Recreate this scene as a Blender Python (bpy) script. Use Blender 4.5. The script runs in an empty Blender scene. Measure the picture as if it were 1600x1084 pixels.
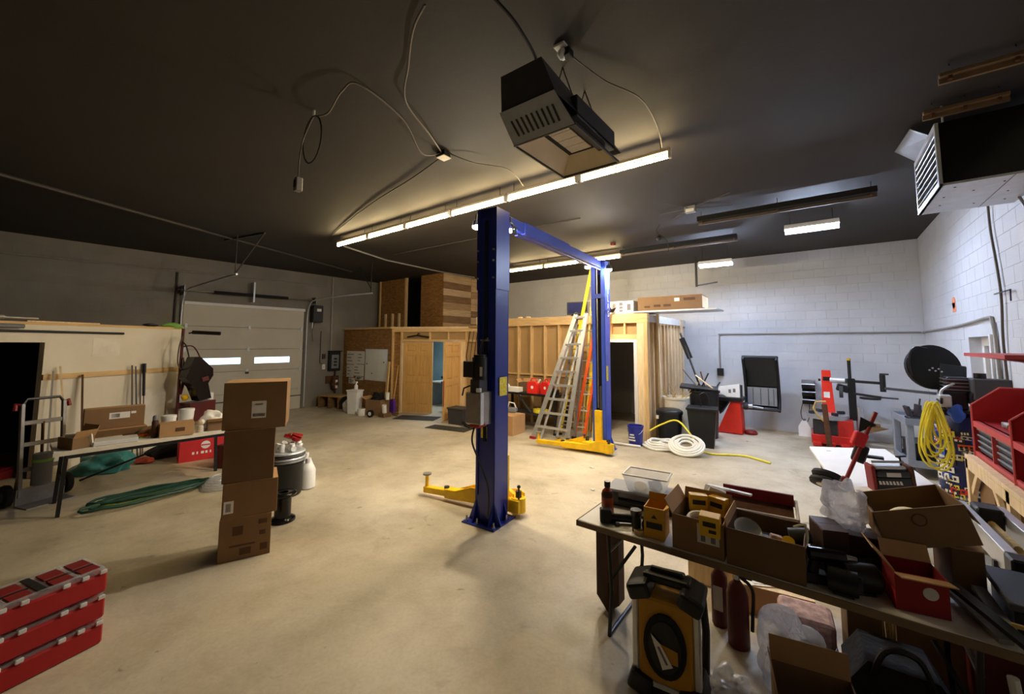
import bpy, bmesh, math, random
from mathutils import Vector, Matrix, Euler
random.seed(7)
PI = math.pi
scene = bpy.context.scene
COL = scene.collection

# ------------------------------------------------------------------ camera
cam_data = bpy.data.cameras.new('camera')
cam = bpy.data.objects.new('camera', cam_data)
COL.objects.link(cam)
_y, _p, _r = [math.radians(a) for a in (37.6, 4.7, 0.25)]
_fw = Vector((-math.sin(_y) * math.cos(_p), math.cos(_y) * math.cos(_p), math.sin(_p)))
_rt = Vector((math.cos(_y), math.sin(_y), 0))
_up = _rt.cross(_fw)
_rt, _up = _rt * math.cos(_r) + _up * math.sin(_r), _up * math.cos(_r) - _rt * math.sin(_r)
cam.matrix_world = Matrix(((_rt.x, _up.x, -_fw.x, 0), (_rt.y, _up.y, -_fw.y, 0), (_rt.z, _up.z, -_fw.z, 2.0), (0, 0, 0, 1)))
cam_data.sensor_fit = 'HORIZONTAL'
cam_data.sensor_width = 36.0
cam_data.lens = 36.0 * 631.0 / 1600.0
cam_data.shift_y = -58.0 / 1600.0
cam_data.clip_start = 0.05
scene.camera = cam

# ------------------------------------------------------------------ world and exposure
world = bpy.data.worlds.new('world')
scene.world = world
world.use_nodes = True
world.node_tree.nodes['Background'].inputs[0].default_value = (0.80, 0.88, 1.0, 1)
world.node_tree.nodes['Background'].inputs[1].default_value = 1.0
vs = scene.view_settings
vs.view_transform = 'Standard'
vs.look = 'None'
vs.exposure = 1.62
vs.gamma = 1.0
vs.use_curve_mapping = False

TUBE_W = 27.0     # warm fluorescent strips
LED_W = 100.0      # cool LED fixtures
FLOOD_W = 680.0   # small floods on the lift
DAY_W = 3.0

# ------------------------------------------------------------------ materials
def lin(c):
    return tuple((((v / 255.0) + 0.055) / 1.055) ** 2.4 if v > 10 else v / 255.0 / 12.92 for v in c)

MATS = {}
def M(name, col, rough=0.6, metal=0.0, var=0.12, scale=6.0, bump=0.0, bscale=50.0, world_pos=False, stretch=None,
      emit=None, alpha=None, trans=0.0, spec=0.4, col2=None, coat=0.0):
    m = bpy.data.materials.new(name)
    m.use_nodes = True
    nt = m.node_tree
    N, L = nt.nodes, nt.links
    p = N['Principled BSDF']
    base = lin(col)
    p.inputs['Roughness'].default_value = rough
    p.inputs['Metallic'].default_value = metal
    p.inputs['Specular IOR Level'].default_value = spec
    if coat:
        p.inputs['Coat Weight'].default_value = coat
    if emit:
        p.inputs['Emission Color'].default_value = lin(emit[0]) + (1,)
        p.inputs['Emission Strength'].default_value = emit[1]
    if trans:
        p.inputs['Transmission Weight'].default_value = trans
    if alpha is not None:
        p.inputs['Alpha'].default_value = alpha
    if world_pos:
        tc = N.new('ShaderNodeNewGeometry').outputs['Position']
    else:
        tc = N.new('ShaderNodeTexCoord').outputs['Object']
    if stretch:
        mp = N.new('ShaderNodeMapping')
        mp.inputs['Scale'].default_value = stretch
        L.new(tc, mp.inputs['Vector'])
        tc = mp.outputs['Vector']
    if var > 0 or col2:
        nz = N.new('ShaderNodeTexNoise')
        nz.inputs['Scale'].default_value = scale
        nz.inputs['Detail'].default_value = 5
        nz.inputs['Roughness'].default_value = 0.6
        L.new(tc, nz.inputs['Vector'])
        cr = N.new('ShaderNodeValToRGB')
        c2 = lin(col2) if col2 else tuple(min(1, v * (1 + var)) for v in base)
        c1 = base if col2 else tuple(v * (1 - var) for v in base)
        cr.color_ramp.elements[0].position = 0.35
        cr.color_ramp.elements[1].position = 0.65
        cr.color_ramp.elements[0].color = c1 + (1,)
        cr.color_ramp.elements[1].color = c2 + (1,)
        L.new(nz.outputs['Fac'], cr.inputs['Fac'])
        L.new(cr.outputs['Color'], p.inputs['Base Color'])
    else:
        p.inputs['Base Color'].default_value = base + (1,)
    if bump > 0:
        n2 = N.new('ShaderNodeTexNoise')
        n2.inputs['Scale'].default_value = bscale
        n2.inputs['Detail'].default_value = 3
        L.new(tc, n2.inputs['Vector'])
        b = N.new('ShaderNodeBump')
        b.inputs['Strength'].default_value = bump
        b.inputs['Distance'].default_value = 0.01
        L.new(n2.outputs['Fac'], b.inputs['Height'])
        L.new(b.outputs['Normal'], p.inputs['Normal'])
    MATS[name] = m
    return m

def floor_material():
    m = bpy.data.materials.new('worn_concrete')
    m.use_nodes = True
    nt = m.node_tree
    N, L = nt.nodes, nt.links
    p = N['Principled BSDF']
    pos = N.new('ShaderNodeNewGeometry').outputs['Position']
    def noise(sc, det=6, rough=0.6, dist=0.0):
        n = N.new('ShaderNodeTexNoise')
        n.inputs['Scale'].default_value = sc
        n.inputs['Detail'].default_value = det
        n.inputs['Roughness'].default_value = rough
        n.inputs['Distortion'].default_value = dist
        L.new(pos, n.inputs['Vector'])
        return n.outputs['Fac']
    def ramp(f, stops):
        r = N.new('ShaderNodeValToRGB')
        e = r.color_ramp.elements
        e[0].position, e[0].color = stops[0][0], stops[0][1] + (1,)
        e[1].position, e[1].color = stops[-1][0], stops[-1][1] + (1,)
        for s in stops[1:-1]:
            k = e.new(s[0]); k.color = s[1] + (1,)
        L.new(f, r.inputs['Fac'])
        return r.outputs['Color']
    def mix(a, b, f, mode='MULTIPLY'):
        x = N.new('ShaderNodeMix')
        x.data_type = 'RGBA'
        x.blend_type = mode
        x.inputs['Factor'].default_value = f
        L.new(a, x.inputs[6]); L.new(b, x.inputs[7])
        return x.outputs[2]
    c = ramp(noise(0.55, 8, 0.62, 0.4), [(0.30, lin((168, 156, 132))), (0.5, lin((196, 184, 160))), (0.7, lin((214, 203, 180)))])
    c = mix(c, ramp(noise(2.6, 9, 0.72, 0.25), [(0.34, (0.74, 0.70, 0.64)), (0.55, (1, 1, 1)), (0.72, (1.0, 1.0, 1.0))]), 0.6)
    c = mix(c, ramp(noise(1.1, 8, 0.7, 0.5), [(0.30, (0.55, 0.50, 0.44)), (0.42, (1, 1, 1)), (0.9, (1, 1, 1))]), 0.5)
    c = mix(c, ramp(noise(3.4, 2, 0.4, 1.2), [(0.20, (0.35, 0.31, 0.27)), (0.27, (1, 1, 1)), (0.9, (1, 1, 1))]), 0.7)
    c = mix(c, ramp(noise(7.0, 3, 0.5, 0.6), [(0.24, (0.4, 0.36, 0.32)), (0.29, (1, 1, 1)), (0.9, (1, 1, 1))]), 0.6)
    c = mix(c, ramp(noise(38, 3, 0.5), [(0.3, (0.86, 0.86, 0.86)), (0.6, (1, 1, 1)), (0.9, (1, 1, 1))]), 0.6)
    L.new(c, p.inputs['Base Color'])
    r = N.new('ShaderNodeMapRange')
    r.inputs['From Min'].default_value = 0.3
    r.inputs['From Max'].default_value = 0.7
    r.inputs['To Min'].default_value = 0.38
    r.inputs['To Max'].default_value = 0.66
    L.new(noise(2.1), r.inputs['Value'])
    L.new(r.outputs['Result'], p.inputs['Roughness'])
    p.inputs['Specular IOR Level'].default_value = 0.35
    b = N.new('ShaderNodeBump')
    b.inputs['Strength'].default_value = 0.12
    b.inputs['Distance'].default_value = 0.01
    L.new(noise(16, 6), b.inputs['Height'])
    L.new(b.outputs['Normal'], p.inputs['Normal'])
    MATS['floor'] = m

def osb_material(name, dark, mid, light):
    m = bpy.data.materials.new(name)
    m.use_nodes = True
    nt = m.node_tree
    N, L = nt.nodes, nt.links
    p = N['Principled BSDF']
    pos = N.new('ShaderNodeNewGeometry').outputs['Position']
    mp = N.new('ShaderNodeMapping')
    mp.inputs['Scale'].default_value = (9, 9, 26)
    L.new(pos, mp.inputs['Vector'])
    v = N.new('ShaderNodeTexVoronoi')
    v.inputs['Scale'].default_value = 1.0
    v.inputs['Randomness'].default_value = 1.0
    L.new(mp.outputs['Vector'], v.inputs['Vector'])
    bw = N.new('ShaderNodeRGBToBW')
    L.new(v.outputs['Color'], bw.inputs['Color'])
    r = N.new('ShaderNodeValToRGB')
    e = r.color_ramp.elements
    e[0].position, e[0].color = 0.1, lin(dark) + (1,)
    e[1].position, e[1].color = 0.9, lin(light) + (1,)
    k = e.new(0.5); k.color = lin(mid) + (1,)
    L.new(bw.outputs['Val'], r.inputs['Fac'])
    L.new(r.outputs['Color'], p.inputs['Base Color'])
    p.inputs['Roughness'].default_value = 0.7
    MATS[name] = m

def block_wall_material():
    m = bpy.data.materials.new('grey_painted_masonry')
    m.use_nodes = True
    nt = m.node_tree
    N, L = nt.nodes, nt.links
    p = N['Principled BSDF']
    pos = N.new('ShaderNodeNewGeometry').outputs['Position']
    sep = N.new('ShaderNodeSeparateXYZ'); L.new(pos, sep.inputs[0])
    cmb = N.new('ShaderNodeCombineXYZ')
    L.new(sep.outputs['Y'], cmb.inputs['X']); L.new(sep.outputs['Z'], cmb.inputs['Y'])
    br = N.new('ShaderNodeTexBrick')
    br.inputs['Scale'].default_value = 1.0
    br.inputs['Brick Width'].default_value = 0.38
    br.inputs['Row Height'].default_value = 0.1886
    br.inputs['Mortar Size'].default_value = 0.006
    br.inputs['Mortar Smooth'].default_value = 0.6
    L.new(cmb.outputs[0], br.inputs['Vector'])
    b = N.new('ShaderNodeBump')
    b.invert = True
    b.inputs['Strength'].default_value = 0.35
    b.inputs['Distance'].default_value = 0.006
    L.new(br.outputs['Fac'], b.inputs['Height'])
    L.new(b.outputs['Normal'], p.inputs['Normal'])
    nz = N.new('ShaderNodeTexNoise'); nz.inputs['Scale'].default_value = 1.4; nz.inputs['Detail'].default_value = 6
    L.new(pos, nz.inputs['Vector'])
    r = N.new('ShaderNodeValToRGB')
    e = r.color_ramp.elements
    e[0].position, e[0].color = 0.3, lin((118, 112, 103)) + (1,)
    e[1].position, e[1].color = 0.7, lin((136, 130, 120)) + (1,)
    L.new(nz.outputs['Fac'], r.inputs['Fac'])
    L.new(r.outputs['Color'], p.inputs['Base Color'])
    p.inputs['Roughness'].default_value = 0.65
    MATS['masonry'] = m

def thin_plastic(name, col, clear, rough, bump=0.0):
    m = bpy.data.materials.new(name)
    m.use_nodes = True
    nt = m.node_tree
    N, L = nt.nodes, nt.links
    N.remove(N['Principled BSDF'])
    out = N['Material Output']
    tr = N.new('ShaderNodeBsdfTransparent')
    tl = N.new('ShaderNodeBsdfTranslucent'); tl.inputs['Color'].default_value = lin(col) + (1,)
    df = N.new('ShaderNodeBsdfDiffuse'); df.inputs['Color'].default_value = lin(col) + (1,)
    gl = N.new('ShaderNodeBsdfGlossy'); gl.inputs['Roughness'].default_value = rough
    m1 = N.new('ShaderNodeMixShader'); m1.inputs[0].default_value = 0.5
    m2 = N.new('ShaderNodeMixShader'); m2.inputs[0].default_value = 0.12
    m3 = N.new('ShaderNodeMixShader'); m3.inputs[0].default_value = 1 - clear
    L.new(tl.outputs[0], m1.inputs[1]); L.new(df.outputs[0], m1.inputs[2])
    L.new(m1.outputs[0], m2.inputs[1]); L.new(gl.outputs[0], m2.inputs[2])
    L.new(tr.outputs[0], m3.inputs[1]); L.new(m2.outputs[0], m3.inputs[2])
    L.new(m3.outputs[0], out.inputs['Surface'])
    if bump:
        tc = N.new('ShaderNodeTexCoord')
        n2 = N.new('ShaderNodeTexNoise'); n2.inputs['Scale'].default_value = bump; n2.inputs['Distortion'].default_value = 1.5
        L.new(tc.outputs['Object'], n2.inputs['Vector'])
        b = N.new('ShaderNodeBump'); b.inputs['Strength'].default_value = 1.0; b.inputs['Distance'].default_value = 0.03
        L.new(n2.outputs['Fac'], b.inputs['Height'])
        for s in (tl, df, gl):
            L.new(b.outputs['Normal'], s.inputs['Normal'])
    MATS[name] = m

floor_material()
block_wall_material()
osb_material('osb', (132, 92, 46), (148, 106, 54), (164, 122, 66))
osb_material('osb_light', (170, 130, 76), (196, 158, 100), (220, 184, 130))
M('block_paint', (200, 203, 208), 0.6, var=0.05, scale=1.5, bump=0.25, bscale=45, world_pos=True)
M('ceiling_paint', (50, 46, 43), 0.75, var=0.10, scale=0.9, bump=0.1, bscale=30, world_pos=True)
M('drywall', (214, 204, 180), 0.8, var=0.05, scale=0.8, world_pos=True, col2=(228, 220, 200))
M('white_paint', (225, 224, 220), 0.5, var=0.03)
M('lumber', (214, 178, 124), 0.7, var=0.14, scale=5, stretch=(6, 6, 0.7), world_pos=True)
M('lumber_pale', (226, 200, 158), 0.7, var=0.12, scale=5, stretch=(6, 6, 0.7), world_pos=True)
M('lumber_flat', (214, 178, 124), 0.7, var=0.14, scale=5, stretch=(0.7, 0.7, 6), world_pos=True)
M('door_pine', (214, 170, 104), 0.55, var=0.10, scale=4, stretch=(6, 6, 0.6))
M('kraft', (170, 138, 92), 0.85, var=0.06, scale=3, world_pos=True)
M('cardboard', (134, 104, 72), 0.85, var=0.06, scale=4)
M('cardboard_light', (186, 146, 102), 0.85, var=0.05, scale=4)
M('cardboard_dark', (112, 84, 56), 0.85, var=0.06, scale=4)
M('cardboard_print', (92, 66, 44), 0.85, var=0.1, scale=9)
M('paper', (235, 232, 226), 0.7, var=0.03)
M('paper_grey', (206, 203, 198), 0.7, var=0.06, scale=12)
M('ink', (40, 38, 40), 0.6, var=0.1)
M('ink_grey', (110, 108, 110), 0.6, var=0.1)
M('lift_blue', (30, 46, 140), 0.33, var=0.06, scale=3, spec=0.5)
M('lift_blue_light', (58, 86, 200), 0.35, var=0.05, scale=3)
M('lift_yellow', (240, 194, 20), 0.45, var=0.10, scale=7)
M('sticker_yellow', (225, 210, 70), 0.5, var=0.25, scale=40)
M('black_plastic', (24, 24, 26), 0.42, var=0.1)
M('black_matte', (20, 20, 21), 0.8, var=0.1)
M('black_gloss', (16, 16, 18), 0.2, var=0.05)
M('dark_grey', (62, 62, 65), 0.55, var=0.1)
M('mid_grey', (122, 124, 128), 0.5, var=0.08)
M('grey_plastic', (134, 140, 150), 0.5, var=0.06)
M('steel', (176, 178, 182), 0.32, metal=0.85, var=0.08, scale=12)
M('aluminium', (206, 208, 212), 0.34, metal=0.75, var=0.05, scale=10)
M('aluminium_dull', (150, 146, 142), 0.5, metal=0.6, var=0.1, scale=10)
M('dark_steel', (70, 70, 74), 0.45, metal=0.7, var=0.1)
M('rust_steel', (96, 62, 42), 0.75, metal=0.3, var=0.25, scale=14)
M('galvanised', (196, 200, 206), 0.45, metal=0.4, var=0.08, scale=8)
M('red_paint', (196, 38, 30), 0.42, var=0.07, scale=5)
M('red_bright', (232, 52, 34), 0.45, var=0.05, scale=5)
M('hutch_red', (158, 34, 38), 0.45, var=0.07, scale=5)
M('hutch_trim', (196, 78, 80), 0.45, var=0.05)
M('red_dark', (132, 26, 28), 0.45, var=0.1, scale=6)
M('red_plastic', (160, 22, 26), 0.35, var=0.05, scale=5)
M('red_card', (205, 44, 48), 0.7, var=0.06, scale=5)
M('red_card_dark', (140, 26, 26), 0.7, var=0.06, scale=5)
M('red_can', (225, 40, 36), 0.4, var=0.05)
M('maroon', (86, 26, 24), 0.5, var=0.1)
M('orange', (230, 96, 30), 0.5, var=0.08)
M('ladder_orange', (236, 92, 34), 0.5, var=0.06)
M('ladder_yellow', (226, 196, 44), 0.5, var=0.08)
M('ladder_yellow_pale', (226, 206, 120), 0.5, var=0.06)
M('yellow_card', (214, 158, 30), 0.6, var=0.06)
M('yellow_plastic', (226, 178, 24), 0.4, var=0.06)
M('yellow_hose', (236, 220, 60), 0.45, var=0.06)
M('yellow_dewalt', (184, 132, 22), 0.45, var=0.1)
M('purple', (92, 42, 160), 0.7, var=0.2, scale=60, bump=0.4, bscale=80)
M('blue_bucket', (44, 52, 150), 0.4, var=0.06)
M('blue_bag', (52, 92, 200), 0.4, var=0.1)
M('sticker_blue', (24, 34, 92), 0.45, var=0.1)
M('teal_plastic', (70, 140, 140), 0.35, var=0.2, scale=14, bump=0.5, bscale=18)
M('green_hose', (34, 74, 60), 0.5, var=0.15)
M('green_cord', (120, 142, 48), 0.5, var=0.1)
M('lime', (140, 190, 90), 0.6, var=0.1)
M('white_plastic', (232, 232, 230), 0.4, var=0.04)
M('white_hose', (232, 232, 226), 0.5, var=0.06)
M('off_white', (224, 216, 198), 0.6, var=0.06)
M('table_top', (226, 222, 212), 0.5, var=0.05, scale=4)
M('table_white', (246, 246, 246), 0.45, var=0.02)
M('table_edge', (120, 98, 74), 0.6, var=0.1)
thin_plastic('clear_plastic', (240, 244, 250), 0.72, 0.2)
thin_plastic('bag_plastic', (236, 238, 244), 0.5, 0.22, 14)
thin_plastic('bubble_wrap', (222, 222, 234), 0.45, 0.2, 34)
M('glass_jar', (170, 200, 196), 0.1, var=0.05, alpha=0.45, spec=0.8)
M('amber', (176, 78, 42), 0.25, var=0.06, spec=0.6)
M('brown_leather', (72, 46, 34), 0.6, var=0.15, scale=7)
M('pink_insulation', (190, 160, 156), 0.9, var=0.3, scale=18, bump=0.8, bscale=20)
M('straw', (190, 160, 100), 0.8, var=0.2, scale=20)
M('whiteboard', (236, 238, 234), 0.18, var=0.02, spec=0.6)
M('door_panel', (196, 190, 174), 0.5, var=0.04, scale=2, stretch=(1, 1, 1))
M('sky_pane', (180, 222, 250), 0.3, var=0.25, scale=3, emit=((188, 224, 250), 0.9))
M('room_blue', (150, 190, 205), 0.7, var=0.04)
M('heater_white', (216, 200, 168), 0.4, var=0.05, metal=0.2)
M('heater_tile', (204, 194, 178), 0.7, var=0.1, scale=60)
M('conduit', (150, 146, 140), 0.5, metal=0.3, var=0.08)
M('conduit_dark', (70, 66, 62), 0.6, metal=0.2, var=0.1)
M('cord_black', (20, 19, 19), 0.55, var=0.05)
M('cord_grey', (92, 82, 74), 0.6, var=0.1)
M('dark_fabric', (26, 24, 26), 0.9, var=0.3, scale=20, bump=0.6, bscale=30)
M('rag_orange', (170, 70, 50), 0.9, var=0.25, scale=20, bump=0.6, bscale=30)
M('rubber', (22, 22, 23), 0.7, var=0.1)
M('mat_grey', (58, 56, 52), 0.9, var=0.15, scale=30)
M('gap_shade_black', (6, 6, 6), 0.9, var=0.0)
M('plank_a', (190, 160, 118), 0.7, var=0.16, scale=3, stretch=(1, 1, 8), world_pos=True)
M('plank_b', (128, 98, 64), 0.7, var=0.2, scale=3, stretch=(1, 1, 8), world_pos=True)
M('plank_c', (164, 132, 92), 0.7, var=0.2, scale=3, stretch=(1, 1, 8), world_pos=True)
M('peach_sign', (240, 150, 110), 0.6, var=0.1)
M('tube_glow', (255, 244, 214), 0.5, var=0.0, emit=((255, 228, 170), TUBE_W))
M('led_glow', (250, 252, 255), 0.5, var=0.0, emit=((208, 224, 255), LED_W))
M('flood_glow', (250, 252, 255), 0.5, var=0.0, emit=((255, 240, 212), FLOOD_W))
M('room_lamp', (240, 250, 255), 0.5, var=0.0, emit=((215, 238, 255), 14.0))

# ------------------------------------------------------------------ mesh helpers
class B:
    def __init__(self):
        self.bm = bmesh.new()
    def _add(self, verts, faces):
        vs_ = [self.bm.verts.new(v) for v in verts]
        for f in faces:
            try:
                self.bm.faces.new([vs_[i] for i in f])
            except ValueError:
                pass
        return vs_
    def box(self, c, s, rot=None, bev=0.0):
        hx, hy, hz = s[0] / 2, s[1] / 2, s[2] / 2
        pts = [Vector((x, y, z)) for x in (-hx, hx) for y in (-hy, hy) for z in (-hz, hz)]
        fs = [(0, 1, 3, 2), (4, 6, 7, 5), (0, 4, 5, 1), (2, 3, 7, 6), (0, 2, 6, 4), (1, 5, 7, 3)]
        if bev > 0:
            t = bmesh.new()
            v = [t.verts.new(q) for q in pts]
            for f in fs:
                t.faces.new([v[i] for i in f])
            bmesh.ops.bevel(t, geom=list(t.edges), offset=bev, segments=2 if bev > 0.012 else 1, affect='EDGES', profile=0.5)
            t.verts.ensure_lookup_table()
            pts = [q.co.copy() for q in t.verts]
            t.verts.index_update()
            fs = [tuple(q.index for q in f.verts) for f in t.faces]
            t.free()
        if rot is not None:
            R = Euler(rot).to_matrix() if not isinstance(rot, Matrix) else rot
            pts = [R @ q for q in pts]
        c = Vector(c)
        self._add([q + c for q in pts], fs)
        return self
    def bx(self, x0, x1, y0, y1, z0, z1, bev=0.0):
        return self.box(((x0 + x1) / 2, (y0 + y1) / 2, (z0 + z1) / 2), (abs(x1 - x0), abs(y1 - y0), abs(z1 - z0)), None, bev)
    def bar(self, p0, p1, w, h, upv=(0, 0, 1), bev=0.0):
        p0, p1 = Vector(p0), Vector(p1)
        d = p1 - p0
        L_ = d.length
        z = d.normalized()
        u = Vector(upv)
        if abs(z.dot(u)) > 0.98:
            u = Vector((0, 1, 0))
        x = u.cross(z).normalized()
        y = z.cross(x)
        R = Matrix((x, y, z)).transposed()
        return self.box((p0 + p1) / 2, (w, h, L_), R, bev)
    def cyl(self, p0, p1, r0, r1=None, n=16, caps=True):
        r1 = r0 if r1 is None else r1
        p0, p1 = Vector(p0), Vector(p1)
        z = (p1 - p0).normalized()
        u = Vector((1, 0, 0)) if abs(z.x) < 0.9 else Vector((0, 1, 0))
        x = z.cross(u).normalized(); y = z.cross(x)
        vs_, fs = [], []
        for k in range(n):
            a = 2 * PI * k / n
            d = x * math.cos(a) + y * math.sin(a)
            vs_.append(p0 + d * r0); vs_.append(p1 + d * r1)
        for k in range(n):
            a, b = 2 * k, 2 * ((k + 1) % n)
            fs.append((a, a + 1, b + 1, b))
        if caps:
            fs.append(tuple(range(0, 2 * n, 2)))
            fs.append(tuple(range(2 * n - 1, 0, -2)))
        self._add(vs_, fs)
        return self
    def tube(self, pts, r, n=8, closed=False, caps=True):
        pts = [Vector(p) for p in pts]
        m = len(pts)
        ring = []
        prev = None
        for i, p in enumerate(pts):
            if closed:
                t = pts[(i + 1) % m] - pts[i - 1]
            else:
                t = pts[min(i + 1, m - 1)] - pts[max(i - 1, 0)]
            t.normalize()
            if prev is None:
                u = Vector((0, 0, 1)) if abs(t.z) < 0.9 else Vector((1, 0, 0))
                x = t.cross(u).normalized()
            else:
                x = (prev - t * prev.dot(t)).normalized()
            prev = x
            y = t.cross(x)
            ring.append([p + (x * math.cos(2 * PI * k / n) + y * math.sin(2 * PI * k / n)) * r for k in range(n)])
        vs_ = [v for rg in ring for v in rg]
        fs = []
        for i in range(m if closed else m - 1):
            j = (i + 1) % m
            for k in range(n):
                l = (k + 1) % n
                fs.append((i * n + k, i * n + l, j * n + l, j * n + k))
        if not closed and caps:
            fs.append(tuple(range(n - 1, -1, -1)))
            fs.append(tuple((m - 1) * n + k for k in range(n)))
        self._add(vs_, fs)
        return self
    def prism(self, poly, d0, d1, plane='xz'):
        n = len(poly)
        def P(a, b, d):
            return {'xz': (a, d, b), 'xy': (a, b, d), 'yz': (d, a, b)}[plane]
        vs_ = [P(a, b, d0) for a, b in poly] + [P(a, b, d1) for a, b in poly]
        fs = [tuple(range(n)), tuple(range(2 * n - 1, n - 1, -1))]
        for i in range(n):
            j = (i + 1) % n
            fs.append((i, i + n, j + n, j))
        self._add(vs_, fs)
        return self
    def lathe(self, prof, c=(0, 0, 0), n=20, axis='z', capb=True, capt=True):
        c = Vector(c)
        vs_, fs = [], []
        m = len(prof)
        for r, z in prof:
            for k in range(n):
                a = 2 * PI * k / n
                q = (r * math.cos(a), r * math.sin(a), z)
                if axis == 'y':
                    q = (q[0], q[2], q[1])
                elif axis == 'x':
                    q = (q[2], q[0], q[1])
                vs_.append(Vector(q) + c)
        for i in range(m - 1):
            for k in range(n):
                l = (k + 1) % n
                fs.append((i * n + k, i * n + l, (i + 1) * n + l, (i + 1) * n + k))
        if capb:
            fs.append(tuple(range(n - 1, -1, -1)))
        if capt:
            fs.append(tuple((m - 1) * n + k for k in range(n)))
        self._add(vs_, fs)
        return self
    def poly(self, pts, th=None):
        pts = [Vector(p) for p in pts]
        if th is None:
            self._add(pts, [tuple(range(len(pts)))])
        else:
            nrm = (pts[1] - pts[0]).cross(pts[2] - pts[0]).normalized() * th
            n = len(pts)
            vs_ = pts + [p + nrm for p in pts]
            fs = [tuple(range(n - 1, -1, -1)), tuple(range(n, 2 * n))]
            for i in range(n):
                j = (i + 1) % n
                fs.append((i, j, j + n, i + n))
            self._add(vs_, fs)
        return self
    def blob(self, c, s, seed=0, amp=0.25, sub=3, flat=None, freq=1.0):
        t = bmesh.new()
        bmesh.ops.create_icosphere(t, subdivisions=sub, radius=1.0)
        rnd = random.Random(seed)
        ks = [(Vector((rnd.uniform(-1, 1), rnd.uniform(-1, 1), rnd.uniform(-1, 1))).normalized() * rnd.uniform(2, 7) * freq, rnd.uniform(0, 6)) for _ in range(9)]
        t.verts.index_update()
        pts = []
        for v in t.verts:
            d = sum(math.sin(v.co.dot(k) + p) for k, p in ks) / 9
            q = v.co * (1 + amp * d * 1.8)
            q = Vector((q.x * s[0], q.y * s[1], q.z * s[2]))
            if flat is not None and q.z < flat:
                q.z = flat
            pts.append(q + Vector(c))
        fs = [tuple(q.index for q in f.verts) for f in t.faces]
        t.free()
        self._add(pts, fs)
        return self

def spline(ctrl, seg=8):
    c = [Vector(p) for p in ctrl]
    out = []
    for i in range(len(c) - 1):
        p0, p1, p2, p3 = c[max(i - 1, 0)], c[i], c[i + 1], c[min(i + 2, len(c) - 1)]
        for k in range(seg):
            t = k / seg
            out.append(0.5 * ((2 * p1) + (p2 - p0) * t + (2 * p0 - 5 * p1 + 4 * p2 - p3) * t * t + (3 * p1 - p0 - 3 * p2 + p3) * t ** 3))
    out.append(c[-1])
    return out

def obj(name, b, mat, parent=None, smooth=False, loc=None, rot=None):
    me = bpy.data.meshes.new(name)
    bmesh.ops.recalc_face_normals(b.bm, faces=list(b.bm.faces))
    b.bm.to_mesh(me)
    b.bm.free()
    me.materials.append(MATS[mat])
    if smooth:
        me.polygons.foreach_set('use_smooth', [True] * len(me.polygons))
        me.set_sharp_from_angle(angle=math.radians(38))
    o = bpy.data.objects.new(name, me)
    COL.objects.link(o)
    if parent is not None:
        o.parent = parent
    if loc is not None:
        o.location = loc
    if rot is not None:
        o.rotation_euler = rot
    return o

def tag(o, label, cat, group=None):
    o['label'] = label
    o['category'] = cat
    if group:
        o['group'] = group
    return o

def thing(name, label, cat, loc=(0, 0, 0), rotz=0.0, group=None):
    o = bpy.data.objects.new(name, None)
    o.empty_display_size = 0.1
    COL.objects.link(o)
    o.location = loc
    o.rotation_euler = (0, 0, rotz) if not isinstance(rotz, tuple) else rotz
    return tag(o, label, cat, group)

def solo(name, b, mat, label, cat, loc=(0, 0, 0), rot=(0, 0, 0), group=None, smooth=False):
    if not isinstance(rot, tuple):
        rot = (0, 0, rot)
    return tag(obj(name, b, mat, None, smooth, loc, rot), label, cat, group)

def struct(name, b, mat, parent=None, smooth=False):
    o = obj(name, b, mat, parent, smooth)
    if parent is None:
        o['kind'] = 'structure'
    return o

def copy_tree(o, parent=None):
    c = o.copy()
    COL.objects.link(c)
    c.parent = parent
    for ch in o.children:
        copy_tree(ch, c)
    return c

def text_mesh(name, txt, size, mat, parent, loc, rot, ext=0.001, align='CENTER', spacing=1.0, line=1.0):
    cu = bpy.data.curves.new(name, 'FONT')
    cu.body = txt
    cu.size = size
    cu.extrude = ext
    cu.align_x = align
    cu.align_y = 'CENTER'
    cu.space_character = spacing
    cu.space_line = line
    cu.resolution_u = 2
    t = bpy.data.objects.new('text_tmp', cu)
    COL.objects.link(t)
    bpy.context.view_layer.update()
    me = bpy.data.meshes.new_from_object(t.evaluated_get(bpy.context.evaluated_depsgraph_get()))
    bpy.data.objects.remove(t)
    bpy.data.curves.remove(cu)
    me.materials.clear()
    me.materials.append(MATS[mat])
    o = bpy.data.objects.new(name, me)
    COL.objects.link(o)
    o.parent = parent
    o.location = loc
    o.rotation_euler = rot
    return o
# ================================================================== the setting
ZC = 4.15
XL, XR, YB, YF = -12.7, 1.6, 11.4, -8.0
struct('floor', B().bx(XL - 0.3, XR + 0.3, YF - 0.3, YB + 0.3, -0.2, 0), 'floor')
struct('ceiling', B().bx(XL - 0.3, XR + 0.3, YF - 0.3, YB + 0.3, ZC, ZC + 0.2), 'ceiling_paint')
struct('wall_front', B().bx(XL - 0.3, XR + 0.3, YF - 0.3, YF, 0, ZC), 'masonry')
# left wall, with the opening of the overhead door
wl = B()
wl.bx(XL - 0.25, XL, YF, 2.97, 0, ZC)
wl.bx(XL - 0.25, XL, 5.98, YB + 0.3, 0, ZC)
wl.bx(XL - 0.25, XL, 2.97, 5.98, 3.02, ZC)
struct('wall_left', wl, 'masonry')
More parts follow.
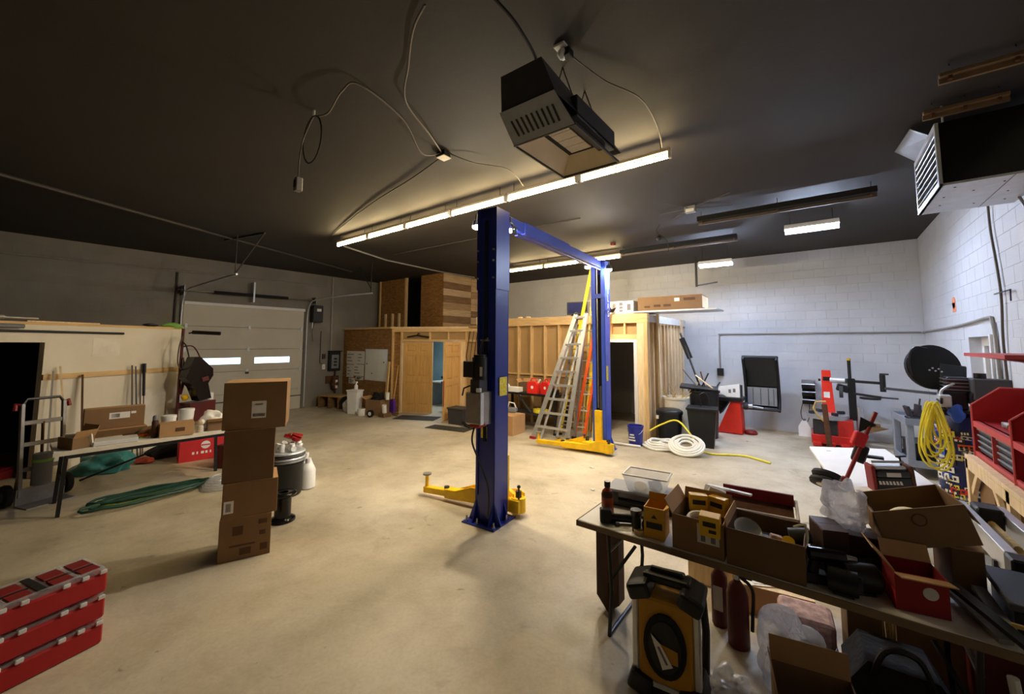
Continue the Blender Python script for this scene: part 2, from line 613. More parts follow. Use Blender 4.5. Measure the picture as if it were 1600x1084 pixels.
# back wall: recessed joints behind proud painted blocks
CH = ZC / 22
wall_back = struct('wall_back', B().bx(XL - 0.3, XR + 0.3, YB + 0.006, YB + 0.3, 0, ZC), 'block_paint')
wr = B()
WY0, WY1, WZ0, WZ1 = 7.40, 8.36, 1.0, 2.11
wr.bx(XR + 0.003, XR + 0.3, YF, WY0, 0, ZC)
wr.bx(XR + 0.003, XR + 0.3, WY1, YB + 0.3, 0, ZC)
wr.bx(XR + 0.003, XR + 0.3, WY0, WY1, 0, WZ0)
wr.bx(XR + 0.003, XR + 0.3, WY0, WY1, WZ1, ZC)
wall_right = struct('wall_right', wr, 'block_paint')

def block_mesh(w, d, h):
    b = B().box((0, 0, 0), (w, d, h), None, 0.002)
    me = bpy.data.meshes.new('block')
    b.bm.to_mesh(me); b.bm.free()
    me.materials.append(MATS['block_paint'])
    return me
BL, MORT = 0.38, 0.003
m_back = block_mesh(BL - 0.007, 0.03, CH - 0.007)
m_half = block_mesh(BL / 2 - 0.007, 0.03, CH - 0.007)
m_sold = block_mesh(0.2 - 0.01, 0.03, CH * 1.35 - 0.01)
m_right = block_mesh(0.03, BL - MORT, CH - MORT)
def put_block(me, loc, parent):
    o = bpy.data.objects.new('block', me)
    COL.objects.link(o)
    o.parent = parent
    o.location = loc
def stuff_blocks(name, cells, parent):
    b = B()
    for c, s in cells:
        b.box(c, s)
    o = obj(name, b, 'block_paint', parent)
    o['kind'] = 'stuff'
rest = []
SZ = ZC - CH * 1.35
x = -8.2
while x < XR - 0.05:
    put_block(m_sold, (x + 0.1, YB + 0.015, ZC - CH * 1.35 / 2), wall_back)
    x += 0.2
nb = 49
rows = int(SZ / CH)
for r in range(rows, -1, -1):
    z1 = SZ - (rows - r) * CH
    zc = z1 - CH / 2
    if zc < 0.02:
        continue
    x = XR - (BL / 2 if r % 2 else 0)
    if r % 2:
        put_block(m_half, (XR - BL / 4, YB + 0.015, zc), wall_back); nb += 1
    while x - BL > -8.2:
        cx = x - BL / 2
        x -= BL
        if cx < -2.9 and zc < 2.6:
            continue
        if nb < 300 and zc > 0.55:
            put_block(m_back, (cx, YB + 0.015, zc), wall_back); nb += 1
        else:
            rest.append(((cx, YB + 0.015, zc), (BL - MORT, 0.03, CH - MORT)))
stuff_blocks('block_course', rest, wall_back)
rest = []
nb = 0
for r in range(22):
    zc = (r + 0.5) * CH
    y = YB - (BL / 2 if r % 2 else 0.0)
    while y > 4.2:
        cy = y - BL / 2
        y -= BL
        if WZ0 - CH / 2 < zc < WZ1 + CH * 0.4 and WY0 - BL / 2 < cy < WY1 + BL / 2:
            continue
        if zc > 1.5 and nb < 290:
            put_block(m_right, (XR + 0.015 - 0.001, cy, zc), wall_right); nb += 1
        else:
            rest.append(((XR + 0.014, cy, zc), (0.03, BL - MORT, CH - MORT)))
stuff_blocks('block_course', rest, wall_right)
# window in the right wall
w1 = struct('window_1', B().bx(XR + 0.16, XR + 0.17, WY0 + 0.1, WY1 - 0.1, WZ0 + 0.1, WZ1 - 0.12), 'mid_grey')
fr = B()
fr.bx(XR + 0.12, XR + 0.2, WY0, WY0 + 0.1, WZ0, WZ1); fr.bx(XR + 0.12, XR + 0.2, WY1 - 0.1, WY1, WZ0, WZ1)
fr.bx(XR + 0.12, XR + 0.2, WY0 + 0.1, WY1 - 0.1, WZ1 - 0.12, WZ1); fr.bx(XR + 0.12, XR + 0.2, WY0 + 0.1, WY1 - 0.1, WZ0, WZ0 + 0.1)
obj('window_frame', fr, 'white_paint', w1)
obj('mullion', B().bx(XR + 0.13, XR + 0.18, 7.98, 8.04, WZ0 + 0.1, WZ1 - 0.12), 'white_paint', w1)
obj('blind', B().bx(XR + 0.135, XR + 0.155, 7.52, 7.94, 1.75, WZ1 - 0.13), 'maroon', w1)
obj('window_frame', B().bx(XR - 0.02, XR + 0.12, WY0 - 0.06, WY0, WZ0, WZ1 + 0.02), 'white_paint', w1)

# ------------------------------------------------------------------ overhead door
door = struct('door_1', B().bx(XL - 0.11, XL - 0.08, 2.97, 5.98, 0, 3.02), 'mid_grey')
for k in range(5):
    z0 = k * 0.6 + 0.004
    z1 = (k + 1) * 0.6 - 0.004
    if k == 2:
        s = B()
        ys = [2.98, 3.30, 4.33, 4.63, 5.62, 5.97]
        s.bx(XL - 0.08, XL - 0.03, ys[0], ys[1], z0, z1)
        s.bx(XL - 0.08, XL - 0.03, ys[2], ys[3], z0, z1)
        s.bx(XL - 0.08, XL - 0.03, ys[4], ys[5], z0, z1)
        for a, b_ in ((1, 2), (3, 4)):
            s.bx(XL - 0.08, XL - 0.03, ys[a], ys[b_], z0, 1.38)
            s.bx(XL - 0.08, XL - 0.03, ys[a], ys[b_], 1.59, z1)
        sec = obj('panel', s, 'door_panel', door)
        for a, b_ in ((1, 2), (3, 4)):
            f = B()
            f.bx(XL - 0.05, XL - 0.022, ys[a], ys[b_], 1.38, 1.40); f.bx(XL - 0.05, XL - 0.022, ys[a], ys[b_], 1.57, 1.59)
            f.bx(XL - 0.05, XL - 0.022, ys[a], ys[a] + 0.02, 1.40, 1.57); f.bx(XL - 0.05, XL - 0.022, ys[b_] - 0.02, ys[b_], 1.40, 1.57)
            obj('window_frame', f, 'door_panel', sec)
            obj('pane', B().bx(XL - 0.062, XL - 0.056, ys[a], ys[b_], 1.385, 1.585), 'sky_pane', sec)
    else:
        sec = obj('panel', B().bx(XL - 0.08, XL - 0.03, 2.98, 5.97, z0, z1, 0.004), 'door_panel', door)
    if k < 4:
        for yy in (3.05, 4.48, 5.9):
            obj('hinge', B().bx(XL - 0.03, XL - 0.012, yy - 0.03, yy + 0.03, z1 - 0.05, z1 + 0.06, 0.004), 'galvanised', door)
obj('top_strut', B().bx(XL - 0.03, XL + 0.03, 2.98, 5.97, 2.94, 3.02), 'white_paint', door)
obj('weather_strip', B().bx(XL - 0.09, XL - 0.02, 2.98, 5.97, 0.38, 0.41), 'dark_grey', door)
obj('lock_handle', B().bx(XL - 0.03, XL + 0.0, 4.44, 4.52, 1.12, 1.18, 0.004), 'dark_grey', door)
for yy, zz in ((2.93, 3.25), (6.03, 3.25)):
    t = B()
    pts = spline([(XL + 0.05, yy, 0.05), (XL + 0.05, yy, 1.5), (XL + 0.05, yy, 2.75), (XL + 0.16, yy, 3.12), (XL + 0.5, yy, 3.28), (XL + 1.8, yy, 3.31), (-9.6 if yy > 4 else -9.1, yy + (0.25 if yy > 4 else 0), 3.33)], 6)
    t.tube(pts, 0.022, 6)
    obj('track', t, 'galvanised', door, True)
sp = B()
sp.cyl((XL + 0.2, 2.8, 3.28), (XL + 0.2, 6.2, 3.30), 0.014, n=8)
obj('torsion_shaft', sp, 'steel', door, True)
obj('torsion_spring', B().cyl((XL + 0.2, 3.54, 3.285), (XL + 0.2, 5.37, 3.296), 0.04, n=12), 'black_matte', door, True)
for yy in (2.86, 6.14):
    obj('cable_drum', B().cyl((XL + 0.2, yy - 0.03, 3.28), (XL + 0.2, yy + 0.03, 3.28), 0.08, n=14), 'dark_steel', door, True)
    obj('bearing_plate', B().bx(XL, XL + 0.28, yy + 0.04, yy + 0.05, 3.15, 3.4), 'galvanised', door)
obj('center_bracket', B().bx(XL, XL + 0.24, 4.44, 4.48, 3.1, 3.65), 'galvanised', door)
h = B()
h.bar((-9.2, 2.93, 3.35), (-9.2, 2.93, ZC), 0.03, 0.006); h.bar((-9.2, 2.93, 3.35), (-8.6, 3.2, ZC - 0.02), 0.03, 0.006); h.bar((-9.9, 2.93, ZC - 0.02), (-8.6, 3.2, ZC - 0.02), 0.03, 0.03)
obj('track_hanger', h, 'dark_steel', door)
h = B()
h.bar((-9.65, 6.27, 3.35), (-9.65, 6.27, ZC), 0.03, 0.006); h.bar((-9.65, 6.27, 3.45), (-10.4, 6.35, ZC), 0.03, 0.006)
obj('track_hanger', h, 'dark_steel', door)
# jackshaft opener beside the door
op = thing('door_opener', 'black side-mount opener motor beside the top of the overhead door', 'door opener', (XL + 0.14, 6.27, 2.62))
obj('housing', B().bx(-0.13, 0.13, -0.15, 0.15, 0, 0.52, 0.02), 'black_plastic', op)
obj('lens', B().bx(0.13, 0.15, -0.06, 0.08, 0.33, 0.42, 0.006), 'white_plastic', op)
obj('cord', B().tube(spline([(0, -0.05, 0.02), (-0.02, -0.1, -0.3), (-0.05, -0.05, -0.6)], 6), 0.008, 6), 'cord_black', op)
obj('release_cord', B().tube([(0.02, -0.12, 0.05), (0.02, -0.13, -0.2)], 0.012, 6), 'white_plastic', op)
# wall conduits on the left wall
def conduit(pts, r, mat, label, name='conduit'):
    return solo(name, B().tube(pts, r, 8), mat, label, 'conduit', smooth=True)
conduit([(XL + 0.03, 6.82, 4.12), (XL + 0.03, 6.84, 1.7)], 0.025, 'conduit', 'vertical conduit on the grey left wall down to the electrical panel')
conduit([(XL + 0.03, 0.05, 3.72), (XL + 0.03, 2.5, 3.75), (XL + 0.03, 6.6, 3.80)], 0.018, 'conduit', 'long horizontal conduit high on the left wall above the overhead door')
conduit([(XL + 0.02, 2.80, 3.72), (XL + 0.02, 2.80, 2.3)], 0.025, 'conduit_dark', 'vertical dark conduit left of the overhead door track')
conduit([(XL + 0.02, 6.5, 2.35), (XL + 0.02, 6.5, 1.35), (XL + 0.02, 6.68, 1.25)], 0.012, 'conduit_dark', 'thin cable dropping beside the opener to the wall switch')
ep = thing('electrical_panel', 'dark electrical panel box hung on the left wall by the overhead door', 'electrical panel', (XL, 6.95, 1.08))
obj('box', B().bx(0, 0.12, -0.19, 0.19, 0, 0.62, 0.008), 'black_plastic', ep)
obj('front', B().bx(0.12, 0.135, -0.12, 0.12, 0.08, 0.52, 0.004), 'mid_grey', ep)
for zz in (0.16, 0.26, 0.36):
    obj('breaker', B().bx(0.135, 0.15, -0.05, 0.05, zz, zz + 0.06, 0.003), 'ink', ep)
obj('visor', B().bx(0, 0.2, -0.2, 0.2, 0.62, 0.65), 'black_plastic', ep)
obj('nipple', B().cyl((0.06, 0.05, 0), (0.06, 0.05, -0.16), 0.03, n=10), 'dark_steel', ep, True)
pb = thing('pump_bracket', 'rusty brown pump fitting mounted on the left wall under the panel', 'wall fitting', (XL, 6.93, 0.4))
obj('plate', B().bx(0, 0.04, -0.22, 0.22, 0.28, 0.52, 0.01), 'rust_steel', pb)
obj('body', B().lathe([(0.02, 0.08), (0.08, 0.12), (0.13, 0.26), (0.1, 0.44), (0.05, 0.5)], (0.16, 0.02, 0), 14), 'rust_steel', pb, True)
obj('tag', B().bx(0.26, 0.275, -0.02, 0.05, 0.14, 0.4, 0.003), 'paper', pb)
obj('pipe', B().cyl((0.14, 0.05, 0.1), (0.14, 0.05, -0.22), 0.025, n=10), 'dark_steel', pb, True)
for (yy, zz) in ((6.62, 1.55), (6.62, 1.22)):
    sw = thing('wall_switch', 'small %s switch on the left wall beside the electrical panel' % ('upper dark' if zz > 1.4 else 'lower pale'), 'switch', (XL, yy, zz))
    obj('plate', B().bx(0, 0.05, -0.05, 0.05, -0.08, 0.08, 0.006), 'dark_grey' if zz > 1.4 else 'white_plastic', sw)
    obj('button', B().bx(0.05, 0.065, -0.02, 0.02, -0.03, 0.03, 0.003), 'ink' if zz > 1.4 else 'off_white', sw)

# ------------------------------------------------------------------ drywalled storage partition at the left
PA = math.atan2(-(-10.2 + 9.0), 2.4 - 0.1)          # angle of the wall away from the y axis
def PL(s, off, z):                                     # s along the wall, off towards the camera
    dx, dy = -1.2 / 2.594, 2.3 / 2.594
    return Vector((-9.0 + dx * s + dy * off, 0.1 + dy * s - dx * off, z))
part_rot = math.atan2(2.3, -1.2)
def pbar(b, s0, s1, z0, z1, o0, o1):
    c = PL((s0 + s1) / 2, (o0 + o1) / 2, (z0 + z1) / 2)
    return b.box(c, (abs(s1 - s0), abs(o1 - o0), z1 - z0), (0, 0, part_rot))
pw = B()
pbar(pw, 0.50, 2.60, 0.0, 2.24, -0.1, 0.0)
pbar(pw, -2.0, 0.50, 1.98, 2.24, -0.1, 0.0)
wall_p = struct('wall_partition', pw, 'drywall')
obj('top_plate', pbar(B(), -2.0, 2.62, 2.24, 2.28, -0.11, 0.01), 'lumber_flat', wall_p)
obj('rail', pbar(B(), 0.5, 2.60, 1.42, 1.50, 0.0, 0.03), 'lumber_flat', wall_p)
obj('patch', pbar(B(), 1.9, 2.35, 0.55, 1.12, 0.0, 0.004), 'off_white', wall_p)
obj('patch', pbar(B(), 1.1, 1.5, 1.75, 2.05, 0.0, 0.003), 'off_white', wall_p)
# end and back of the dark store behind the opening
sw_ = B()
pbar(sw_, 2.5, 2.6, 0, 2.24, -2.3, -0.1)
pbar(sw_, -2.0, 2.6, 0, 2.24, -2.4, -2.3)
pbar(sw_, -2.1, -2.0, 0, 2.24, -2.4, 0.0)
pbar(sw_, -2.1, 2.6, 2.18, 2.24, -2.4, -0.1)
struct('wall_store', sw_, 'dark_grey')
# ------------------------------------------------------------------ timber office in the back left corner
office_back = struct('wall_office', (lambda b: (b.bx(XL, -9.95, 7.30, 7.36, 0, 2.41), b)[1])(B()), 'osb')
pl = B(); pl.bx(XL, -9.95, 7.23, 7.38, 2.41, 2.46)
obj('top_plate', pl, 'lumber_flat', office_back)
# angled double-door front
A0, A1 = Vector((-10.0, 7.27, 0)), Vector((-7.62, 8.40, 0))
AD = (A1 - A0).normalized()
AN = Vector((AD.y, -AD.x, 0))                 # towards the camera
ALEN = (A1 - A0).length
arot = math.atan2(AD.y, AD.x)
def abar(b, s0, s1, z0, z1, o0=-0.05, o1=0.05, bev=0.0):
    c = A0 + AD * ((s0 + s1) / 2) + AN * ((o0 + o1) / 2)
    return b.box((c.x, c.y, (z0 + z1) / 2), (s1 - s0, abs(o1 - o0), z1 - z0), (0, 0, arot), bev)
wall_d = struct('wall_doorway', abar(B(), 0, ALEN, 2.31, 2.41, -0.06, 0.06), 'lumber_flat')
obj('top_plate', abar(B(), -0.04, ALEN - 0.25, 2.41, 2.455, -0.07, 0.07), 'lumber_pale', wall_d)
S0, S1 = 0.36, 2.18                           # door opening along the wall
obj('header', abar(B(), 0.27, ALEN, 2.03, 2.09, -0.05, 0.05), 'lumber_flat', wall_d)
obj('header_board', abar(B(), 0.27, ALEN, 2.09, 2.31, -0.05, 0.0), 'kraft', wall_d)
for s in (0.0, 0.27, 1.15, 1.72, 2.25, ALEN - 0.05):
    obj('stud', abar(B(), s, s + 0.045, 0 if s in (0.0, 0.27) or s > 2.2 else 2.09, 2.31, -0.05, 0.05), 'lumber', wall_d)
obj('jamb', abar(B(), 2.06, 2.29, 0, 2.03, -0.05, 0.04), 'lumber_pale', wall_d)
obj('backing', abar(B(), 0.045, 0.27, 0, 2.31, -0.06, -0.04), 'osb', wall_d)
obj('backing', abar(B(), 2.29, ALEN, 0, 2.31, -0.06, -0.04), 'kraft', wall_d)
def six_panel(name, parent_loc, rz, w, h):
    d = bpy.data.objects.new(name, None)
    COL.objects.link(d)
    d.location = parent_loc
    d.rotation_euler = (0, 0, rz)
    d['kind'] = 'structure'
    obj('slab', B().bx(0, w, -0.006, 0.006, 0, h), 'door_pine', d)
    st = 0.11
    cols = ((st, w / 2 - 0.05), (w / 2 + 0.05, w - st))
    rws = ((0.22, 0.86), (1.02, 1.62), (1.72, 1.92))
    fb = B()
    for yy in (-1, 1):
        y0, y1 = (-0.03, -0.006) if yy < 0 else (0.006, 0.03)
        for a, b_ in ((0, st), (w / 2 - 0.05, w / 2 + 0.05), (w - st, w)):
            fb.bx(a, b_, y0, y1, 0, h)
        for (c0, c1) in cols:
            for a, b_ in ((0, 0.22), (0.86, 1.02), (1.62, 1.72), (1.92, h)):
                fb.bx(c0, c1, y0, y1, a, b_)
    obj('rails_and_stiles', fb, 'door_pine', d)
    for (c0, c1) in cols:
        for (r0, r1) in rws:
            obj('panel', B().box(((c0 + c1) / 2, 0, (r0 + r1) / 2), (c1 - c0 - 0.05, 0.04, r1 - r0 - 0.05), None, 0.008), 'door_pine', d)
    return d
dp = A0 + AD * S0
six_panel('door_2', (dp.x, dp.y, 0.02), arot, 0.90, 2.0)
hp = A0 + AD * (S1 - 0.02)
d3 = six_panel('door_3', (hp.x - 0.06, hp.y - 0.07, 0.02), math.atan2(-0.86, 0.30), 0.90, 2.0)
for zz in (0.95, 1.08):
    k = B().lathe([(0.012, 0.0), (0.012, 0.04), (0.032, 0.05), (0.036, 0.075), (0.02, 0.09)], (0, 0, 0), 12)
    o = obj('knob', k, 'black_gloss', d3, True, (0.83, -0.02, zz), (PI / 2, 0, 0))
obj('edge_seal', B().bx(0.9, 0.908, -0.012, 0.012, 0.35, 1.0), 'red_dark', d3)
# stud wall to the right of the doors (kraft backing, each stud its own piece)
YO, ZO = 8.40, 2.64
wall_s = struct('wall_studs', B().bx(-7.62, -4.02, YO + 0.09, YO + 0.10, 0, ZO - 0.2), 'kraft')
obj('top_plate', B().bx(-7.65, -2.90, YO - 0.01, YO + 0.10, ZO - 0.20, ZO, 0.003), 'lumber_flat', wall_s)
obj('bottom_plate', B().bx(-7.62, -4.02, YO, YO + 0.09, 0, 0.04), 'lumber_flat', wall_s)
x = -7.48
studs = []
while x < -4.1:
    studs.append(x); x += 0.405
for x in studs:
    obj('stud', B().bx(x - 0.02, x + 0.02, YO, YO + 0.09, 0.04, ZO - 0.2), 'lumber', wall_s)
obj('blocking', B().bx(-7.48, -4.3, YO + 0.03, YO + 0.09, 1.20, 1.24), 'lumber_flat', wall_s)
# opening to the dark room
for (a, b_, z0, z1, m_) in ((-4.06, -3.96, 0, 2.03, 'white_paint'), (-3.20, -3.13, 0, 2.03, 'white_paint'), (-4.06, -3.13, 2.03, 2.09, 'white_paint')):
    obj('casing', B().bx(a, b_, YO - 0.015, YO + 0.10, z0, z1), m_, wall_s)
obj('header', B().bx(-4.06, -3.13, YO, YO + 0.09, 2.09, 2.20), 'lumber_flat', wall_s)
obj('backing', B().bx(-4.02, -2.95, YO + 0.085, YO + 0.095, 2.2, ZO - 0.2), 'kraft', wall_s)
for x in (-3.72, -3.40):
    obj('cripple_stud', B().bx(x - 0.02, x + 0.02, YO, YO + 0.085, 2.20, ZO - 0.2), 'lumber', wall_s)
obj('corner_board', B().bx(-3.13, -2.99, YO, YO + 0.09, 0, ZO - 0.2), 'lumber_pale', wall_s)
obj('corner_board', B().bx(-2.99, -2.91, YO - 0.005, YO + 0.09, 0, ZO - 0.2), 'lumber', wall_s)
# right side of the office
XS = -2.93
wall_o = struct('wall_side', B().bx(XS - 0.10, XS - 0.09, YO + 0.1, YB, 0, ZO - 0.1), 'kraft')
obj('top_plate', B().bx(XS - 0.10, XS + 0.01, YO + 0.1, YB, ZO - 0.18, ZO - 0.02), 'paper_grey', wall_o)
y = YO + 0.2
while y < YB:
    obj('stud', B().bx(XS - 0.09, XS, y - 0.02, y + 0.02, 0, ZO - 0.18), 'lumber_pale', wall_o); y += 0.26
obj('corner_gusset', B().bx(XS - 0.02, XS + 0.02, YB - 0.5, YB - 0.3, ZO - 0.42, ZO - 0.02), 'lumber_pale', wall_o)
solo('leaning_stud', B().bar((XS + 0.07, YO + 0.66, 0.0), (XS + 0.03, YO + 0.66, 2.68), 0.04, 0.09, (0, 1, 0), 0.003), 'lumber_pale',
     'pale loose two-by-four leaning upright against the side of the timber office', 'lumber')
# roof / loft floor and inner partition
rf = B(); rf.bx(-7.62, XS, YO + 0.1, YB, ZO - 0.22, ZO - 0.02)
struct('trim_1', rf, 'osb')
rf = B()
rf.prism([(XL, 7.36), (-10.0, 7.36), (A1.x, A1.y + 0.08), (A1.x, YB), (XL, YB)], 2.36, 2.41, 'xy')
struct('trim_2', rf, 'osb')
struct('wall_inner', B().bx(-6.6, -6.5, YO + 0.1, YB, 0, 2.4), 'room_blue')
struct('wall_room', B().bx(XL, -6.6, 9.9, 9.95, 0, 2.36), 'room_blue')
# lit office interior glimpsed between the doors
lampo = thing('office_lamp', 'lit ceiling panel inside the timber office', 'lamp', (-9.0, 9.0, 2.33))
obj('diffuser', B().bx(-0.5, 0.5, -0.15, 0.15, -0.02, 0.0), 'room_lamp', lampo)
obj('frame', B().bx(-0.53, 0.53, -0.18, 0.18, 0.0, 0.02), 'white_paint', lampo)
dk = thing('office_desk', 'white desk with drawers inside the office behind the gap in the doors', 'desk', (-9.55, 9.2, 0))
obj('top', B().bx(-0.6, 0.6, -0.3, 0.3, 0.72, 0.76, 0.004), 'white_plastic', dk)
for sx in (-1, 1):
    obj('leg', B().bx(sx * 0.56 - 0.03, sx * 0.56 + 0.03, -0.28, 0.28, 0, 0.72), 'mid_grey', dk)
oc = thing('office_chair', 'grey office chair with curved white back inside the office', 'chair', (-8.72, 8.5, 0))
obj('seat', B().box((0, 0, 0.46), (0.46, 0.46, 0.08), None, 0.02), 'dark_grey', oc)
obj('backrest', B().box((0, 0.2, 0.78), (0.42, 0.05, 0.46), (0.15, 0, 0), 0.02), 'white_plastic', oc)
obj('post', B().cyl((0, 0, 0.08), (0, 0, 0.44), 0.03), 'dark_steel', oc, True)
for k in range(5):
    a = k * 2 * PI / 5
    obj('leg', B().bar((0, 0, 0.09), (0.28 * math.cos(a), 0.28 * math.sin(a), 0.05), 0.04, 0.03), 'black_plastic', oc)
pr = thing('office_printer', 'black printer standing on the office desk', 'printer', (-9.5, 9.25, 0.765))
obj('body', B().bx(-0.2, 0.2, -0.18, 0.18, 0, 0.26, 0.015), 'white_plastic', pr)
obj('scanner_lid', B().bx(-0.2, 0.2, -0.18, 0.18, 0.26, 0.4, 0.02), 'black_plastic', pr)
# black tool hung over the closed door
lv = thing('pry_bar', 'black pry bar lying on the ledge over the closed pine door', 'tool', tuple(A0 + AD * 0.85 + AN * 0.075 + Vector((0, 0, 2.16))), arot)
obj('shaft', B().tube([(-0.35, 0, 0), (-0.05, 0, 0.05), (0.32, 0, 0.0)], 0.022, 6), 'black_plastic', lv, True)
obj('claw', B().tube([(-0.05, 0, 0.05), (0.0, -0.02, 0.11), (0.05, -0.02, 0.09)], 0.018, 6), 'black_plastic', lv, True)
# papers and whiteboard on the OSB wall
pn = thing('notice_sheets', 'cluster of printed notice sheets pinned on the brown board wall', 'papers', (-11.85, 7.297, 1.3))
k = 0
for (x0, x1, z0, z1) in ((-0.62, -0.02, 0.0, 0.42), (0.0, 0.40, 0.02, 0.42), (-0.60, -0.2, -0.42, -0.02), (-0.18, 0.38, -0.36, 0.0), (-0.45, -0.1, -0.62, -0.44), (-0.05, 0.36, -0.48, -0.38)):
    s = obj('sheet', B().bx(x0, x1, -0.008 - 0.001 * k, -0.002, z0, z1), 'paper', pn)
    for q in range(3):
        zz = z0 + (z1 - z0) * (0.25 + 0.25 * q)
        obj('print_line', B().bx(x0 + 0.05, x0 + (x1 - x0) * random.uniform(0.4, 0.85), -0.011 - 0.001 * k, -0.009 - 0.001 * k, zz - 0.012, zz + 0.012), 'ink_grey', s)
    k += 1
wb = thing('whiteboard', 'blank framed whiteboard fixed on the brown board wall', 'whiteboard', (-10.82, 7.295, 0.86))
obj('board', B().bx(-0.55, 0.55, -0.012, 0, 0, 0.92), 'whiteboard', wb)
fbm = B()
fbm.bx(-0.57, 0.57, -0.02, 0, -0.02, 0.0); fbm.bx(-0.57, 0.57, -0.02, 0, 0.92, 0.94); fbm.bx(-0.57, -0.55, -0.02, 0, 0, 0.92); fbm.bx(0.55, 0.57, -0.02, 0, 0, 0.92)
obj('frame', fbm, 'aluminium', wb)
for (x, z) in ((-0.48, 0.48), (0.4, 0.55), (-0.2, 0.2)):
    obj('magnet', B().cyl((x, -0.012, z), (x, -0.025, z), 0.02, n=10), 'ink', wb, True)
# ------------------------------------------------------------------ loft panels above the office
wall_l = struct('wall_loft', B().bx(-12.35, -10.98, 8.44, 8.47, 2.41, ZC), 'osb')
for xx in (-12.41, -10.98):
    obj('stud', B().bx(xx, xx + 0.06, 8.40, 8.49, 2.41, ZC), 'lumber', wall_l)
for xx in (-12.05, -11.65, -11.3):
    obj('stud', B().bx(xx, xx + 0.07, 8.38, 8.44, 2.41, 2.98), 'lumber_pale', wall_l)
wl2 = struct('wall_loft_panel', B().bx(-10.2, -9.20, 8.44, 8.47, 2.41, ZC), 'osb')
obj('gap_shade_sheet', B().bx(-12.35, -9.2, 9.6, 9.62, 2.41, ZC), 'gap_shade_black', wl2)  # near-black sheet, the shade inside the loft gap put into its colour
# plank cladding on the loft side that faces the lift
wl3 = struct('wall_planks', B().bx(-9.20, -9.17, 8.44, 11.4, 2.41, ZC), 'osb')
zz = 2.41
i = 0
pm = ['plank_c', 'plank_b', 'plank_a', 'plank_c', 'plank_b', 'plank_a', 'plank_b', 'plank_a', 'plank_a', 'plank_c', 'plank_a', 'plank_a']
while zz < ZC - 0.02:
    hgt = min(0.21, ZC - zz)
    for (y0, y1, sh) in ((8.44, 9.66, 0), (9.665, 11.35, 4)):
        obj('plank', B().bx(-9.17, -9.145, y0 + 0.003, y1 - 0.003, zz + 0.003, zz + hgt - 0.003), pm[(i + sh) % len(pm)], wl3)
    zz += 0.21; i += 1
# boards and a box on the corner ledge
solo('loft_box', B().bx(-0.2, 0.2, -0.15, 0.15, 0, 0.22, 0.006), 'lumber_pale', 'pale carton on the ledge at the right end of the door wall', 'box', (-7.55, 8.55, 2.50), 0.4)
solo('ledge_board', B().bx(-0.42, 0.36, -0.2, 0.2, 0, 0.06, 0.004), 'plank_c', 'short brown plank ledge where the door wall meets the stud wall', 'board', (-7.5, 8.5, 2.42), 0.3)
for i_, (s_, o_) in enumerate(((2.30, 0.10), (2.42, 0.12), (2.52, 0.10))):
    p_ = A0 + AD * s_ + AN * o_
    q_ = p_ + AD * 0.12 + AN * 0.06
    pts = spline([(q_.x, q_.y, 2.32), ((p_ + AD * 0.05).x, p_.y, 1.9), (p_.x, p_.y, 1.62 - 0.1 * i_), (p_.x + 0.05, p_.y, 1.3 - 0.2 * i_)], 6)
    solo('hanging_cable', B().tube(pts, 0.012, 6), ('cord_black', 'cord_grey', 'rust_steel')[i_], ('black', 'grey', 'brown')[i_] + ' cable hanging on the timber wall right of the open pine door', 'cable', smooth=True)
# ================================================================== two-post lift
lift = thing('vehicle_lift', 'tall blue two-post vehicle lift with yellow swing arms in the middle of the floor', 'lift', (-3.085, 3.64, 0), 0.084)
LD, LH = 3.575, 3.58
def channel(y, s, top):
    b = B()                                   # C section, back plate on the outside, lips on the opening
    w, d, t = 0.13, 0.135, 0.012
    b.bx(-w, w, y - s * d, y - s * (d - t), 0.015, top)
    for sx in (-1, 1):
        b.bx(sx * w - sx * t, sx * w, y - s * d, y + s * d, 0.015, top)
        b.bx(sx * (w - 0.075), sx * w, y + s * (d - t), y + s * d, 0.015, top)
    return b
p_near = obj('post', channel(0, 1, LH), 'lift_blue', lift)
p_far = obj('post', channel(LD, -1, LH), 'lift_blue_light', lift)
obj('inner_channel', B().bx(-0.05, 0.05, LD - 0.04, LD - 0.02, 0.05, LH), 'black_matte', p_far)
obj('safety_rail', B().bx(-0.03, -0.015, LD - 0.135, LD - 0.11, 0.8, LH - 0.1), 'steel', p_far)
obj('extension_sleeve', B().bx(-0.138, 0.138, -0.14, -0.135, 2.62, LH).bx(0.13, 0.14, -0.14, 0.135, 2.62, LH).bx(-0.14, -0.13, -0.14, 0.135, 2.62, LH), 'lift_blue', p_near)
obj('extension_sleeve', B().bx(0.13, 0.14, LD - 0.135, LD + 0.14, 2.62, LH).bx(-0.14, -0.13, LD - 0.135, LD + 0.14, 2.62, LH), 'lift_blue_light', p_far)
for zz in (2.75, 2.95, 3.08):
    for xx in (-0.115, 0.105):
        obj('bolt', B().cyl((xx, -0.14, zz), (xx, -0.16, zz), 0.014, n=6), 'steel', p_near)
obj('hose_guard', B().bx(-0.02, 0.018, -0.152, -0.135, 0.9, LH - 0.15), 'black_matte', p_near)
obj('hose_guard', B().bx(-0.115, -0.09, -0.15, -0.135, 0.3, LH), 'lift_blue', p_near)
obj('hose_clip', B().bx(-0.06, 0.06, -0.165, -0.135, 2.02, 2.04), 'steel', p_near)
obj('cross_strap', B().bx(-0.13, 0.13, LD - 0.15, LD - 0.135, 2.86, 2.94), 'lift_blue_light', p_far)
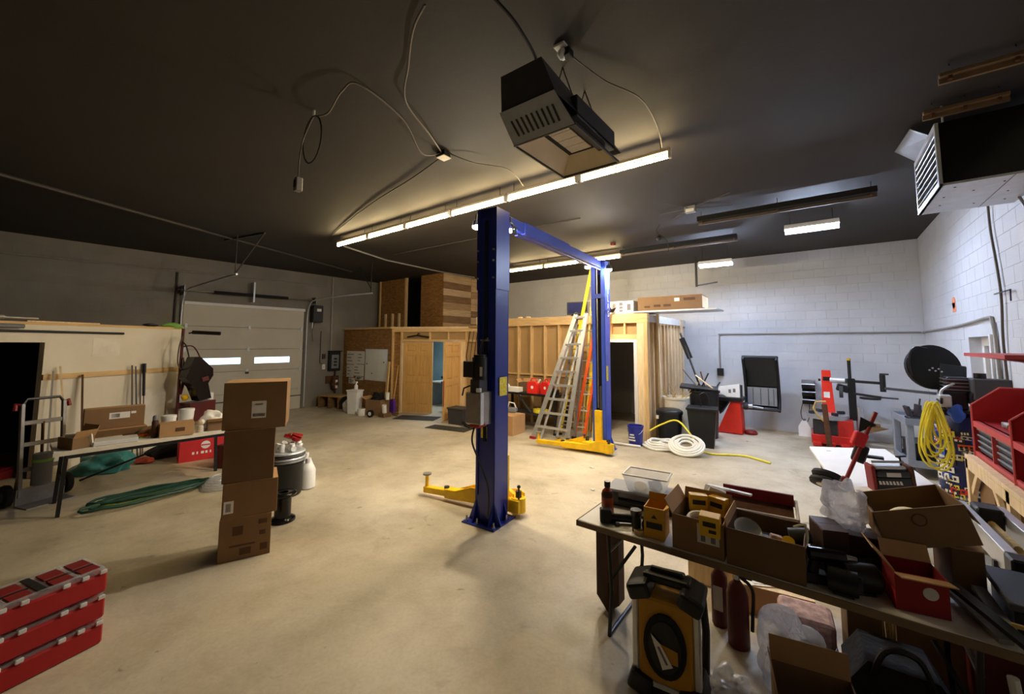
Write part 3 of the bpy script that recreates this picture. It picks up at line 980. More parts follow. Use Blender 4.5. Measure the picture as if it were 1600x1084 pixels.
# base plates with gussets and anchors
for y, s, m_, po in ((0, 1, 'lift_blue', p_near), (LD, -1, 'lift_blue_light', p_far)):
    bp = obj('base_plate', B().bx(-0.24, 0.2, y - s * 0.24, y + s * 0.2, 0, 0.016), m_, lift)
    for sx in (-1, 1):
        obj('gusset', B().prism([(sx * 0.13, 0.016), (sx * 0.22, 0.016), (sx * 0.13, 0.24)], y - s * 0.13, y - s * 0.115, 'xz'), m_, bp)
        obj('gusset', B().prism([(sx * 0.13, 0.016), (sx * 0.2, 0.016), (sx * 0.13, 0.2)], y + s * 0.05, y + s * 0.06, 'xz'), m_, bp)
        obj('gusset', B().prism([(y - s * 0.135, 0.016), (y - s * 0.22, 0.016), (y - s * 0.135, 0.24)], sx * 0.11 - 0.006, sx * 0.11 + 0.006, 'yz'), m_, bp)
    for (ax, ay) in ((-0.2, -0.2), (-0.05, -0.2), (0.17, -0.2), (0.17, 0.05), (-0.21, 0.05)):
        obj('anchor_bolt', B().cyl((ax, y + s * ay, 0.016), (ax, y + s * ay, 0.075), 0.011, n=8).cyl((ax, y + s * ay, 0.016), (ax, y + s * ay, 0.03), 0.022, n=6), 'steel', bp)
# overhead beam
bm_ = obj('overhead_beam', B().bx(-0.07, 0.07, -0.1, LD + 0.1, LH - 0.14, LH, 0.006), 'lift_blue', lift)
obj('beam_sleeve', B().bx(-0.08, 0.08, 0.6, 2.0, LH - 0.15, LH + 0.01), 'lift_blue', bm_)
for yy in (0.0, LD):
    obj('beam_bracket', B().prism([(yy - 0.14, LH), (yy + 0.14, LH), (yy + 0.14, LH - 0.1), (yy + 0.06, LH - 0.25), (yy - 0.06, LH - 0.25), (yy - 0.14, LH - 0.1)], -0.085, 0.085, 'yz'), 'lift_blue', bm_)
obj('shutoff_bar', B().cyl((0.1, 0.3, LH - 0.2), (0.1, LD - 0.3, LH - 0.2), 0.012, n=8), 'lift_blue', bm_)
obj('limit_switch', B().bx(0.08, 0.14, 0.2, 0.3, LH - 0.24, LH - 0.13, 0.005), 'black_plastic', bm_)
# hydraulic power unit on the near post
pu = obj('power_unit', B().bx(-0.30, -0.13, -0.08, 0.06, 1.10, 1.46, 0.008), 'steel', lift)
obj('tank_front', B().bx(-0.32, -0.12, -0.2, -0.02, 1.12, 1.46, 0.012), 'aluminium_dull', pu)
obj('tank_side', B().bx(-0.12, -0.105, -0.2, -0.14, 1.12, 1.46, 0.004), 'aluminium', pu)
obj('motor', B().cyl((-0.2, -0.1, 1.60), (-0.2, -0.1, 1.84), 0.085, n=20), 'black_plastic', pu, True)
obj('capacitor_box', B().bx(-0.36, -0.22, -0.2, -0.08, 1.62, 1.80, 0.008), 'black_plastic', pu)
obj('motor_label', B().bx(-0.13, -0.10, -0.19, -0.187, 1.64, 1.74), 'paper_grey', pu)
obj('motor_cap', B().cyl((-0.2, -0.1, 1.84), (-0.2, -0.1, 1.87), 0.07, n=18), 'black_plastic', pu, True)
obj('pump_block', B().bx(-0.27, -0.14, -0.18, -0.03, 1.46, 1.60, 0.006), 'dark_steel', pu)
obj('release_lever', B().tube([(-0.28, -0.16, 1.53), (-0.34, -0.2, 1.5), (-0.36, -0.2, 1.42)], 0.01, 6), 'black_plastic', pu, True)
obj('filler_cap', B().cyl((-0.14, -0.19, 1.47), (-0.14, -0.19, 1.51), 0.03, n=12), 'white_plastic', pu, True)
obj('foot_pad', B().bx(-0.26, -0.14, -0.19, -0.04, 1.085, 1.12, 0.006), 'red_plastic', pu)
obj('power_cord', B().tube(spline([(-0.2, -0.1, 1.87), (-0.16, -0.12, 2.0), (-0.05, -0.16, 2.05)], 6), 0.01, 6), 'cord_black', pu, True)
obj('hydraulic_hose', B().tube(spline([(-0.22, -0.15, 1.1), (-0.2, -0.22, 0.95), (-0.12, -0.2, 0.75), (-0.02, -0.17, 0.5), (-0.02, -0.16, 0.2)], 6), 0.011, 6), 'cord_black', pu, True)
pu.location = (0.215, -0.17, 0)
# decals
obj('decal', B().bx(0.141, 0.143, -0.06, 0.09, 1.40, 1.61), 'sticker_yellow', p_near)
obj('decal', B().bx(-0.06, -0.025, -0.137, -0.135, 0.93, 1.05).bx(-0.015, 0.025, -0.137, -0.135, 0.93, 1.06), 'sticker_yellow', p_near)
obj('decal', B().bx(0.131, 0.133, LD - 0.1, LD + 0.0, 1.30, 1.58), 'sticker_yellow', p_far)
for i_, ch in enumerate('ATLAS'):
    text_mesh('letter', ch, 0.17, 'white_plastic', p_far, (0.143, LD + 0.02, 3.14 - i_ * 0.145), (PI / 2, 0, PI / 2))
    text_mesh('letter', ch, 0.17, 'white_plastic', p_near, (0.143, 0.0, 3.3 - i_ * 0.14), (PI / 2, 0, PI / 2)) if False else None
# carriages and swing arms
c1 = obj('carriage', B().bx(-0.12, 0.12, 0.02, 0.19, 0.06, 0.7, 0.006).bx(-0.30, 0.26, 0.16, 0.24, 0.06, 0.2, 0.006), 'lift_yellow', lift)
c2 = obj('carriage', B().bx(-0.075, 0.06, LD - 0.2, LD - 0.1, 0.06, 0.76, 0.006).bx(-0.26, 0.30, LD - 0.36, LD - 0.2, 0.05, 0.2, 0.006), 'lift_yellow', lift)
obj('cylinder_boot', B().cyl((0.03, LD - 0.12, 0.76), (0.03, LD - 0.12, 1.18), 0.03, n=12).cyl((0.03, LD - 0.12, 1.18), (0.03, LD - 0.12, 1.21), 0.03, 0.01, 12), 'dark_grey', lift, True)
def swing_arm(piv, tip, zt, parent=lift, post_h=0.0, pad_z=0.25):
    piv, tip = Vector(piv), Vector(tip)
    d = (tip - piv); L_ = d.length; dn = d.normalized()
    mid = piv + dn * L_ * 0.62
    arm = obj('swing_arm', B().bar(piv, mid, 0.12, 0.11, (0, 0, 1), 0.006), 'lift_yellow', parent)
    obj('inner_arm', B().bar(mid - dn * 0.1, tip, 0.085, 0.075, (0, 0, 1), 0.005), 'lift_yellow', arm)
    sd = Vector((-dn.y, dn.x, 0))
    for s in (-1, 1):
        o = piv + sd * s * 0.066
        pts = [o + Vector((0, 0, 0.05)), o + dn * 0.42 + Vector((0, 0, 0.05)), o + dn * 0.16 + Vector((0, 0, 0.13)), o + Vector((0, 0, 0.13))]
        obj('arm_gusset', B().poly(pts, 0.012), 'lift_yellow', arm)
    obj('pivot_pin', B().cyl(piv - Vector((0, 0, 0.08)), piv + Vector((0, 0, 0.16)), 0.035, n=12), 'dark_steel', arm, True)
    obj('pivot_boss', B().cyl(piv - Vector((0, 0, 0.07)), piv + Vector((0, 0, 0.09)), 0.085, n=16), 'lift_yellow', arm, True)
    t = tip - dn * 0.03
    obj('pad_post', B().cyl(t + Vector((0, 0, -0.04)), (t.x, t.y, pad_z), 0.024, n=12), 'lift_yellow', arm, True)
    obj('pad', B().cyl((t.x, t.y, pad_z), (t.x, t.y, pad_z + 0.02), 0.055, n=16), 'aluminium_dull', arm, True)
    obj('stop_ring', B().cyl(mid + Vector((0, 0, 0.05)), mid + Vector((0, 0, 0.075)), 0.035, n=12), 'dark_steel', arm, True)
    return arm
swing_arm((-0.24, 0.2, 0.12), (-1.16, 0.12, 0.085), 0, pad_z=0.27)
swing_arm((0.2, 0.26, 0.12), (-0.70, 0.94, 0.085), 0, pad_z=0.16)
swing_arm((0.22, LD - 0.3, 0.12), (-1.2, LD - 0.36, 0.085), 0, pad_z=0.25)
swing_arm((-0.2, LD - 0.26, 0.12), (-0.9, LD - 0.12, 0.085), 0, pad_z=0.15)
obj('arm_lock_knob', B().cyl((0.24, 0.2, 0.2), (0.24, 0.2, 0.34), 0.01, n=8).blob((0.24, 0.2, 0.35), (0.022, 0.022, 0.022), 1, 0, 2), 'black_plastic', c1, True)
obj('arm_lock_knob', B().cyl((-0.24, LD - 0.3, 0.2), (-0.24, LD - 0.3, 0.3), 0.012, n=8).blob((-0.24, LD - 0.3, 0.31), (0.025, 0.025, 0.025), 1, 0, 2), 'dark_steel', c2, True)
# small floods clamped to the posts
def flood(loc, label, aim):
    f = thing('flood_lamp', label, 'lamp', loc, aim, 'work lamps clamped high on the lift posts')
    obj('housing', B().lathe([(0.02, 0.09), (0.045, 0.07), (0.06, 0.0)], (0, 0, 0), 14), 'dark_grey', f, True)
    obj('lens', B().lathe([(0.056, -0.001), (0.05, -0.03), (0.02, -0.045)], (0, 0, 0), 14), 'flood_glow', f, True)
    obj('bracket', B().bar((0, 0, 0.09), (0, 0, 0.16), 0.02, 0.02), 'dark_steel', f)
flood((-3.57, 3.86, 3.54), 'bright round work lamp left of the near lift post top', (0.0, 0, 0))
flood((-3.02, 3.88, 3.40), 'bright round work lamp right of the near lift post top', (0, 0, 0))
flood((-3.60, 7.10, 3.50), 'bright work lamp left of the far lift post top', (0, 0, 0))
flood((-3.16, 7.10, 3.40), 'bright work lamp right of the far lift post top', (0, 0, 0))

# ================================================================== ceiling fittings
def strip_light(x0, x1, y, z, label, group):
    f = thing('strip_light', label, 'strip light', ((x0 + x1) / 2, y, z), 0, group)
    L_ = (x1 - x0) / 2 - 0.015
    obj('channel', B().bx(-L_, L_, -0.022, 0.022, 0.045, 0.085, 0.006), 'heater_white', f)
    obj('tube', B().cyl((-L_ + 0.03, 0, 0.0), (L_ - 0.03, 0, 0.0), 0.022, n=12), 'tube_glow', f, True)
    for sx in (-1, 1):
        obj('end_cap', B().bx(sx * L_ - sx * 0.03, sx * L_, -0.026, 0.026, -0.028, 0.05, 0.004), 'off_white', f)
        obj('hanger', B().cyl((sx * L_ * 0.8, 0, 0.085), (sx * L_ * 0.8, 0, ZC - z), 0.005, n=6), 'dark_steel', f)
    return f
xs = [-7.72, -6.63, -5.53, -4.43, -3.34, -2.24, -1.15]
od = ['first', 'second', 'third', 'fourth', 'fifth', 'sixth']
for i in range(6):
    strip_light(xs[i], xs[i + 1], 4.21, 3.95, 'lit strip light, %s from the left in the long row over the lift' % od[i], 'near row of strip lights')
xs2 = [-6.72, -5.60, -4.57, -3.52]
for i in range(3):
    strip_light(xs2[i], xs2[i + 1], 8.6, 3.95, 'lit strip light, %s from the left in the short row over the office' % od[i], 'far row of strip lights')
def led(x0, x1, y, z, label):
    f = thing('led_light', label, 'led light', ((x0 + x1) / 2, y, z), 0, 'white led wrap lights')
    L_ = (x1 - x0) / 2
    obj('lens', B().bx(-L_, L_, -0.075, 0.07, -0.085, -0.045, 0.012), 'led_glow', f)
    obj('shade', B().bx(-L_ - 0.012, L_ + 0.012, -0.09, 0.09, -0.045, 0.0, 0.004), 'white_plastic', f)
    obj('shade_lip', B().bx(-L_ - 0.012, L_ + 0.012, 0.072, 0.09, -0.10, -0.045, 0.004), 'white_plastic', f)
    obj('housing', B().bx(-L_ - 0.01, L_ + 0.01, -0.075, 0.075, 0.0, 0.03, 0.004), 'white_plastic', f)
    for sx in (-1, 1):
        obj('hanger', B().cyl((sx * L_ * 0.8, 0, 0.03), (sx * L_ * 0.8, 0, ZC - z), 0.005, n=6), 'dark_steel', f)
led(-0.42, 0.27, 8.0, 3.93, 'glowing white led light nearest the right wall heater')
led(-2.13, -1.49, 9.66, 3.80, 'glowing white led light close to the back block wall')
def dead_fixture(x0, x1, y, z, label, mat, wd=0.06):
    f = thing('unlit_strip', label, 'strip light', ((x0 + x1) / 2, y, z), 0)
    L_ = (x1 - x0) / 2
    obj('channel', B().bx(-L_, L_, -wd, wd, 0.02, 0.10 if wd > 0.04 else 0.055, 0.006), mat, f)
    obj('reflector_lip', B().bx(-L_, L_, wd - 0.012, wd + 0.012, -0.02, 0.03), mat if mat != 'black_matte' else 'cord_grey', f)
    for k in range(3):
        xx = -L_ + 0.06 + k * (L_ - 0.06)
        obj('lamp_holder', B().bx(xx - 0.012, xx + 0.012, -0.02, 0.02, -0.01, 0.02, 0.004), 'rust_steel', f)
        obj('hanger', B().cyl((xx, 0, 0.1), (xx, 0, ZC - z), 0.005, n=6), 'dark_steel', f)
dead_fixture(-1.55, 0.65, 7.0, 3.97, 'long dark unlit strip fixture on the ceiling left of the wall heater', 'black_matte')
dead_fixture(-3.5, -1.2, 8.5, 3.97, 'dark unlit strip fixture continuing the far light row to the right', 'black_matte')
dead_fixture(0.80, 1.58, 4.36, 4.03, 'bare brown unlit strip at the top right edge of the ceiling', 'table_edge', 0.022)
dead_fixture(0.80, 1.31, 5.0, 4.03, 'shorter bare brown unlit strip just above the wall heater', 'table_edge', 0.02)
st_ = thing('swing_bracket', 'black angled steel bracket hanging from the ceiling by the back led light', 'bracket', (-2.42, 10.6, ZC))
obj('arm', B().bar((0, 0, 0), (0, 0, -0.75), 0.05, 0.03).bar((0, 0, -0.72), (0.45, 0.1, -0.66), 0.03, 0.03), 'black_plastic', st_)
# infrared heater hung in the middle
ih = thing('infrared_heater', 'grey infrared heater with flared reflector hung over the near light row', 'heater', (-1.54, 2.73, 3.5))
RX, RY = 0.26, 0.37
hs = B()
lo = [(-RX + 0.05, -RY - 0.22, 0.12), (RX - 0.02, -RY - 0.22, 0.12), (RX, RY + 0.06, 0.10), (-RX, RY + 0.06, 0.10)]
hi = [(-RX + 0.09, -RY - 0.28, 0.36), (RX - 0.09, -RY - 0.28, 0.36), (RX - 0.12, RY, 0.30), (-RX + 0.12, RY, 0.30)]
hs._add(lo + hi, [(4, 5, 6, 7), (0, 4, 5, 1), (1, 5, 6, 2), (2, 6, 7, 3), (3, 7, 4, 0)])
obj('housing', hs, 'dark_grey', ih)
lp = B(); lp.poly([(-RX, -RY - 0.005, 0.0), (RX, -RY - 0.005, 0.0), (RX - 0.02, -RY - 0.24, 0.13), (-RX + 0.05, -RY - 0.24, 0.13)], 0.006)
grl = obj('louvre_plate', lp, 'mid_grey', ih)
for k in range(9):
    xx = -0.17 + k * 0.043
    obj('slot', B().bar((xx, -RY - 0.06, 0.022), (xx + 0.01, -RY - 0.17, 0.083), 0.014, 0.006, (0, 0, 1)), 'black_matte', grl)
inn = [(-0.14, -0.30, 0.13), (0.14, -0.30, 0.13), (0.14, 0.26, 0.13), (-0.14, 0.26, 0.13)]
out = [(-RX, -RY, 0.0), (RX, -RY, 0.0), (RX, RY, 0.0), (-RX, RY, 0.0)]
for i in range(4):
    j = (i + 1) % 4
    obj('reflector_panel', B().poly([out[i], out[j], inn[j], inn[i]], 0.004), 'heater_white', ih)
obj('burner_frame', B().bx(-0.14, 0.14, -0.30, 0.26, 0.13, 0.15), 'black_matte', ih)
for k in range(4):
    obj('burner_tile', B().bx(-0.09, 0.09, -0.24 + k * 0.115, -0.13 + k * 0.115, 0.120, 0.131), 'heater_tile', ih)
rim = B()
for i in range(4):
    rim.bar(out[i], out[(i + 1) % 4], 0.012, 0.02)
obj('rim', rim, 'dark_grey', ih)
obj('side_box', B().bx(RX - 0.14, RX - 0.02, -0.3, RY - 0.02, 0.1, 0.26, 0.006), 'dark_grey', ih)
for (yy) in (-0.12, 0.25):
    for sx in (-0.12, 0.14):
        obj('hanging_chain', B().cyl((sx, yy, 0.28), (0.02, yy, ZC - 3.5), 0.006, n=6), 'cord_grey', ih)
# ceiling-hung unit heater at the right
uh = thing('unit_heater', 'large black unit heater with louvred end hung at the ceiling beside the right wall', 'heater', (1.19, 5.57, 3.40))
obj('cabinet', B().bx(-0.29, 0.36, -0.50, 0.50, 0.02, 0.58, 0.006), 'black_gloss', uh)
obj('bottom_panel', B().bx(-0.31, 0.36, -0.51, 0.51, 0.0, 0.02), 'galvanised', uh)
obj('louvre_frame', B().bx(-0.315, -0.29, -0.51, -0.47, 0, 0.58).bx(-0.315, -0.29, 0.47, 0.51, 0, 0.58).bx(-0.315, -0.29, -0.47, 0.47, 0, 0.05).bx(-0.315, -0.29, -0.47, 0.47, 0.53, 0.58), 'galvanised', uh)
for k in range(7):
    obj('louvre', B().box((-0.30, 0, 0.09 + k * 0.066), (0.028, 0.94, 0.006), (0, -0.5, 0)), 'galvanised', uh)
for (sx, sy) in ((-0.2, -0.4), (-0.05, -0.2), (0.1, -0.35), (0.2, 0.0), (-0.2, 0.2), (0.05, 0.3), (0.25, 0.3), (-0.22, -0.1)):
    obj('screw', B().cyl((sx, sy, 0.0), (sx, sy, -0.004), 0.008, n=8), 'dark_steel', uh)
obj('seam', B().bx(0.12, 0.125, -0.51, 0.51, -0.003, 0.0), 'mid_grey', uh)
for (sx, sy) in ((-0.25, -0.45), (-0.25, 0.45), (0.32, -0.45), (0.32, 0.45)):
    obj('hanger_rod', B().cyl((sx, sy, 0.58), (sx, sy, ZC - 3.4), 0.008, n=6), 'galvanised', uh)
obj('deflector', B().poly([(-0.29, -0.25, 0.56), (-0.29, 0.45, 0.56), (-0.48, 0.35, 0.70), (-0.42, -0.15, 0.72)], 0.004), 'mid_grey', uh)
obj('gas_pipe', B().tube(spline([(0.34, 0.3, 0.0), (0.37, 0.25, -0.2), (0.37, 0.3, -0.5)], 5), 0.012, 6), 'conduit', uh, True)
# cords, boxes and the hanging outlet
zc_ = ZC - 0.02
def cord(pts, r, mat, label, name='extension_cord'):
    return solo(name, B().tube(spline(pts, 8), r, 6), mat, label, 'cord', smooth=True)
cord([(-3.31, 2.99, zc_), (-3.05, 2.6, zc_ - 0.05), (-2.8, 2.1, zc_ - 0.03), (-2.45, 1.85, zc_), (-2.13, 1.64, zc_), (-1.9, 1.55, zc_)], 0.008, 'cord_grey', 'thin grey cord running up the ceiling to the top edge above the junction box')
cord([(-3.31, 2.99, zc_), (-3.3, 2.7, zc_ - 0.12), (-3.1, 2.3, zc_), (-2.95, 1.75, zc_), (-3.1, 1.68, zc_ - 0.03), (-3.45, 1.75, zc_ - 0.06), (-3.66, 1.75, zc_ - 0.02)], 0.008, 'cord_grey', 'grey cord looping over the dark ceiling towards the hanging outlet')
cord([(-3.36, 3.05, zc_), (-4.2, 3.25, zc_), (-5.5, 3.5, zc_), (-7.6, 4.05, zc_), (-8.3, 4.4, zc_)], 0.009, 'cord_black', 'dark cable running left across the ceiling to the end of the near light row')
cord([(-3.25, 3.05, zc_), (-3.1, 3.3, zc_ - 0.06), (-2.95, 3.75, zc_ - 0.02), (-3.02, 4.15, 4.05)], 0.006, 'cord_grey', 'pale cord curving from the junction box to the near light row')
jb = thing('junction_box', 'small ceiling junction box where the cords meet left of the infrared heater', 'junction box', (-3.32, 3.02, ZC))
obj('box', B().bx(-0.07, 0.07, -0.05, 0.05, -0.06, 0, 0.005), 'black_plastic', jb)
obj('cover', B().bx(-0.05, 0.07, -0.06, 0.06, -0.07, -0.06), 'off_white', jb)
dr = thing('drop_outlet', 'outlet hanging on a looped cord from the dark ceiling at the left', 'outlet', (-3.66, 1.72, ZC))
obj('hook', B().cyl((0, 0, 0), (0, 0, -0.05), 0.012, n=8), 'white_plastic', dr)
ring = []
for k in range(25):
    a = PI / 2 + 2 * PI * k / 24
    ring.append((0.13 + 0.17 * math.cos(a) - 0.1, -0.02, -0.30 + 0.22 * math.sin(a)))
obj('loop', B().tube(ring, 0.007, 6), 'cord_black', dr, True)
obj('drop', B().tube(spline([(0, 0, -0.05), (-0.12, -0.03, -0.25), (-0.16, -0.04, -0.45), (-0.16, -0.04, -0.62)], 6), 0.007, 6), 'cord_grey', dr, True)
obj('outlet_box', B().bx(-0.19, -0.13, -0.07, -0.01, -0.75, -0.62, 0.006), 'aluminium_dull', dr)
obj('receptacle', B().bx(-0.18, -0.14, -0.075, -0.07, -0.72, -0.65), 'ink', dr)
cord([(-1.52, 1.79, zc_), (-1.5, 2.0, zc_ - 0.05), (-1.55, 2.3, zc_ - 0.12), (-1.66, 2.3, 3.88)], 0.012, 'cord_black', 'thick black cord from the top edge down to the infrared heater')
cord([(-1.4, 2.45, zc_), (-1.3, 2.9, zc_ - 0.02), (-1.15, 3.3, zc_ - 0.03), (-1.2, 3.9, zc_), (-1.25, 4.2, 4.04)], 0.007, 'cord_grey', 'thin cord from the infrared heater plug to the right end of the near light row')
hp_ = thing('ceiling_outlet', 'white outlet with a hanging plug on the ceiling above the infrared heater', 'outlet', (-1.41, 2.42, ZC))
obj('plate', B().bx(-0.045, 0.045, -0.06, 0.06, -0.02, 0, 0.004), 'white_plastic', hp_)
obj('plug', B().blob((0.0, 0.0, -0.05), (0.035, 0.05, 0.04), 3, 0.2, 2), 'white_plastic', hp_, True)
obj('transformer', B().bx(0.0, 0.06, -0.02, 0.06, -0.08, -0.02, 0.006), 'black_plastic', hp_)
cj = thing('ceiling_box', 'small ceiling box with thin wires fanning out near the unlit fixture', 'junction box', (-1.56, 6.6, ZC))
obj('box', B().bx(-0.08, 0.08, -0.05, 0.05, -0.10, 0, 0.005), 'mid_grey', cj)
obj('lens', B().bx(-0.06, 0.06, -0.052, -0.05, -0.10, -0.05), 'white_plastic', cj)
for e in ((-0.25, -0.4), (-0.5, 0.1), (0.6, -0.3), (0.55, 0.3), (-0.4, 0.5)):
    obj('wire', B().tube(spline([(0, 0, -0.03), (e[0] * 0.5, e[1] * 0.5, -0.02), (e[0], e[1], -0.01)], 4), 0.006, 5), 'cord_grey', cj)
sm_ = thing('hanging_sensor', 'small dark sensor hanging on a wire from the ceiling by the far strip lights', 'sensor', (-2.25, 7.3, ZC))
obj('wire', B().tube(spline([(0, 0, 0), (-0.1, 0.1, -0.1), (0.05, 0.2, -0.25), (0.05, 0.3, -0.45)], 5), 0.006, 5), 'cord_black', sm_)
obj('head', B().blob((-0.06, 0.12, -0.22), (0.05, 0.05, 0.06), 2, 0.1, 2), 'black_plastic', sm_, True)
solo('smoke_detector', B().lathe([(0.02, -0.06), (0.055, -0.05), (0.06, 0.0)], (0, 0, 0), 14), 'maroon', 'small dark red detector on the ceiling right of the lift beam', 'detector', (-3.5, 8.1, ZC), smooth=True)
conduit([(-8.25, -0.1, zc_), (-9.28, 2.22, zc_), (-10.75, 5.58, zc_), (-11.2, 6.6, zc_)], 0.025, 'conduit_dark', 'dark conduit running along the ceiling parallel to the left wall', 'ceiling_conduit')
conduit([(-8.35, 4.7, zc_), (-8.9, 6.2, zc_), (-9.05, 8.2, zc_), (-8.95, 9.6, zc_)], 0.02, 'conduit', 'pale conduit along the ceiling from the near light row to the loft planks', 'ceiling_conduit')
conduit([(-8.2, 5.9, zc_), (-3.2, 6.05, zc_)], 0.012, 'conduit_dark', 'thin conduit crossing the ceiling behind the lift beam', 'ceiling_conduit')
# conduits on the back and right walls
conduit(spline([(-2.1, YB - 0.02, 1.40), (-2.1, YB - 0.02, 2.15), (-2.05, YB - 0.02, 2.24), (-1.95, YB - 0.02, 2.25), (0, YB - 0.02, 2.25), (1.55, YB - 0.02, 2.25)], 6), 0.018, 'conduit', 'grey conduit running along the back wall down to the black outlet')
conduit(spline([(1.58, YB - 0.02, 2.25), (1.58, 9.4, 2.27), (1.58, 8.4, 2.29), (1.58, 7.35, 2.33), (1.58, 7.2, 2.28), (1.58, 7.12, 2.0), (1.58, 7.08, 1.3)], 6), 0.018, 'conduit', 'grey conduit running along the right wall and down beside the window')
solo('outlet_box', B().bx(-0.07, 0.07, -0.08, 0, -0.09, 0.09, 0.008), 'black_plastic', 'black outlet box on the back wall left of the wheel balancer', 'outlet', (-2.1, YB, 1.3))
conduit(spline([(1.57, 6.93, 3.6), (1.57, 6.92, 3.3), (1.57, 6.82, 2.85), (1.57, 6.78, 2.5), (1.57, 6.85, 2.0), (1.57, 6.8, 1.3)], 6), 0.012, 'cord_grey', 'grey cable hanging down the right wall beside the window', 'wall_cable')
solo('wall_bracket', B().bar((0, -0.25, 0), (0, 0.25, 0.0), 0.012, 0.012).bar((0, -0.25, 0), (-0.02, -0.32, -0.12), 0.012, 0.012), 'dark_steel', 'thin L-shaped wire bracket across the cable on the right wall', 'bracket', (1.57, 6.74, 2.58))
solo('wall_sign', B().bx(-0.008, 0, -0.09, 0.09, -0.14, 0.0, 0.002).cyl((-0.008, 0, 0.0), (0, 0, 0.0), 0.09, n=16), 'peach_sign', 'small orange sign on the right wall near the back corner', 'sign', (XR - 0.001, 8.94, 2.64))
# ================================================================== helpers for cartons and jugs
def carton(label, loc, rz, w, d, h, mat='cardboard', tape=True, stickers=(), tilt=None, name='carton', group=None, top_mat='cardboard_light'):
    rot = rz if tilt is None else (tilt[0], tilt[1], rz)
    t = thing(name, label, 'box', loc, rot, group)
    obj('body', B().bx(-w / 2, w / 2, -d / 2, d / 2, 0, h - 0.004, 0.003), mat, t)
    for s in (-1, 1):
        obj('top_flap', B().bx(-w / 2 + 0.001, w / 2 - 0.001, s * 0.002, s * (d / 2 - 0.001), h - 0.004, h), top_mat, t)
    if tape:
        obj('tape', B().bx(-w / 2 + 0.001, w / 2 - 0.001, -0.025, 0.025, h, h + 0.001), 'cardboard_light', t)
    for (x0, x1, z0, z1, m_) in stickers:
        obj('print' if m_.startswith('card') or m_.startswith('ink') else 'sticker', B().bx(x0, x1, -d / 2 - 0.0015, -d / 2, z0, z1), m_, t)
    return t
def open_carton(label, loc, rz, w, d, h, mat='cardboard', flaps=(), tilt=None, th=0.006, name='open_carton', inner=None):
    rot = rz if tilt is None else (tilt[0], tilt[1], rz)
    t = thing(name, label, 'box', loc, rot)
    obj('bottom', B().bx(-w / 2, w / 2, -d / 2, d / 2, 0, th), mat, t)
    for (x0, x1, y0, y1) in ((-w / 2, w / 2, -d / 2, -d / 2 + th), (-w / 2, w / 2, d / 2 - th, d / 2), (-w / 2, -w / 2 + th, -d / 2 + th, d / 2 - th), (w / 2 - th, w / 2, -d / 2 + th, d / 2 - th)):
        obj('side', B().bx(x0, x1, y0, y1, th, h), mat, t)
    for (side, length, ang) in flaps:          # ang 0 = upright, 90 = level outwards
        a = math.radians(ang)
        dz, do = length * math.cos(a), length * math.sin(a)
        if side in 'fb':
            s = -1 if side == 'f' else 1
            y = s * d / 2
            pts = [(-w / 2, y, h), (w / 2, y, h), (w / 2, y + s * do, h + dz), (-w / 2, y + s * do, h + dz)]
        else:
            s = -1 if side == 'l' else 1
            x = s * w / 2
            pts = [(x, -d / 2, h), (x, d / 2, h), (x + s * do, d / 2, h + dz), (x + s * do, -d / 2, h + dz)]
        obj('flap', B().poly(pts, 0.005), inner or 'cardboard_light', t)
    return t
def jug(label, loc, rz, s, mat, cap='red_plastic', name='jug', cat='jug', group=None):
    t = thing(name, label, cat, loc, rz, group)
    obj('body', B().lathe([(0.06 * s, 0), (0.08 * s, 0.01 * s), (0.08 * s, 0.19 * s), (0.06 * s, 0.24 * s), (0.028 * s, 0.27 * s), (0.026 * s, 0.285 * s)], (0, 0, 0), 16), mat, t, True)
    obj('cap', B().cyl((0, 0, 0.285 * s), (0, 0, 0.32 * s), 0.03 * s, n=14), cap, t, True)
    return t

# ================================================================== ladders
lad = thing('multi_ladder', 'aluminium folding ladder with red feet standing open beside the far lift post', 'ladder', (-4.55, 7.16, 0))
def rail_pair(parent, f0, f1, t0, t1, w, h, mat, foot=None, n=None, rmat=None, rung=0.03, start=0.25, name='rail'):
    f0, f1, t0, t1 = map(Vector, (f0, f1, t0, t1))
    for a, b_ in ((f0, t0), (f1, t1)):
        r = obj(name, B().bar(a, b_, w, h, (0, 1, 0), 0.004), mat, parent)
        if foot:
            obj('foot', B().box((a.x, a.y, a.z + 0.02), (w + 0.045, h + 0.03, 0.06), None, 0.01), foot, parent)
    for k in range(n or 0):
        s = start + (0.97 - start) * k / max(1, n - 1)
        p, q = f0.lerp(t0, s), f1.lerp(t1, s)
        obj('rung', B().bar(p, q, rung, rung * 0.9, (0, 0, 1), 0.004), rmat or mat, parent)
rail_pair(lad, (-0.40, 0, 0), (0.40, 0, 0), (0.34, 0.58, 2.62), (0.58, 0.58, 2.64), 0.095, 0.035, 'aluminium', 'red_plastic', 9, 'aluminium', 0.05, 0.1)
rail_pair(lad, (-0.16, 0.52, 0), (0.30, 0.52, 0), (0.36, 0.62, 2.6), (0.55, 0.62, 2.6), 0.05, 0.025, 'aluminium_dull', 'black_plastic', 8, 'aluminium_dull', 0.03, 0.1)
rail_pair(lad, (-0.24, 0.06, 0.0), (0.13, 0.06, 0.0), (0.30, 0.56, 2.3), (0.47, 0.56, 2.3), 0.045, 0.02, 'galvanised', None, 0, None)
for sx in (0.33, 0.58):
    obj('hinge', B().cyl((sx - 0.02, 0.6, 2.63), (sx + 0.02, 0.6, 2.63), 0.04, n=14), 'dark_grey', lad, True)
ly = thing('step_ladder', 'tall yellow fibreglass step ladder reaching almost to the ceiling', 'ladder', (-4.4, 7.88, 0))
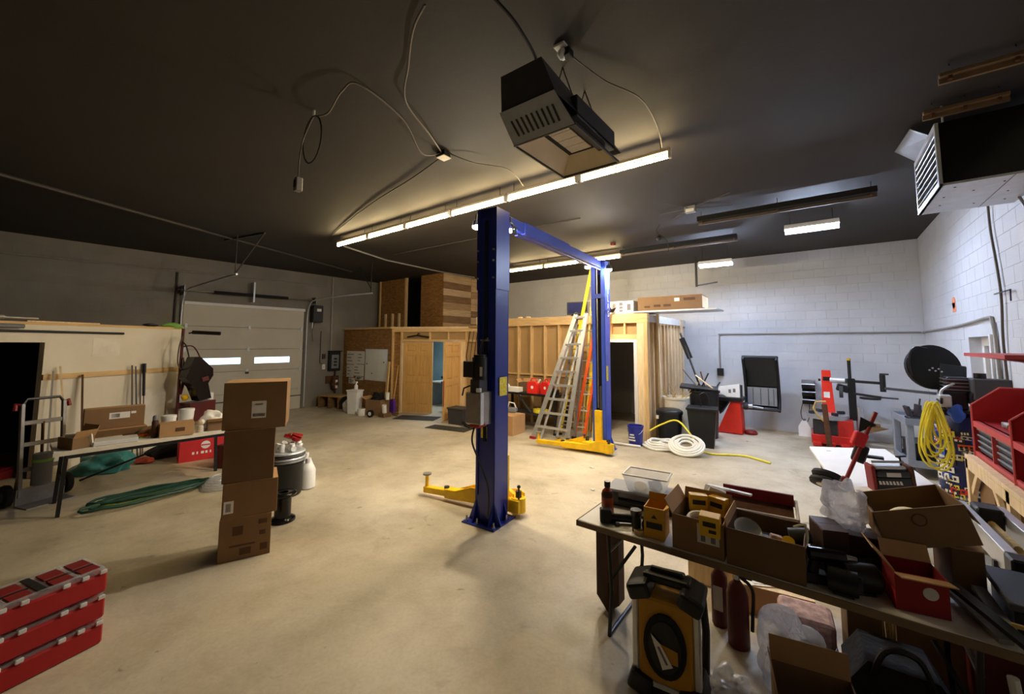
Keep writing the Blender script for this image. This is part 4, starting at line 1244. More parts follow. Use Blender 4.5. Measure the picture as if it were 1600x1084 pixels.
rail_pair(ly, (-0.30, -0.05, 0), (0.30, 0.0, 0), (0.33, 0.35, 3.72), (0.58, 0.35, 3.72), 0.075, 0.03, 'ladder_yellow', 'black_plastic', 11, 'aluminium', 0.03, 0.08)
obj('top_cap', B().box((0.455, 0.36, 3.74), (0.34, 0.12, 0.05), None, 0.01), 'ladder_yellow', ly)
rail_pair(ly, (-0.05, 0.55, 0), (0.42, 0.55, 0), (0.34, 0.4, 3.65), (0.57, 0.4, 3.65), 0.04, 0.02, 'ladder_yellow_pale', None, 6, 'aluminium_dull', 0.02, 0.1)
obj('side_brace', B().bar((0.33, 0.0, 1.15), (0.45, 0.55, 1.15), 0.03, 0.02), 'black_plastic', ly)
lo_ = thing('orange_ladder', 'orange fibreglass ladder leaning behind the aluminium ladder', 'ladder', (-4.05, 7.6, 0))
rail_pair(lo_, (-0.22, 0.1, 0.0), (-0.02, 0.15, 0.0), (0.26, 0.5, 3.05), (0.40, 0.52, 3.05), 0.06, 0.03, 'ladder_orange', 'black_plastic', 9, 'aluminium', 0.03, 0.08)
solo('leaning_post', B().bar((0, 0, 0), (0.02, 0.18, 2.0), 0.07, 0.03, (0, 1, 0)), 'ladder_yellow_pale', 'pale yellow ladder section leaning upright just left of the far lift post', 'ladder', (-3.97, 8.02, 0))

# ================================================================== bench with fuel cans behind the near post
bn = thing('workbench', 'dark workbench against the stud wall behind the folding ladder', 'workbench', (-5.45, 7.98, 0))
obj('top', B().bx(-0.95, 0.75, -0.28, 0.32, 0.80, 0.85, 0.004), 'black_plastic', bn)
obj('shelf', B().bx(-0.9, 0.7, -0.2, 0.3, 0.36, 0.39), 'dark_grey', bn)
for sx in (-0.9, 0.66):
    for sy in (-0.24, 0.24):
        obj('leg', B().bx(sx, sx + 0.05, sy, sy + 0.05, 0, 0.80), 'black_plastic', bn)
obj('brace', B().bar((-0.3, -0.24, 0.78), (0.05, -0.24, 0.42), 0.05, 0.02), 'dark_grey', bn)
def fuel_can(label, loc, rz, s=1.0):
    t = thing('fuel_can', label, 'fuel can', loc, rz, 'red fuel cans on the bench')
    obj('body', B().prism([(-0.13 * s, 0), (0.13 * s, 0), (0.13 * s, 0.2 * s), (0.07 * s, 0.27 * s), (-0.1 * s, 0.27 * s), (-0.13 * s, 0.22 * s)], -0.085 * s, 0.085 * s, 'xz'), 'red_can', t)
    obj('handle', B().tube([(-0.08 * s, 0, 0.27 * s), (-0.06 * s, 0, 0.33 * s), (0.05 * s, 0, 0.33 * s), (0.07 * s, 0, 0.27 * s)], 0.014 * s, 8), 'red_can', t, True)
    obj('spout', B().cyl((0.11 * s, 0, 0.24 * s), (0.17 * s, 0, 0.32 * s), 0.02 * s, n=10), 'white_plastic', t, True)
    obj('sticker', B().cyl((0, -0.086 * s, 0.14 * s), (0, -0.088 * s, 0.14 * s), 0.035 * s, n=12), 'paper', t)
fuel_can('left red fuel can on the dark bench behind the folding ladder', (-5.36, 7.80, 0.85), 0.1)
fuel_can('right red fuel can on the dark bench, tilted behind the ladder rail', (-5.02, 7.85, 0.85), -0.2)
solo('parts_box', B().bx(-0.19, 0.19, -0.1, 0.1, 0, 0.11, 0.006), 'white_plastic', 'low white box on the bench left of the fuel cans', 'box', (-5.92, 7.78, 0.85), 0.05)
open_carton('shallow brown carton of parts on the bench behind the white box', (-5.72, 8.08, 0.85), 0.1, 0.42, 0.22, 0.2, 'cardboard_dark', (('b', 0.1, 30), ('l', 0.1, 40)))
solo('white_valve', B().blob((0, 0, 0.09), (0.1, 0.08, 0.09), 5, 0.3, 2, -0.09), 'white_plastic', 'rounded white fitting on the left end of the dark bench', 'fitting', (-6.2, 7.85, 0.85), smooth=True)
solo('black_battery', B().bx(-0.07, 0.07, -0.09, 0.09, 0, 0.12, 0.008).bx(-0.05, -0.02, -0.03, 0.03, 0.12, 0.15), 'black_plastic', 'black battery on the right end of the dark bench under the fuel cans', 'battery', (-4.78, 7.78, 0.85), 0.1)
carton('pinkish brown closed carton on the floor under the dark bench by the near post', (-5.72, 7.28, 0), 0.05, 0.62, 0.5, 0.42, 'cardboard_light')
jb_ = thing('silver_boombox', 'silver and grey radio lying on the carton under the bench', 'radio', (-5.85, 7.45, 0.424), 0.3)
obj('body', B().bx(-0.22, 0.22, -0.09, 0.09, 0, 0.1, 0.02), 'mid_grey', jb_)
obj('speaker', B().cyl((-0.1, 0, 0.1), (-0.1, 0, 0.14), 0.07, n=16), 'galvanised', jb_, True)
obj('handle', B().tube([(0.0, 0, 0.1), (0.04, 0, 0.22), (0.16, 0, 0.2), (0.2, 0, 0.1)], 0.015, 6), 'white_plastic', jb_, True)
yr = thing('yellow_hose_roll', 'loose yellow hose roll on the lower bench shelf', 'hose', (-5.2, 7.87, 0.39))
for k in range(3):
    obj('coil', B().tube([(0.2 * math.cos(a * PI / 8), 0.1 * math.sin(a * PI / 8), 0.03 + 0.03 * k) for a in range(16)], 0.018, 6, True), 'yellow_hose', yr, True)
gt = thing('grey_tote', 'dark grey tote on the floor right of the open pine door', 'tote', (-7.28, 7.32, 0), 0.1)
obj('body', B().prism([(-0.2, 0), (0.2, 0), (0.24, 0.36), (-0.24, 0.36)], -0.17, 0.17, 'xz'), 'dark_grey', gt)
obj('lid', B().bx(-0.26, 0.26, -0.19, 0.19, 0.36, 0.40, 0.008), 'dark_grey', gt)
solo('black_case', B().bx(-0.16, 0.16, -0.12, 0.12, 0, 0.7, 0.01).bx(-0.06, 0.06, -0.02, 0.02, 0.7, 0.73), 'black_plastic', 'upright black equipment case behind the grey tote beside the open door', 'case', (-7.15, 7.72, 0), 0.2)
cb_ = thing('cable_heap', 'tangle of black cables on the floor left of the near lift post', 'cable', (-6.72, 7.22, 0.0))
for k in range(4):
    pts = [(0.22 * math.cos(a * PI / 7 + k) * (1 + 0.15 * k), 0.16 * math.sin(a * PI / 7 + k) * (1 + 0.1 * k), 0.015 + 0.02 * k + 0.015 * math.sin(a * 2.1)) for a in range(14)]
    obj('loop', B().tube(pts, 0.012, 6, True), 'cord_black', cb_, True)
solo('door_mat', B().bx(-0.6, 0.55, -0.28, 0.28, 0, 0.012, 0.004), 'mat_grey', 'dark grey door mat on the floor before the closed pine door', 'mat', (-8.65, 7.15, 0), arot)
solo('floor_mat', B().bx(-0.55, 0.55, -0.2, 0.2, 0, 0.012, 0.004), 'mat_grey', 'dark floor mat under the tote and cables right of the open door', 'mat', (-7.05, 6.75, 0), 0.2)

# ================================================================== along the brown board wall
tb = thing('trash_bin', 'tall white plastic bin standing before the brown board wall', 'bin', (-10.62, 6.50, 0), 0.35)
obj('body', B().prism([(-0.13, 0), (0.13, 0), (0.17, 0.62), (-0.17, 0.62)], -0.13, 0.13, 'xz'), 'white_plastic', tb)
obj('rim', B().bx(-0.19, 0.19, -0.15, 0.15, 0.62, 0.66, 0.008), 'white_plastic', tb)
solo('spray_bottle', B().lathe([(0.05, 0), (0.05, 0.1), (0.02, 0.14), (0.02, 0.18)], (0, 0, 0), 12).bx(-0.09, 0.05, -0.02, 0.02, 0.18, 0.22), 'white_plastic', 'white trigger bottle lying on top of the tall white bin', 'bottle', (-10.66, 6.55, 0.665), smooth=True)
open_carton('open brown carton with a black bag in it before the board wall', (-10.0, 6.82, 0), 0.3, 0.5, 0.4, 0.42, 'cardboard', (('l', 0.18, 70),))
solo('black_bag', B().blob((0, 0, 0), (0.2, 0.15, 0.15), 11, 0.45, 3, -0.14, 1.4), 'dark_fabric', 'crumpled black plastic bag bulging out of the carton by the board wall', 'bag', (-10.0, 6.82, 0.44), smooth=True)
solo('white_tub', B().lathe([(0.09, 0), (0.1, 0.15), (0.105, 0.155), (0.105, 0.18)], (0, 0, 0), 16), 'white_plastic', 'small white tub on the floor right of the tall white bin', 'tub', (-10.15, 6.42, 0), smooth=True)
solo('paper_roll', B().cyl((0, 0, 0), (0, 0, 0.22), 0.06, n=16), 'white_plastic', 'upright white paper roll leaning at the carton, lower of two', 'roll', (-9.52, 6.72, 0.10), smooth=True, rot=(0.15, 0.1, 0))
solo('roll_crate', B().bx(-0.12, 0.12, -0.12, 0.12, 0, 0.1, 0.006), 'cardboard_dark', 'small brown block under the paper roll beside the open carton', 'block', (-9.5, 6.72, 0))
solo('paper_cup', B().lathe([(0.05, 0), (0.06, 0.2)], (0, 0, 0), 14), 'white_plastic', 'white cup on the corner of the open carton by the board wall', 'cup', (-9.66, 6.9, 0.42), smooth=True)
tr_ = thing('tape_roll', 'black tape roll with a white core on the floor before the open carton', 'tape', (-9.72, 6.42, 0), (0, 0, 0.3))
obj('tape', B().cyl((0, -0.03, 0.1), (0, 0.03, 0.1), 0.1, n=20), 'black_plastic', tr_, True)
obj('core', B().cyl((0, -0.035, 0.1), (0, 0.035, 0.1), 0.05, n=16), 'white_plastic', tr_, True)
wbx = thing('wooden_crate', 'low wooden crate with a dark side on the floor under the electrical panel', 'crate', (-12.05, 6.72, 0), 0.25)
obj('top', B().bx(-0.45, 0.4, -0.25, 0.25, 0.34, 0.38, 0.004), 'kraft', wbx)
for sx in (-0.45, -0.05, 0.34):
    obj('side', B().bx(sx, sx + 0.06, -0.25, 0.25, 0, 0.34), 'plank_b', wbx)
obj('back', B().bx(-0.45, 0.4, 0.2, 0.25, 0, 0.34), 'plank_b', wbx)
wh_ = thing('spare_tyre', 'small dark wheel leaning between the wooden crate and the white bin', 'wheel', (-11.28, 6.65, 0.21), (0.2, 0, 0.5))
obj('tyre', B().lathe([(0.13, -0.06), (0.2, -0.05), (0.21, 0), (0.2, 0.05), (0.13, 0.06)], (0, 0, 0), 20, 'y'), 'rubber', wh_, True)
obj('hub', B().cyl((0, -0.04, 0), (0, 0.04, 0), 0.12, n=16), 'dark_steel', wh_, True)
solo('grey_sack', B().blob((0, 0, 0.16), (0.16, 0.12, 0.2), 21, 0.3, 3, -0.16), 'paper_grey', 'pale grey sack slumped left of the tall white bin', 'sack', (-10.98, 6.5, 0), smooth=True)
br_ = thing('push_broom', 'purple-headed broom standing head down beside the closed pine door', 'broom', (-9.80, 7.18, 0))
obj('handle', B().cyl((0, 0.02, 0.3), (-0.02, 0.18, 1.35), 0.014, n=8), 'lumber', br_, True)
obj('head', B().prism([(-0.11, 0.0), (0.11, 0.0), (0.08, 0.33), (0.03, 0.40), (-0.03, 0.40), (-0.08, 0.33)], -0.04, 0.04, 'xz'), 'purple', br_)
solo('wood_offcut', B().bar((0, 0, 0), (0.0, 0.1, 1.45), 0.09, 0.04, (0, 1, 0), 0.003), 'lumber', 'yellow timber offcut standing against the end of the brown board wall', 'lumber', (-10.02, 7.08, 0))
fs_ = thing('floor_scraps', 'small pile of brown wood scraps on the floor beside the broom', 'scraps', (-9.55, 6.98, 0))
for k in range(5):
    obj('scrap', B().box((0.13 * math.cos(k * 1.3), 0.09 * math.sin(k * 2.1), 0.015 + 0.012 * k), (0.22, 0.04, 0.02), (0, 0, k * 0.8)), 'plank_b', fs_)

# ================================================================== boxes on the office roof
rb = carton('long brown carton overhanging the right end of the office roof', (-2.52, 8.88, 2.70), 0.02, 1.28, 0.62, 0.29, 'cardboard', True,
            ((0.12, 0.22, 0.17, 0.24, 'paper'), (0.30, 0.52, 0.18, 0.235, 'cardboard_print'), (-0.5, -0.38, 0.06, 0.1, 'cardboard_print'), (-0.3, -0.16, 0.07, 0.12, 'cardboard_print'), (-0.1, 0.05, 0.07, 0.12, 'cardboard_print')))
obj('end_label', B().bx(0.641, 0.643, -0.28, 0.28, 0.03, 0.26), 'lumber_pale', rb)
solo('roof_board', B().bx(-1.2, 0.95, -0.35, 0.35, 0, 0.035, 0.004), 'galvanised', 'flat pale board on the office roof carrying the long brown carton', 'board', (-2.55, 8.86, 2.662))
pb_ = thing('printed_carton', 'white carton with a black tool picture on the office roof by the far post', 'box', (-3.68, 8.72, 2.645))
obj('body', B().bx(-0.44, 0.44, -0.2, 0.2, 0, 0.29, 0.003), 'paper_grey', pb_)
obj('picture', B().prism([(-0.22, 0.05), (-0.02, 0.05), (0.06, 0.16), (-0.06, 0.12), (-0.12, 0.22), (-0.17, 0.2), (-0.14, 0.12), (-0.24, 0.11)], -0.203, -0.2, 'xz'), 'ink', pb_)
for q in ((0.12, 0.2, 0.03, 0.1), (0.12, 0.2, 0.12, 0.17), (0.12, 0.2, 0.19, 0.26), (0.3, 0.38, 0.08, 0.22)):
    obj('print', B().bx(q[0], q[1], -0.202, -0.2, q[2], q[3]), 'ink_grey', pb_)
tv_ = thing('small_monitor', 'small dark teal screen standing on the office roof behind the ladders', 'monitor', (-4.72, 8.72, 2.645), 0.15)
obj('case', B().bx(-0.25, 0.25, -0.04, 0.04, 0.05, 0.36, 0.008), 'dark_grey', tv_)
obj('screen', B().bx(-0.21, 0.21, -0.043, -0.04, 0.09, 0.33), 'sticker_blue', tv_)
obj('stand', B().bx(-0.12, 0.12, -0.08, 0.08, 0, 0.05), 'black_plastic', tv_)
for (xx, yy, nm) in ((-6.25, 8.47, 'left'), (-6.0, 8.47, 'right')):
    solo('roof_scrap', B().blob((0, 0, 0.02), (0.08, 0.05, 0.025), int(-xx * 10), 0.3, 2, -0.02), 'lumber_pale', '%s of two pale wood scraps on the stud wall top' % nm, 'scrap', (xx, yy, ZO))

# ================================================================== bins by the office corner
def bin_round(label, loc, r, h, mat, name='trash_can'):
    t = thing(name, label, 'trash can', loc)
    obj('body', B().lathe([(r * 0.82, 0), (r * 0.84, 0.01), (r * 0.98, h - 0.05), (r * 1.04, h - 0.045), (r * 1.06, h), (r * 0.97, h), (r * 0.8, 0.05)], (0, 0, 0), 24, capt=True), mat, t, True)
    return t
t = bin_round('round black trash can with a white sticker beside the blue bucket', (-2.58, 8.66, 0), 0.25, 0.62, 'black_plastic')
obj('lid', B().lathe([(0.26, 0.60), (0.25, 0.64), (0.2, 0.67), (0.0, 0.68)], (0, 0, 0), 24, capb=False, capt=False), 'black_plastic', t, True)
obj('sticker', B().bx(-0.2, -0.15, -0.22, -0.2, 0.48, 0.55), 'paper', t)
bs = thing('square_bin', 'square black trash bin in front of the others by the office corner', 'trash can', (-1.98, 8.78, 0), 0.15)
obj('body', B().prism([(-0.2, 0), (0.2, 0), (0.26, 0.7), (-0.26, 0.7)], -0.2, 0.2, 'xz'), 'black_plastic', bs)
obj('rim', B().bx(-0.28, 0.28, -0.22, 0.22, 0.70, 0.75, 0.01), 'black_plastic', bs)
obj('hose_hook', B().tube(spline([(-0.02, 0.1, 0.75), (-0.05, 0.1, 0.95), (0.04, 0.1, 1.02), (0.1, 0.1, 0.95), (0.12, 0.1, 0.76)], 6), 0.014, 6), 'black_plastic', bs, True)
t = bin_round('beige drum filled with dry twigs between the black bins', (-2.60, 9.22, 0), 0.26, 0.86, 'off_white', 'beige_drum')
tw = obj('twigs', B(), 'straw', t) if False else None
for k in range(14):
    a = k * 0.9
    obj('twig', B().cyl((0.16 * math.cos(a), 0.16 * math.sin(a), 0.8), (0.3 * math.cos(a + 0.4), 0.25 * math.sin(a + 0.7), 0.95 + 0.08 * (k % 3)), 0.008, n=5), 'straw', t)
t = bin_round('tall black bin heaped with long sticks and tools at the back', (-2.12, 9.62, 0), 0.30, 1.0, 'black_plastic', 'debris_bin')
obj('lid', B().box((-0.1, 0.0, 1.05), (0.75, 0.5, 0.05), (0.05, 0.06, 0.2), 0.01), 'black_plastic', t)
for k, (a, b_, m_) in enumerate((((-0.05, 0.1, 0.9), (-0.55, 0.35, 2.25), 'black_plastic'), ((0.0, 0.0, 0.9), (-0.45, 0.1, 1.42), 'cord_grey'), ((0.05, 0.05, 0.9), (-0.1, 0.2, 1.38), 'rust_steel'), ((0.25, -0.05, 1.0), (-0.2, 0.15, 1.3), 'lumber_pale'), ((-0.2, 0.0, 0.9), (-0.12, 0.2, 1.25), 'straw'), ((-0.12, 0.0, 0.9), (0.06, 0.2, 1.35), 'black_plastic'))):
    obj('stick', B().cyl(a, b_, 0.016 if k else 0.022, n=6), m_, t)
obj('shovel_blade', B().box((-0.42, 0.29, 1.9), (0.12, 0.02, 0.5), (0.0, -0.35, 0.2), 0.005), 'black_plastic', t)
bk = thing('blue_bucket', 'blue plastic bucket with pale print beside the dark doorway', 'bucket', (-3.04, 7.98, 0))
obj('body', B().lathe([(0.125, 0), (0.13, 0.01), (0.15, 0.36), (0.158, 0.36), (0.158, 0.385), (0.14, 0.385), (0.12, 0.05)], (0, 0, 0), 22), 'blue_bucket', bk, True)
obj('handle', B().tube([(0.158 * math.cos(a * PI / 10), -0.02 - 0.1 * math.sin(a * PI / 10), 0.33 - 0.12 * math.sin(a * PI / 10)) for a in range(11)], 0.005, 5), 'steel', bk, True)
for q in range(3):
    obj('print', B().box((-0.02, -0.148 + 0.002 * q, 0.12 + 0.05 * q), (0.14 - 0.03 * q, 0.006, 0.025), (0.05, 0, 0)), 'paper', bk)
hw = thing('white_hose', 'big tangled coil of white hose lying before the black bins', 'hose', (-2.35, 8.02, 0))
for k in range(7):
    r = 0.32 - 0.022 * k
    cx = -0.22 + 0.02 * k
    pts = [(cx + r * 1.05 * math.cos(a * PI / 12), 0.05 + r * 0.85 * math.sin(a * PI / 12), 0.03 + 0.032 * (k % 4) + 0.012 * math.sin(a + k)) for a in range(24)]
    obj('coil', B().tube(pts, 0.024, 8, True), 'white_hose', hw, True)
for k in range(7):
    r = 0.30 - 0.03 * k
    pts = [(0.28 + r * math.cos(a * PI / 12) * 1.0, -0.12 + r * 0.7 * math.sin(a * PI / 12), 0.16 + r * 0.45 * math.sin(a * PI / 12) + 0.02 * (k % 3)) for a in range(24)]
    obj('coil', B().tube(pts, 0.022, 8, True), 'white_hose', hw, True)
solo('hose_pipe', B().cyl((0, 0, 0.03), (0.62, 0.0, 0.03), 0.022, n=8), 'white_plastic', 'straight white hose end on the floor between far post and blue bucket', 'hose', (-3.5, 7.75, 0), 0.1, smooth=True)
solo('yellow_air_hose', B().tube(spline([(-0.72, 0.02, 0.28), (-0.5, 0.1, 0.42), (-0.25, 0.22, 0.5), (0.0, 0.15, 0.3), (0.2, 0.05, 0.06), (0.4, 0.0, 0.02), (0.65, 0.12, 0.02), (0.9, 0.22, 0.02), (1.15, 0.1, 0.02), (1.3, 0.0, 0.02)], 8), 0.016, 8), 'yellow_hose', 'thin yellow air hose arched over the white hose coil', 'hose', (-2.1, 8.14, 0), smooth=True)

# ================================================================== wheel balancer
wb_ = thing('wheel_balancer', 'red wheel balancer with black raised hood before the back wall', 'wheel balancer', (-1.74, 10.45, 0))
obj('cabinet', B().prism([(-0.28, 0.02), (0.23, 0.02), (0.20, 0.72), (0.02, 0.72)], -0.15, 0.28, 'xz'), 'red_bright', wb_)
obj('weight_tray', B().prism([(-0.30, 0.72), (0.24, 0.72), (0.26, 0.80), (-0.34, 0.80)], -0.2, 0.34, 'xz'), 'black_plastic', wb_)
obj('tray_body', B().prism([(-0.30, 0.72), (-0.02, 0.72), (-0.22, 0.40), (-0.24, 0.5)], -0.1, 0.3, 'xz'), 'black_plastic', wb_)
dsp = obj('display', B().prism([(-0.26, 0.94), (-0.22, 1.02), (0.2, 1.10), (0.2, 0.81), (-0.06, 0.81)], -0.12, 0.06, 'xz'), 'white_plastic', wb_)
obj('display_trim', B().tube([(-0.28, 0, 0.9), (-0.27, 0, 1.02), (-0.21, 0, 1.12)], 0.02, 6).tube([(0.22, 0, 0.82), (0.22, 0, 1.08)], 0.025, 6), 'dark_grey', wb_)
for q in ((-0.02, 0.0), (0.07, 0.02)):
    obj('button', B().bx(q[0], q[0] + 0.05, -0.125, -0.12, 0.9 + q[1], 0.98 + q[1]), 'ink_grey', dsp)
obj('shaft', B().cyl((0.2, 0.05, 0.62), (0.42, 0.05, 0.62), 0.05, n=14).cyl((0.42, 0.05, 0.62), (0.62, 0.05, 0.60), 0.02, n=10), 'steel', wb_, True)
obj('shaft_collar', B().cyl((0.24, 0.05, 0.62), (0.34, 0.05, 0.62), 0.08, n=14), 'dark_grey', wb_, True)
hd = B()
prof = [(0.50, 1.60), (0.30, 1.70), (0.22, 1.72), (0.16, 1.66), (0.30, 1.40), (0.42, 1.05), (0.45, 0.75), (0.40, 0.60), (0.30, 0.52)]
n_ = len(prof)
vs_ = [(0.25, y_, z_) for y_, z_ in prof] + [(0.90, y_, z_) for y_, z_ in prof]
hd._add(vs_, [(i, i + 1, i + 1 + n_, i + n_) for i in range(n_ - 1)])
ho = obj('hood', hd, 'black_gloss', wb_, True)
sd_ = B()
for xx in (0.25, 0.90):
    sd_.tube([(xx, y_ - 0.02, z_) for y_, z_ in prof[2:]], 0.03, 8)
sd_.tube([(0.25, 0.30, 0.54), (0.9, 0.30, 0.54)], 0.03, 8).tube([(0.25, 0.2, 1.7), (0.9, 0.2, 1.7)], 0.04, 8)
obj('hood_rim', sd_, 'black_plastic', ho, True)
obj('hood_panel', B().poly([(0.29, 0.36, 0.62), (0.86, 0.36, 0.62), (0.86, 0.38, 1.02), (0.29, 0.38, 1.02)], 0.01), 'mid_grey', ho)
for xx in (0.4, 0.55, 0.7, 0.8):
    obj('hood_rib', B().bar((xx, 0.345, 0.64), (xx, 0.37, 1.0), 0.012, 0.012), 'dark_grey', ho)
obj('brake_pedal', B().lathe([(0.12, 0.0), (0.13, 0.04), (0.1, 0.08)], (0.36, 0.1, 0), 16), 'red_dark', wb_, True)
obj('hose_fitting', B().cyl((-0.34, 0.0, 0.2), (-0.24, 0.0, 0.22), 0.02, n=8), 'white_plastic', wb_)

# ================================================================== tyre changer
tc = thing('tyre_changer', 'red tyre changer with black swing arms and helper tools in the back corner', 'tyre changer', (0.0, 10.45, 0))
obj('base', B().bx(-0.28, 0.45, -0.25, 0.5, 0.05, 0.22, 0.008), 'red_paint', tc)
for xx in (-0.26, -0.05, 0.17):
    obj('pedal', B().bx(xx, xx + 0.14, -0.42, -0.25, 0.03, 0.1, 0.006), 'red_paint', tc)
obj('cabinet', B().bx(-0.25, 0.22, -0.2, 0.4, 0.22, 0.5, 0.008), 'dark_steel', tc)
obj('cabinet_front', B().bx(0.14, 0.38, -0.22, 0.35, 0.2, 0.52, 0.008), 'red_paint', tc)
obj('turntable', B().cyl((-0.02, 0.05, 0.52), (-0.02, 0.05, 0.60), 0.34, n=28), 'aluminium', tc, True)
for k in range(4):
    a = k * PI / 2 + 0.5
    obj('jaw', B().box((-0.02 + 0.26 * math.cos(a), 0.05 + 0.26 * math.sin(a), 0.63), (0.12, 0.07, 0.06), (0, 0, a), 0.008), 'dark_steel', tc)
obj('spindle', B().cyl((-0.02, 0.05, 0.5), (-0.02, 0.05, 0.54), 0.15, n=18), 'dark_steel', tc, True)
obj('tower', B().prism([(-0.09, 0.5), (0.13, 0.5), (0.08, 1.46), (-0.07, 1.46)], 0.28, 0.44, 'xz'), 'red_bright', tc)
obj('tower_slot', B().bx(-0.05, 0.07, 0.275, 0.28, 1.25, 1.33), 'black_matte', tc)
obj('tower_label', B().bx(-0.05, 0.05, 0.274, 0.279, 0.90, 1.02), 'paper', tc)
obj('tilt_knob', B().cyl((-0.13, 0.3, 1.26), (-0.09, 0.3, 1.26), 0.025, n=10), 'black_plastic', tc, True)
obj('head_sleeve', B().cyl((0.08, 0.3, 1.27), (0.32, 0.2, 1.27), 0.055, n=14), 'galvanised', tc, True)
obj('mount_head', B().box((0.26, 0.2, 1.12), (0.2, 0.14, 0.14), (0, 0.3, 0), 0.02), 'black_plastic', tc)
obj('helper_mast', B().bx(0.34, 0.46, 0.14, 0.3, 0.50, 1.32, 0.01), 'black_plastic', tc)
obj('helper_pole', B().cyl((0.38, 0.2, 1.3), (0.38, 0.2, 1.68), 0.03, n=10), 'black_plastic', tc, True)
obj('helper_cap', B().cyl((0.38, 0.2, 1.68), (0.38, 0.2, 1.72), 0.033, n=10), 'yellow_plastic', tc, True)
obj('helper_cylinder', B().cyl((0.50, 0.2, 0.12), (0.50, 0.2, 0.75), 0.06, n=16), 'aluminium', tc, True)
obj('helper_arm', B().bar((0.4, 0.18, 1.27), (0.86, 0.1, 1.26), 0.05, 0.05, (0, 0, 1), 0.006), 'black_plastic', tc)
obj('arm_joint', B().cyl((0.86, 0.1, 1.1), (0.86, 0.1, 1.42), 0.045, n=12), 'black_plastic', tc, True)
obj('joint_knob', B().bx(0.82, 0.95, 0.06, 0.14, 1.42, 1.45, 0.005), 'dark_steel', tc)
obj('outer_arm', B().bar((0.86, 0.1, 1.17), (1.5, -0.35, 1.16), 0.05, 0.045, (0, 0, 1), 0.006), 'dark_grey', tc)
obj('press_arm', B().bar((0.42, 0.15, 1.03), (0.82, 0.0, 1.0), 0.04, 0.04).cyl((0.66, 0.05, 0.95), (0.66, 0.05, 0.98), 0.16, n=18).cyl((0.82, 0.0, 1.0), (1.05, -0.06, 1.0), 0.015, n=8), 'black_plastic', tc)
obj('lock_wheel', B().cyl((0.20, 0.16, 1.05), (0.26, 0.16, 1.05), 0.12, n=16), 'dark_grey', tc, True)
obj('bead_shovel', B().bx(0.5, 0.78, 0.0, 0.06, 0.42, 0.5, 0.01).prism([(0.6, 0.3), (0.9, 0.42), (0.6, 0.46)], 0.0, 0.05, 'xz'), 'plank_b', tc)
pbr = thing('pry_lever', 'brown and yellow tyre lever standing at the front of the tyre changer', 'tool', (-0.02, 10.0, 0))
obj('bar', B().bar((0.02, 0, 0.0), (-0.03, 0.0, 0.85), 0.09, 0.05, (0, 1, 0), 0.01), 'rust_steel', pbr)
obj('handle', B().tube([(-0.03, 0, 0.5), (-0.14, 0, 0.62), (-0.2, 0.0, 0.75), (-0.16, 0, 0.88), (0.0, 0, 0.90)], 0.018, 8), 'straw', pbr, True)
wbx_ = thing('wall_shelf_box', 'black three-tier wall box with chrome rims left of the tyre changer', 'wall box', (-0.32, YB, 0.66))
obj('back', B().bx(-0.12, 0.12, -0.03, 0, 0, 0.54), 'black_plastic', wbx_)
for k, zz in enumerate((0.0, 0.17, 0.34)):
    obj('tray', B().prism([(-0.02, zz), (-0.2, zz + 0.02), (-0.24, zz + 0.12), (-0.22, zz + 0.12), (-0.02, zz + 0.03)], -0.12, 0.12, 'yz'), 'black_gloss', wbx_)
    obj('rim', B().cyl((-0.12, -0.24, zz + 0.12), (0.12, -0.24, zz + 0.12), 0.012, n=8), 'steel', wbx_)
obj('top_panel', B().bx(-0.12, 0.12, -0.2, -0.03, 0.46, 0.54, 0.01), 'mid_grey', wbx_)
obj('air_line', B().tube(spline([(-0.1, -0.06, 0.1), (-0.16, -0.1, -0.2), (-0.1, -0.1, -0.42), (-0.02, -0.1, -0.3), (0.0, -0.06, 0.0)], 6), 0.008, 6), 'cord_black', wbx_, True)
wj = thing('white_jug', 'white angular bottle on the floor left of the tyre changer', 'jug', (-0.42, 11.1, 0))
obj('body', B().prism([(-0.11, 0), (0.11, 0), (0.11, 0.2), (0.04, 0.33), (-0.04, 0.33), (-0.11, 0.2)], -0.07, 0.07, 'xz'), 'white_plastic', wj)
obj('neck', B().cyl((0, 0, 0.33), (0, 0, 0.37), 0.03, n=12), 'mid_grey', wj, True)
# ================================================================== left side: hand truck, table, partition tools
ht = thing('hand_truck', 'aluminium hand truck with red grips standing by the white partition', 'hand truck', (-7.86, 0.56, 0), 0.35)
HW = 0.19
for s in (-1, 1):
    obj('rail', B().bar((-0.03, s * HW, 0.1), (-0.14, s * HW, 1.22), 0.05, 0.035, (0, 1, 0), 0.004), 'aluminium_dull', ht)
    obj('grip', B().tube([(-0.14, s * (HW + 0.01), 1.2), (-0.16, s * (HW + 0.05), 1.22), (-0.14, s * (HW + 0.06), 1.14)], 0.022, 8), 'red_dark', ht, True)
    w_ = obj('wheel', B().lathe([(0.07, -0.03), (0.125, -0.03), (0.135, 0), (0.125, 0.03), (0.07, 0.03)], (-0.12, s * (HW + 0.08), 0.135), 20, 'y'), 'rubber', ht, True)
    obj('hub', B().cyl((-0.12, s * (HW + 0.045), 0.135), (-0.12, s * (HW + 0.115), 0.135), 0.06, n=14), 'dark_grey', w_, True)
    obj('wheel_strut', B().bar((-0.12, s * HW, 0.135), (-0.07, s * HW, 0.5), 0.03, 0.02, (0, 1, 0)), 'aluminium_dull', ht)
for z, x in ((0.42, -0.065), (0.72, -0.09), (0.98, -0.115)):
    obj('cross_bar', B().bx(x - 0.015, x + 0.015, -HW, HW, z - 0.025, z + 0.025, 0.004), 'aluminium_dull', ht)
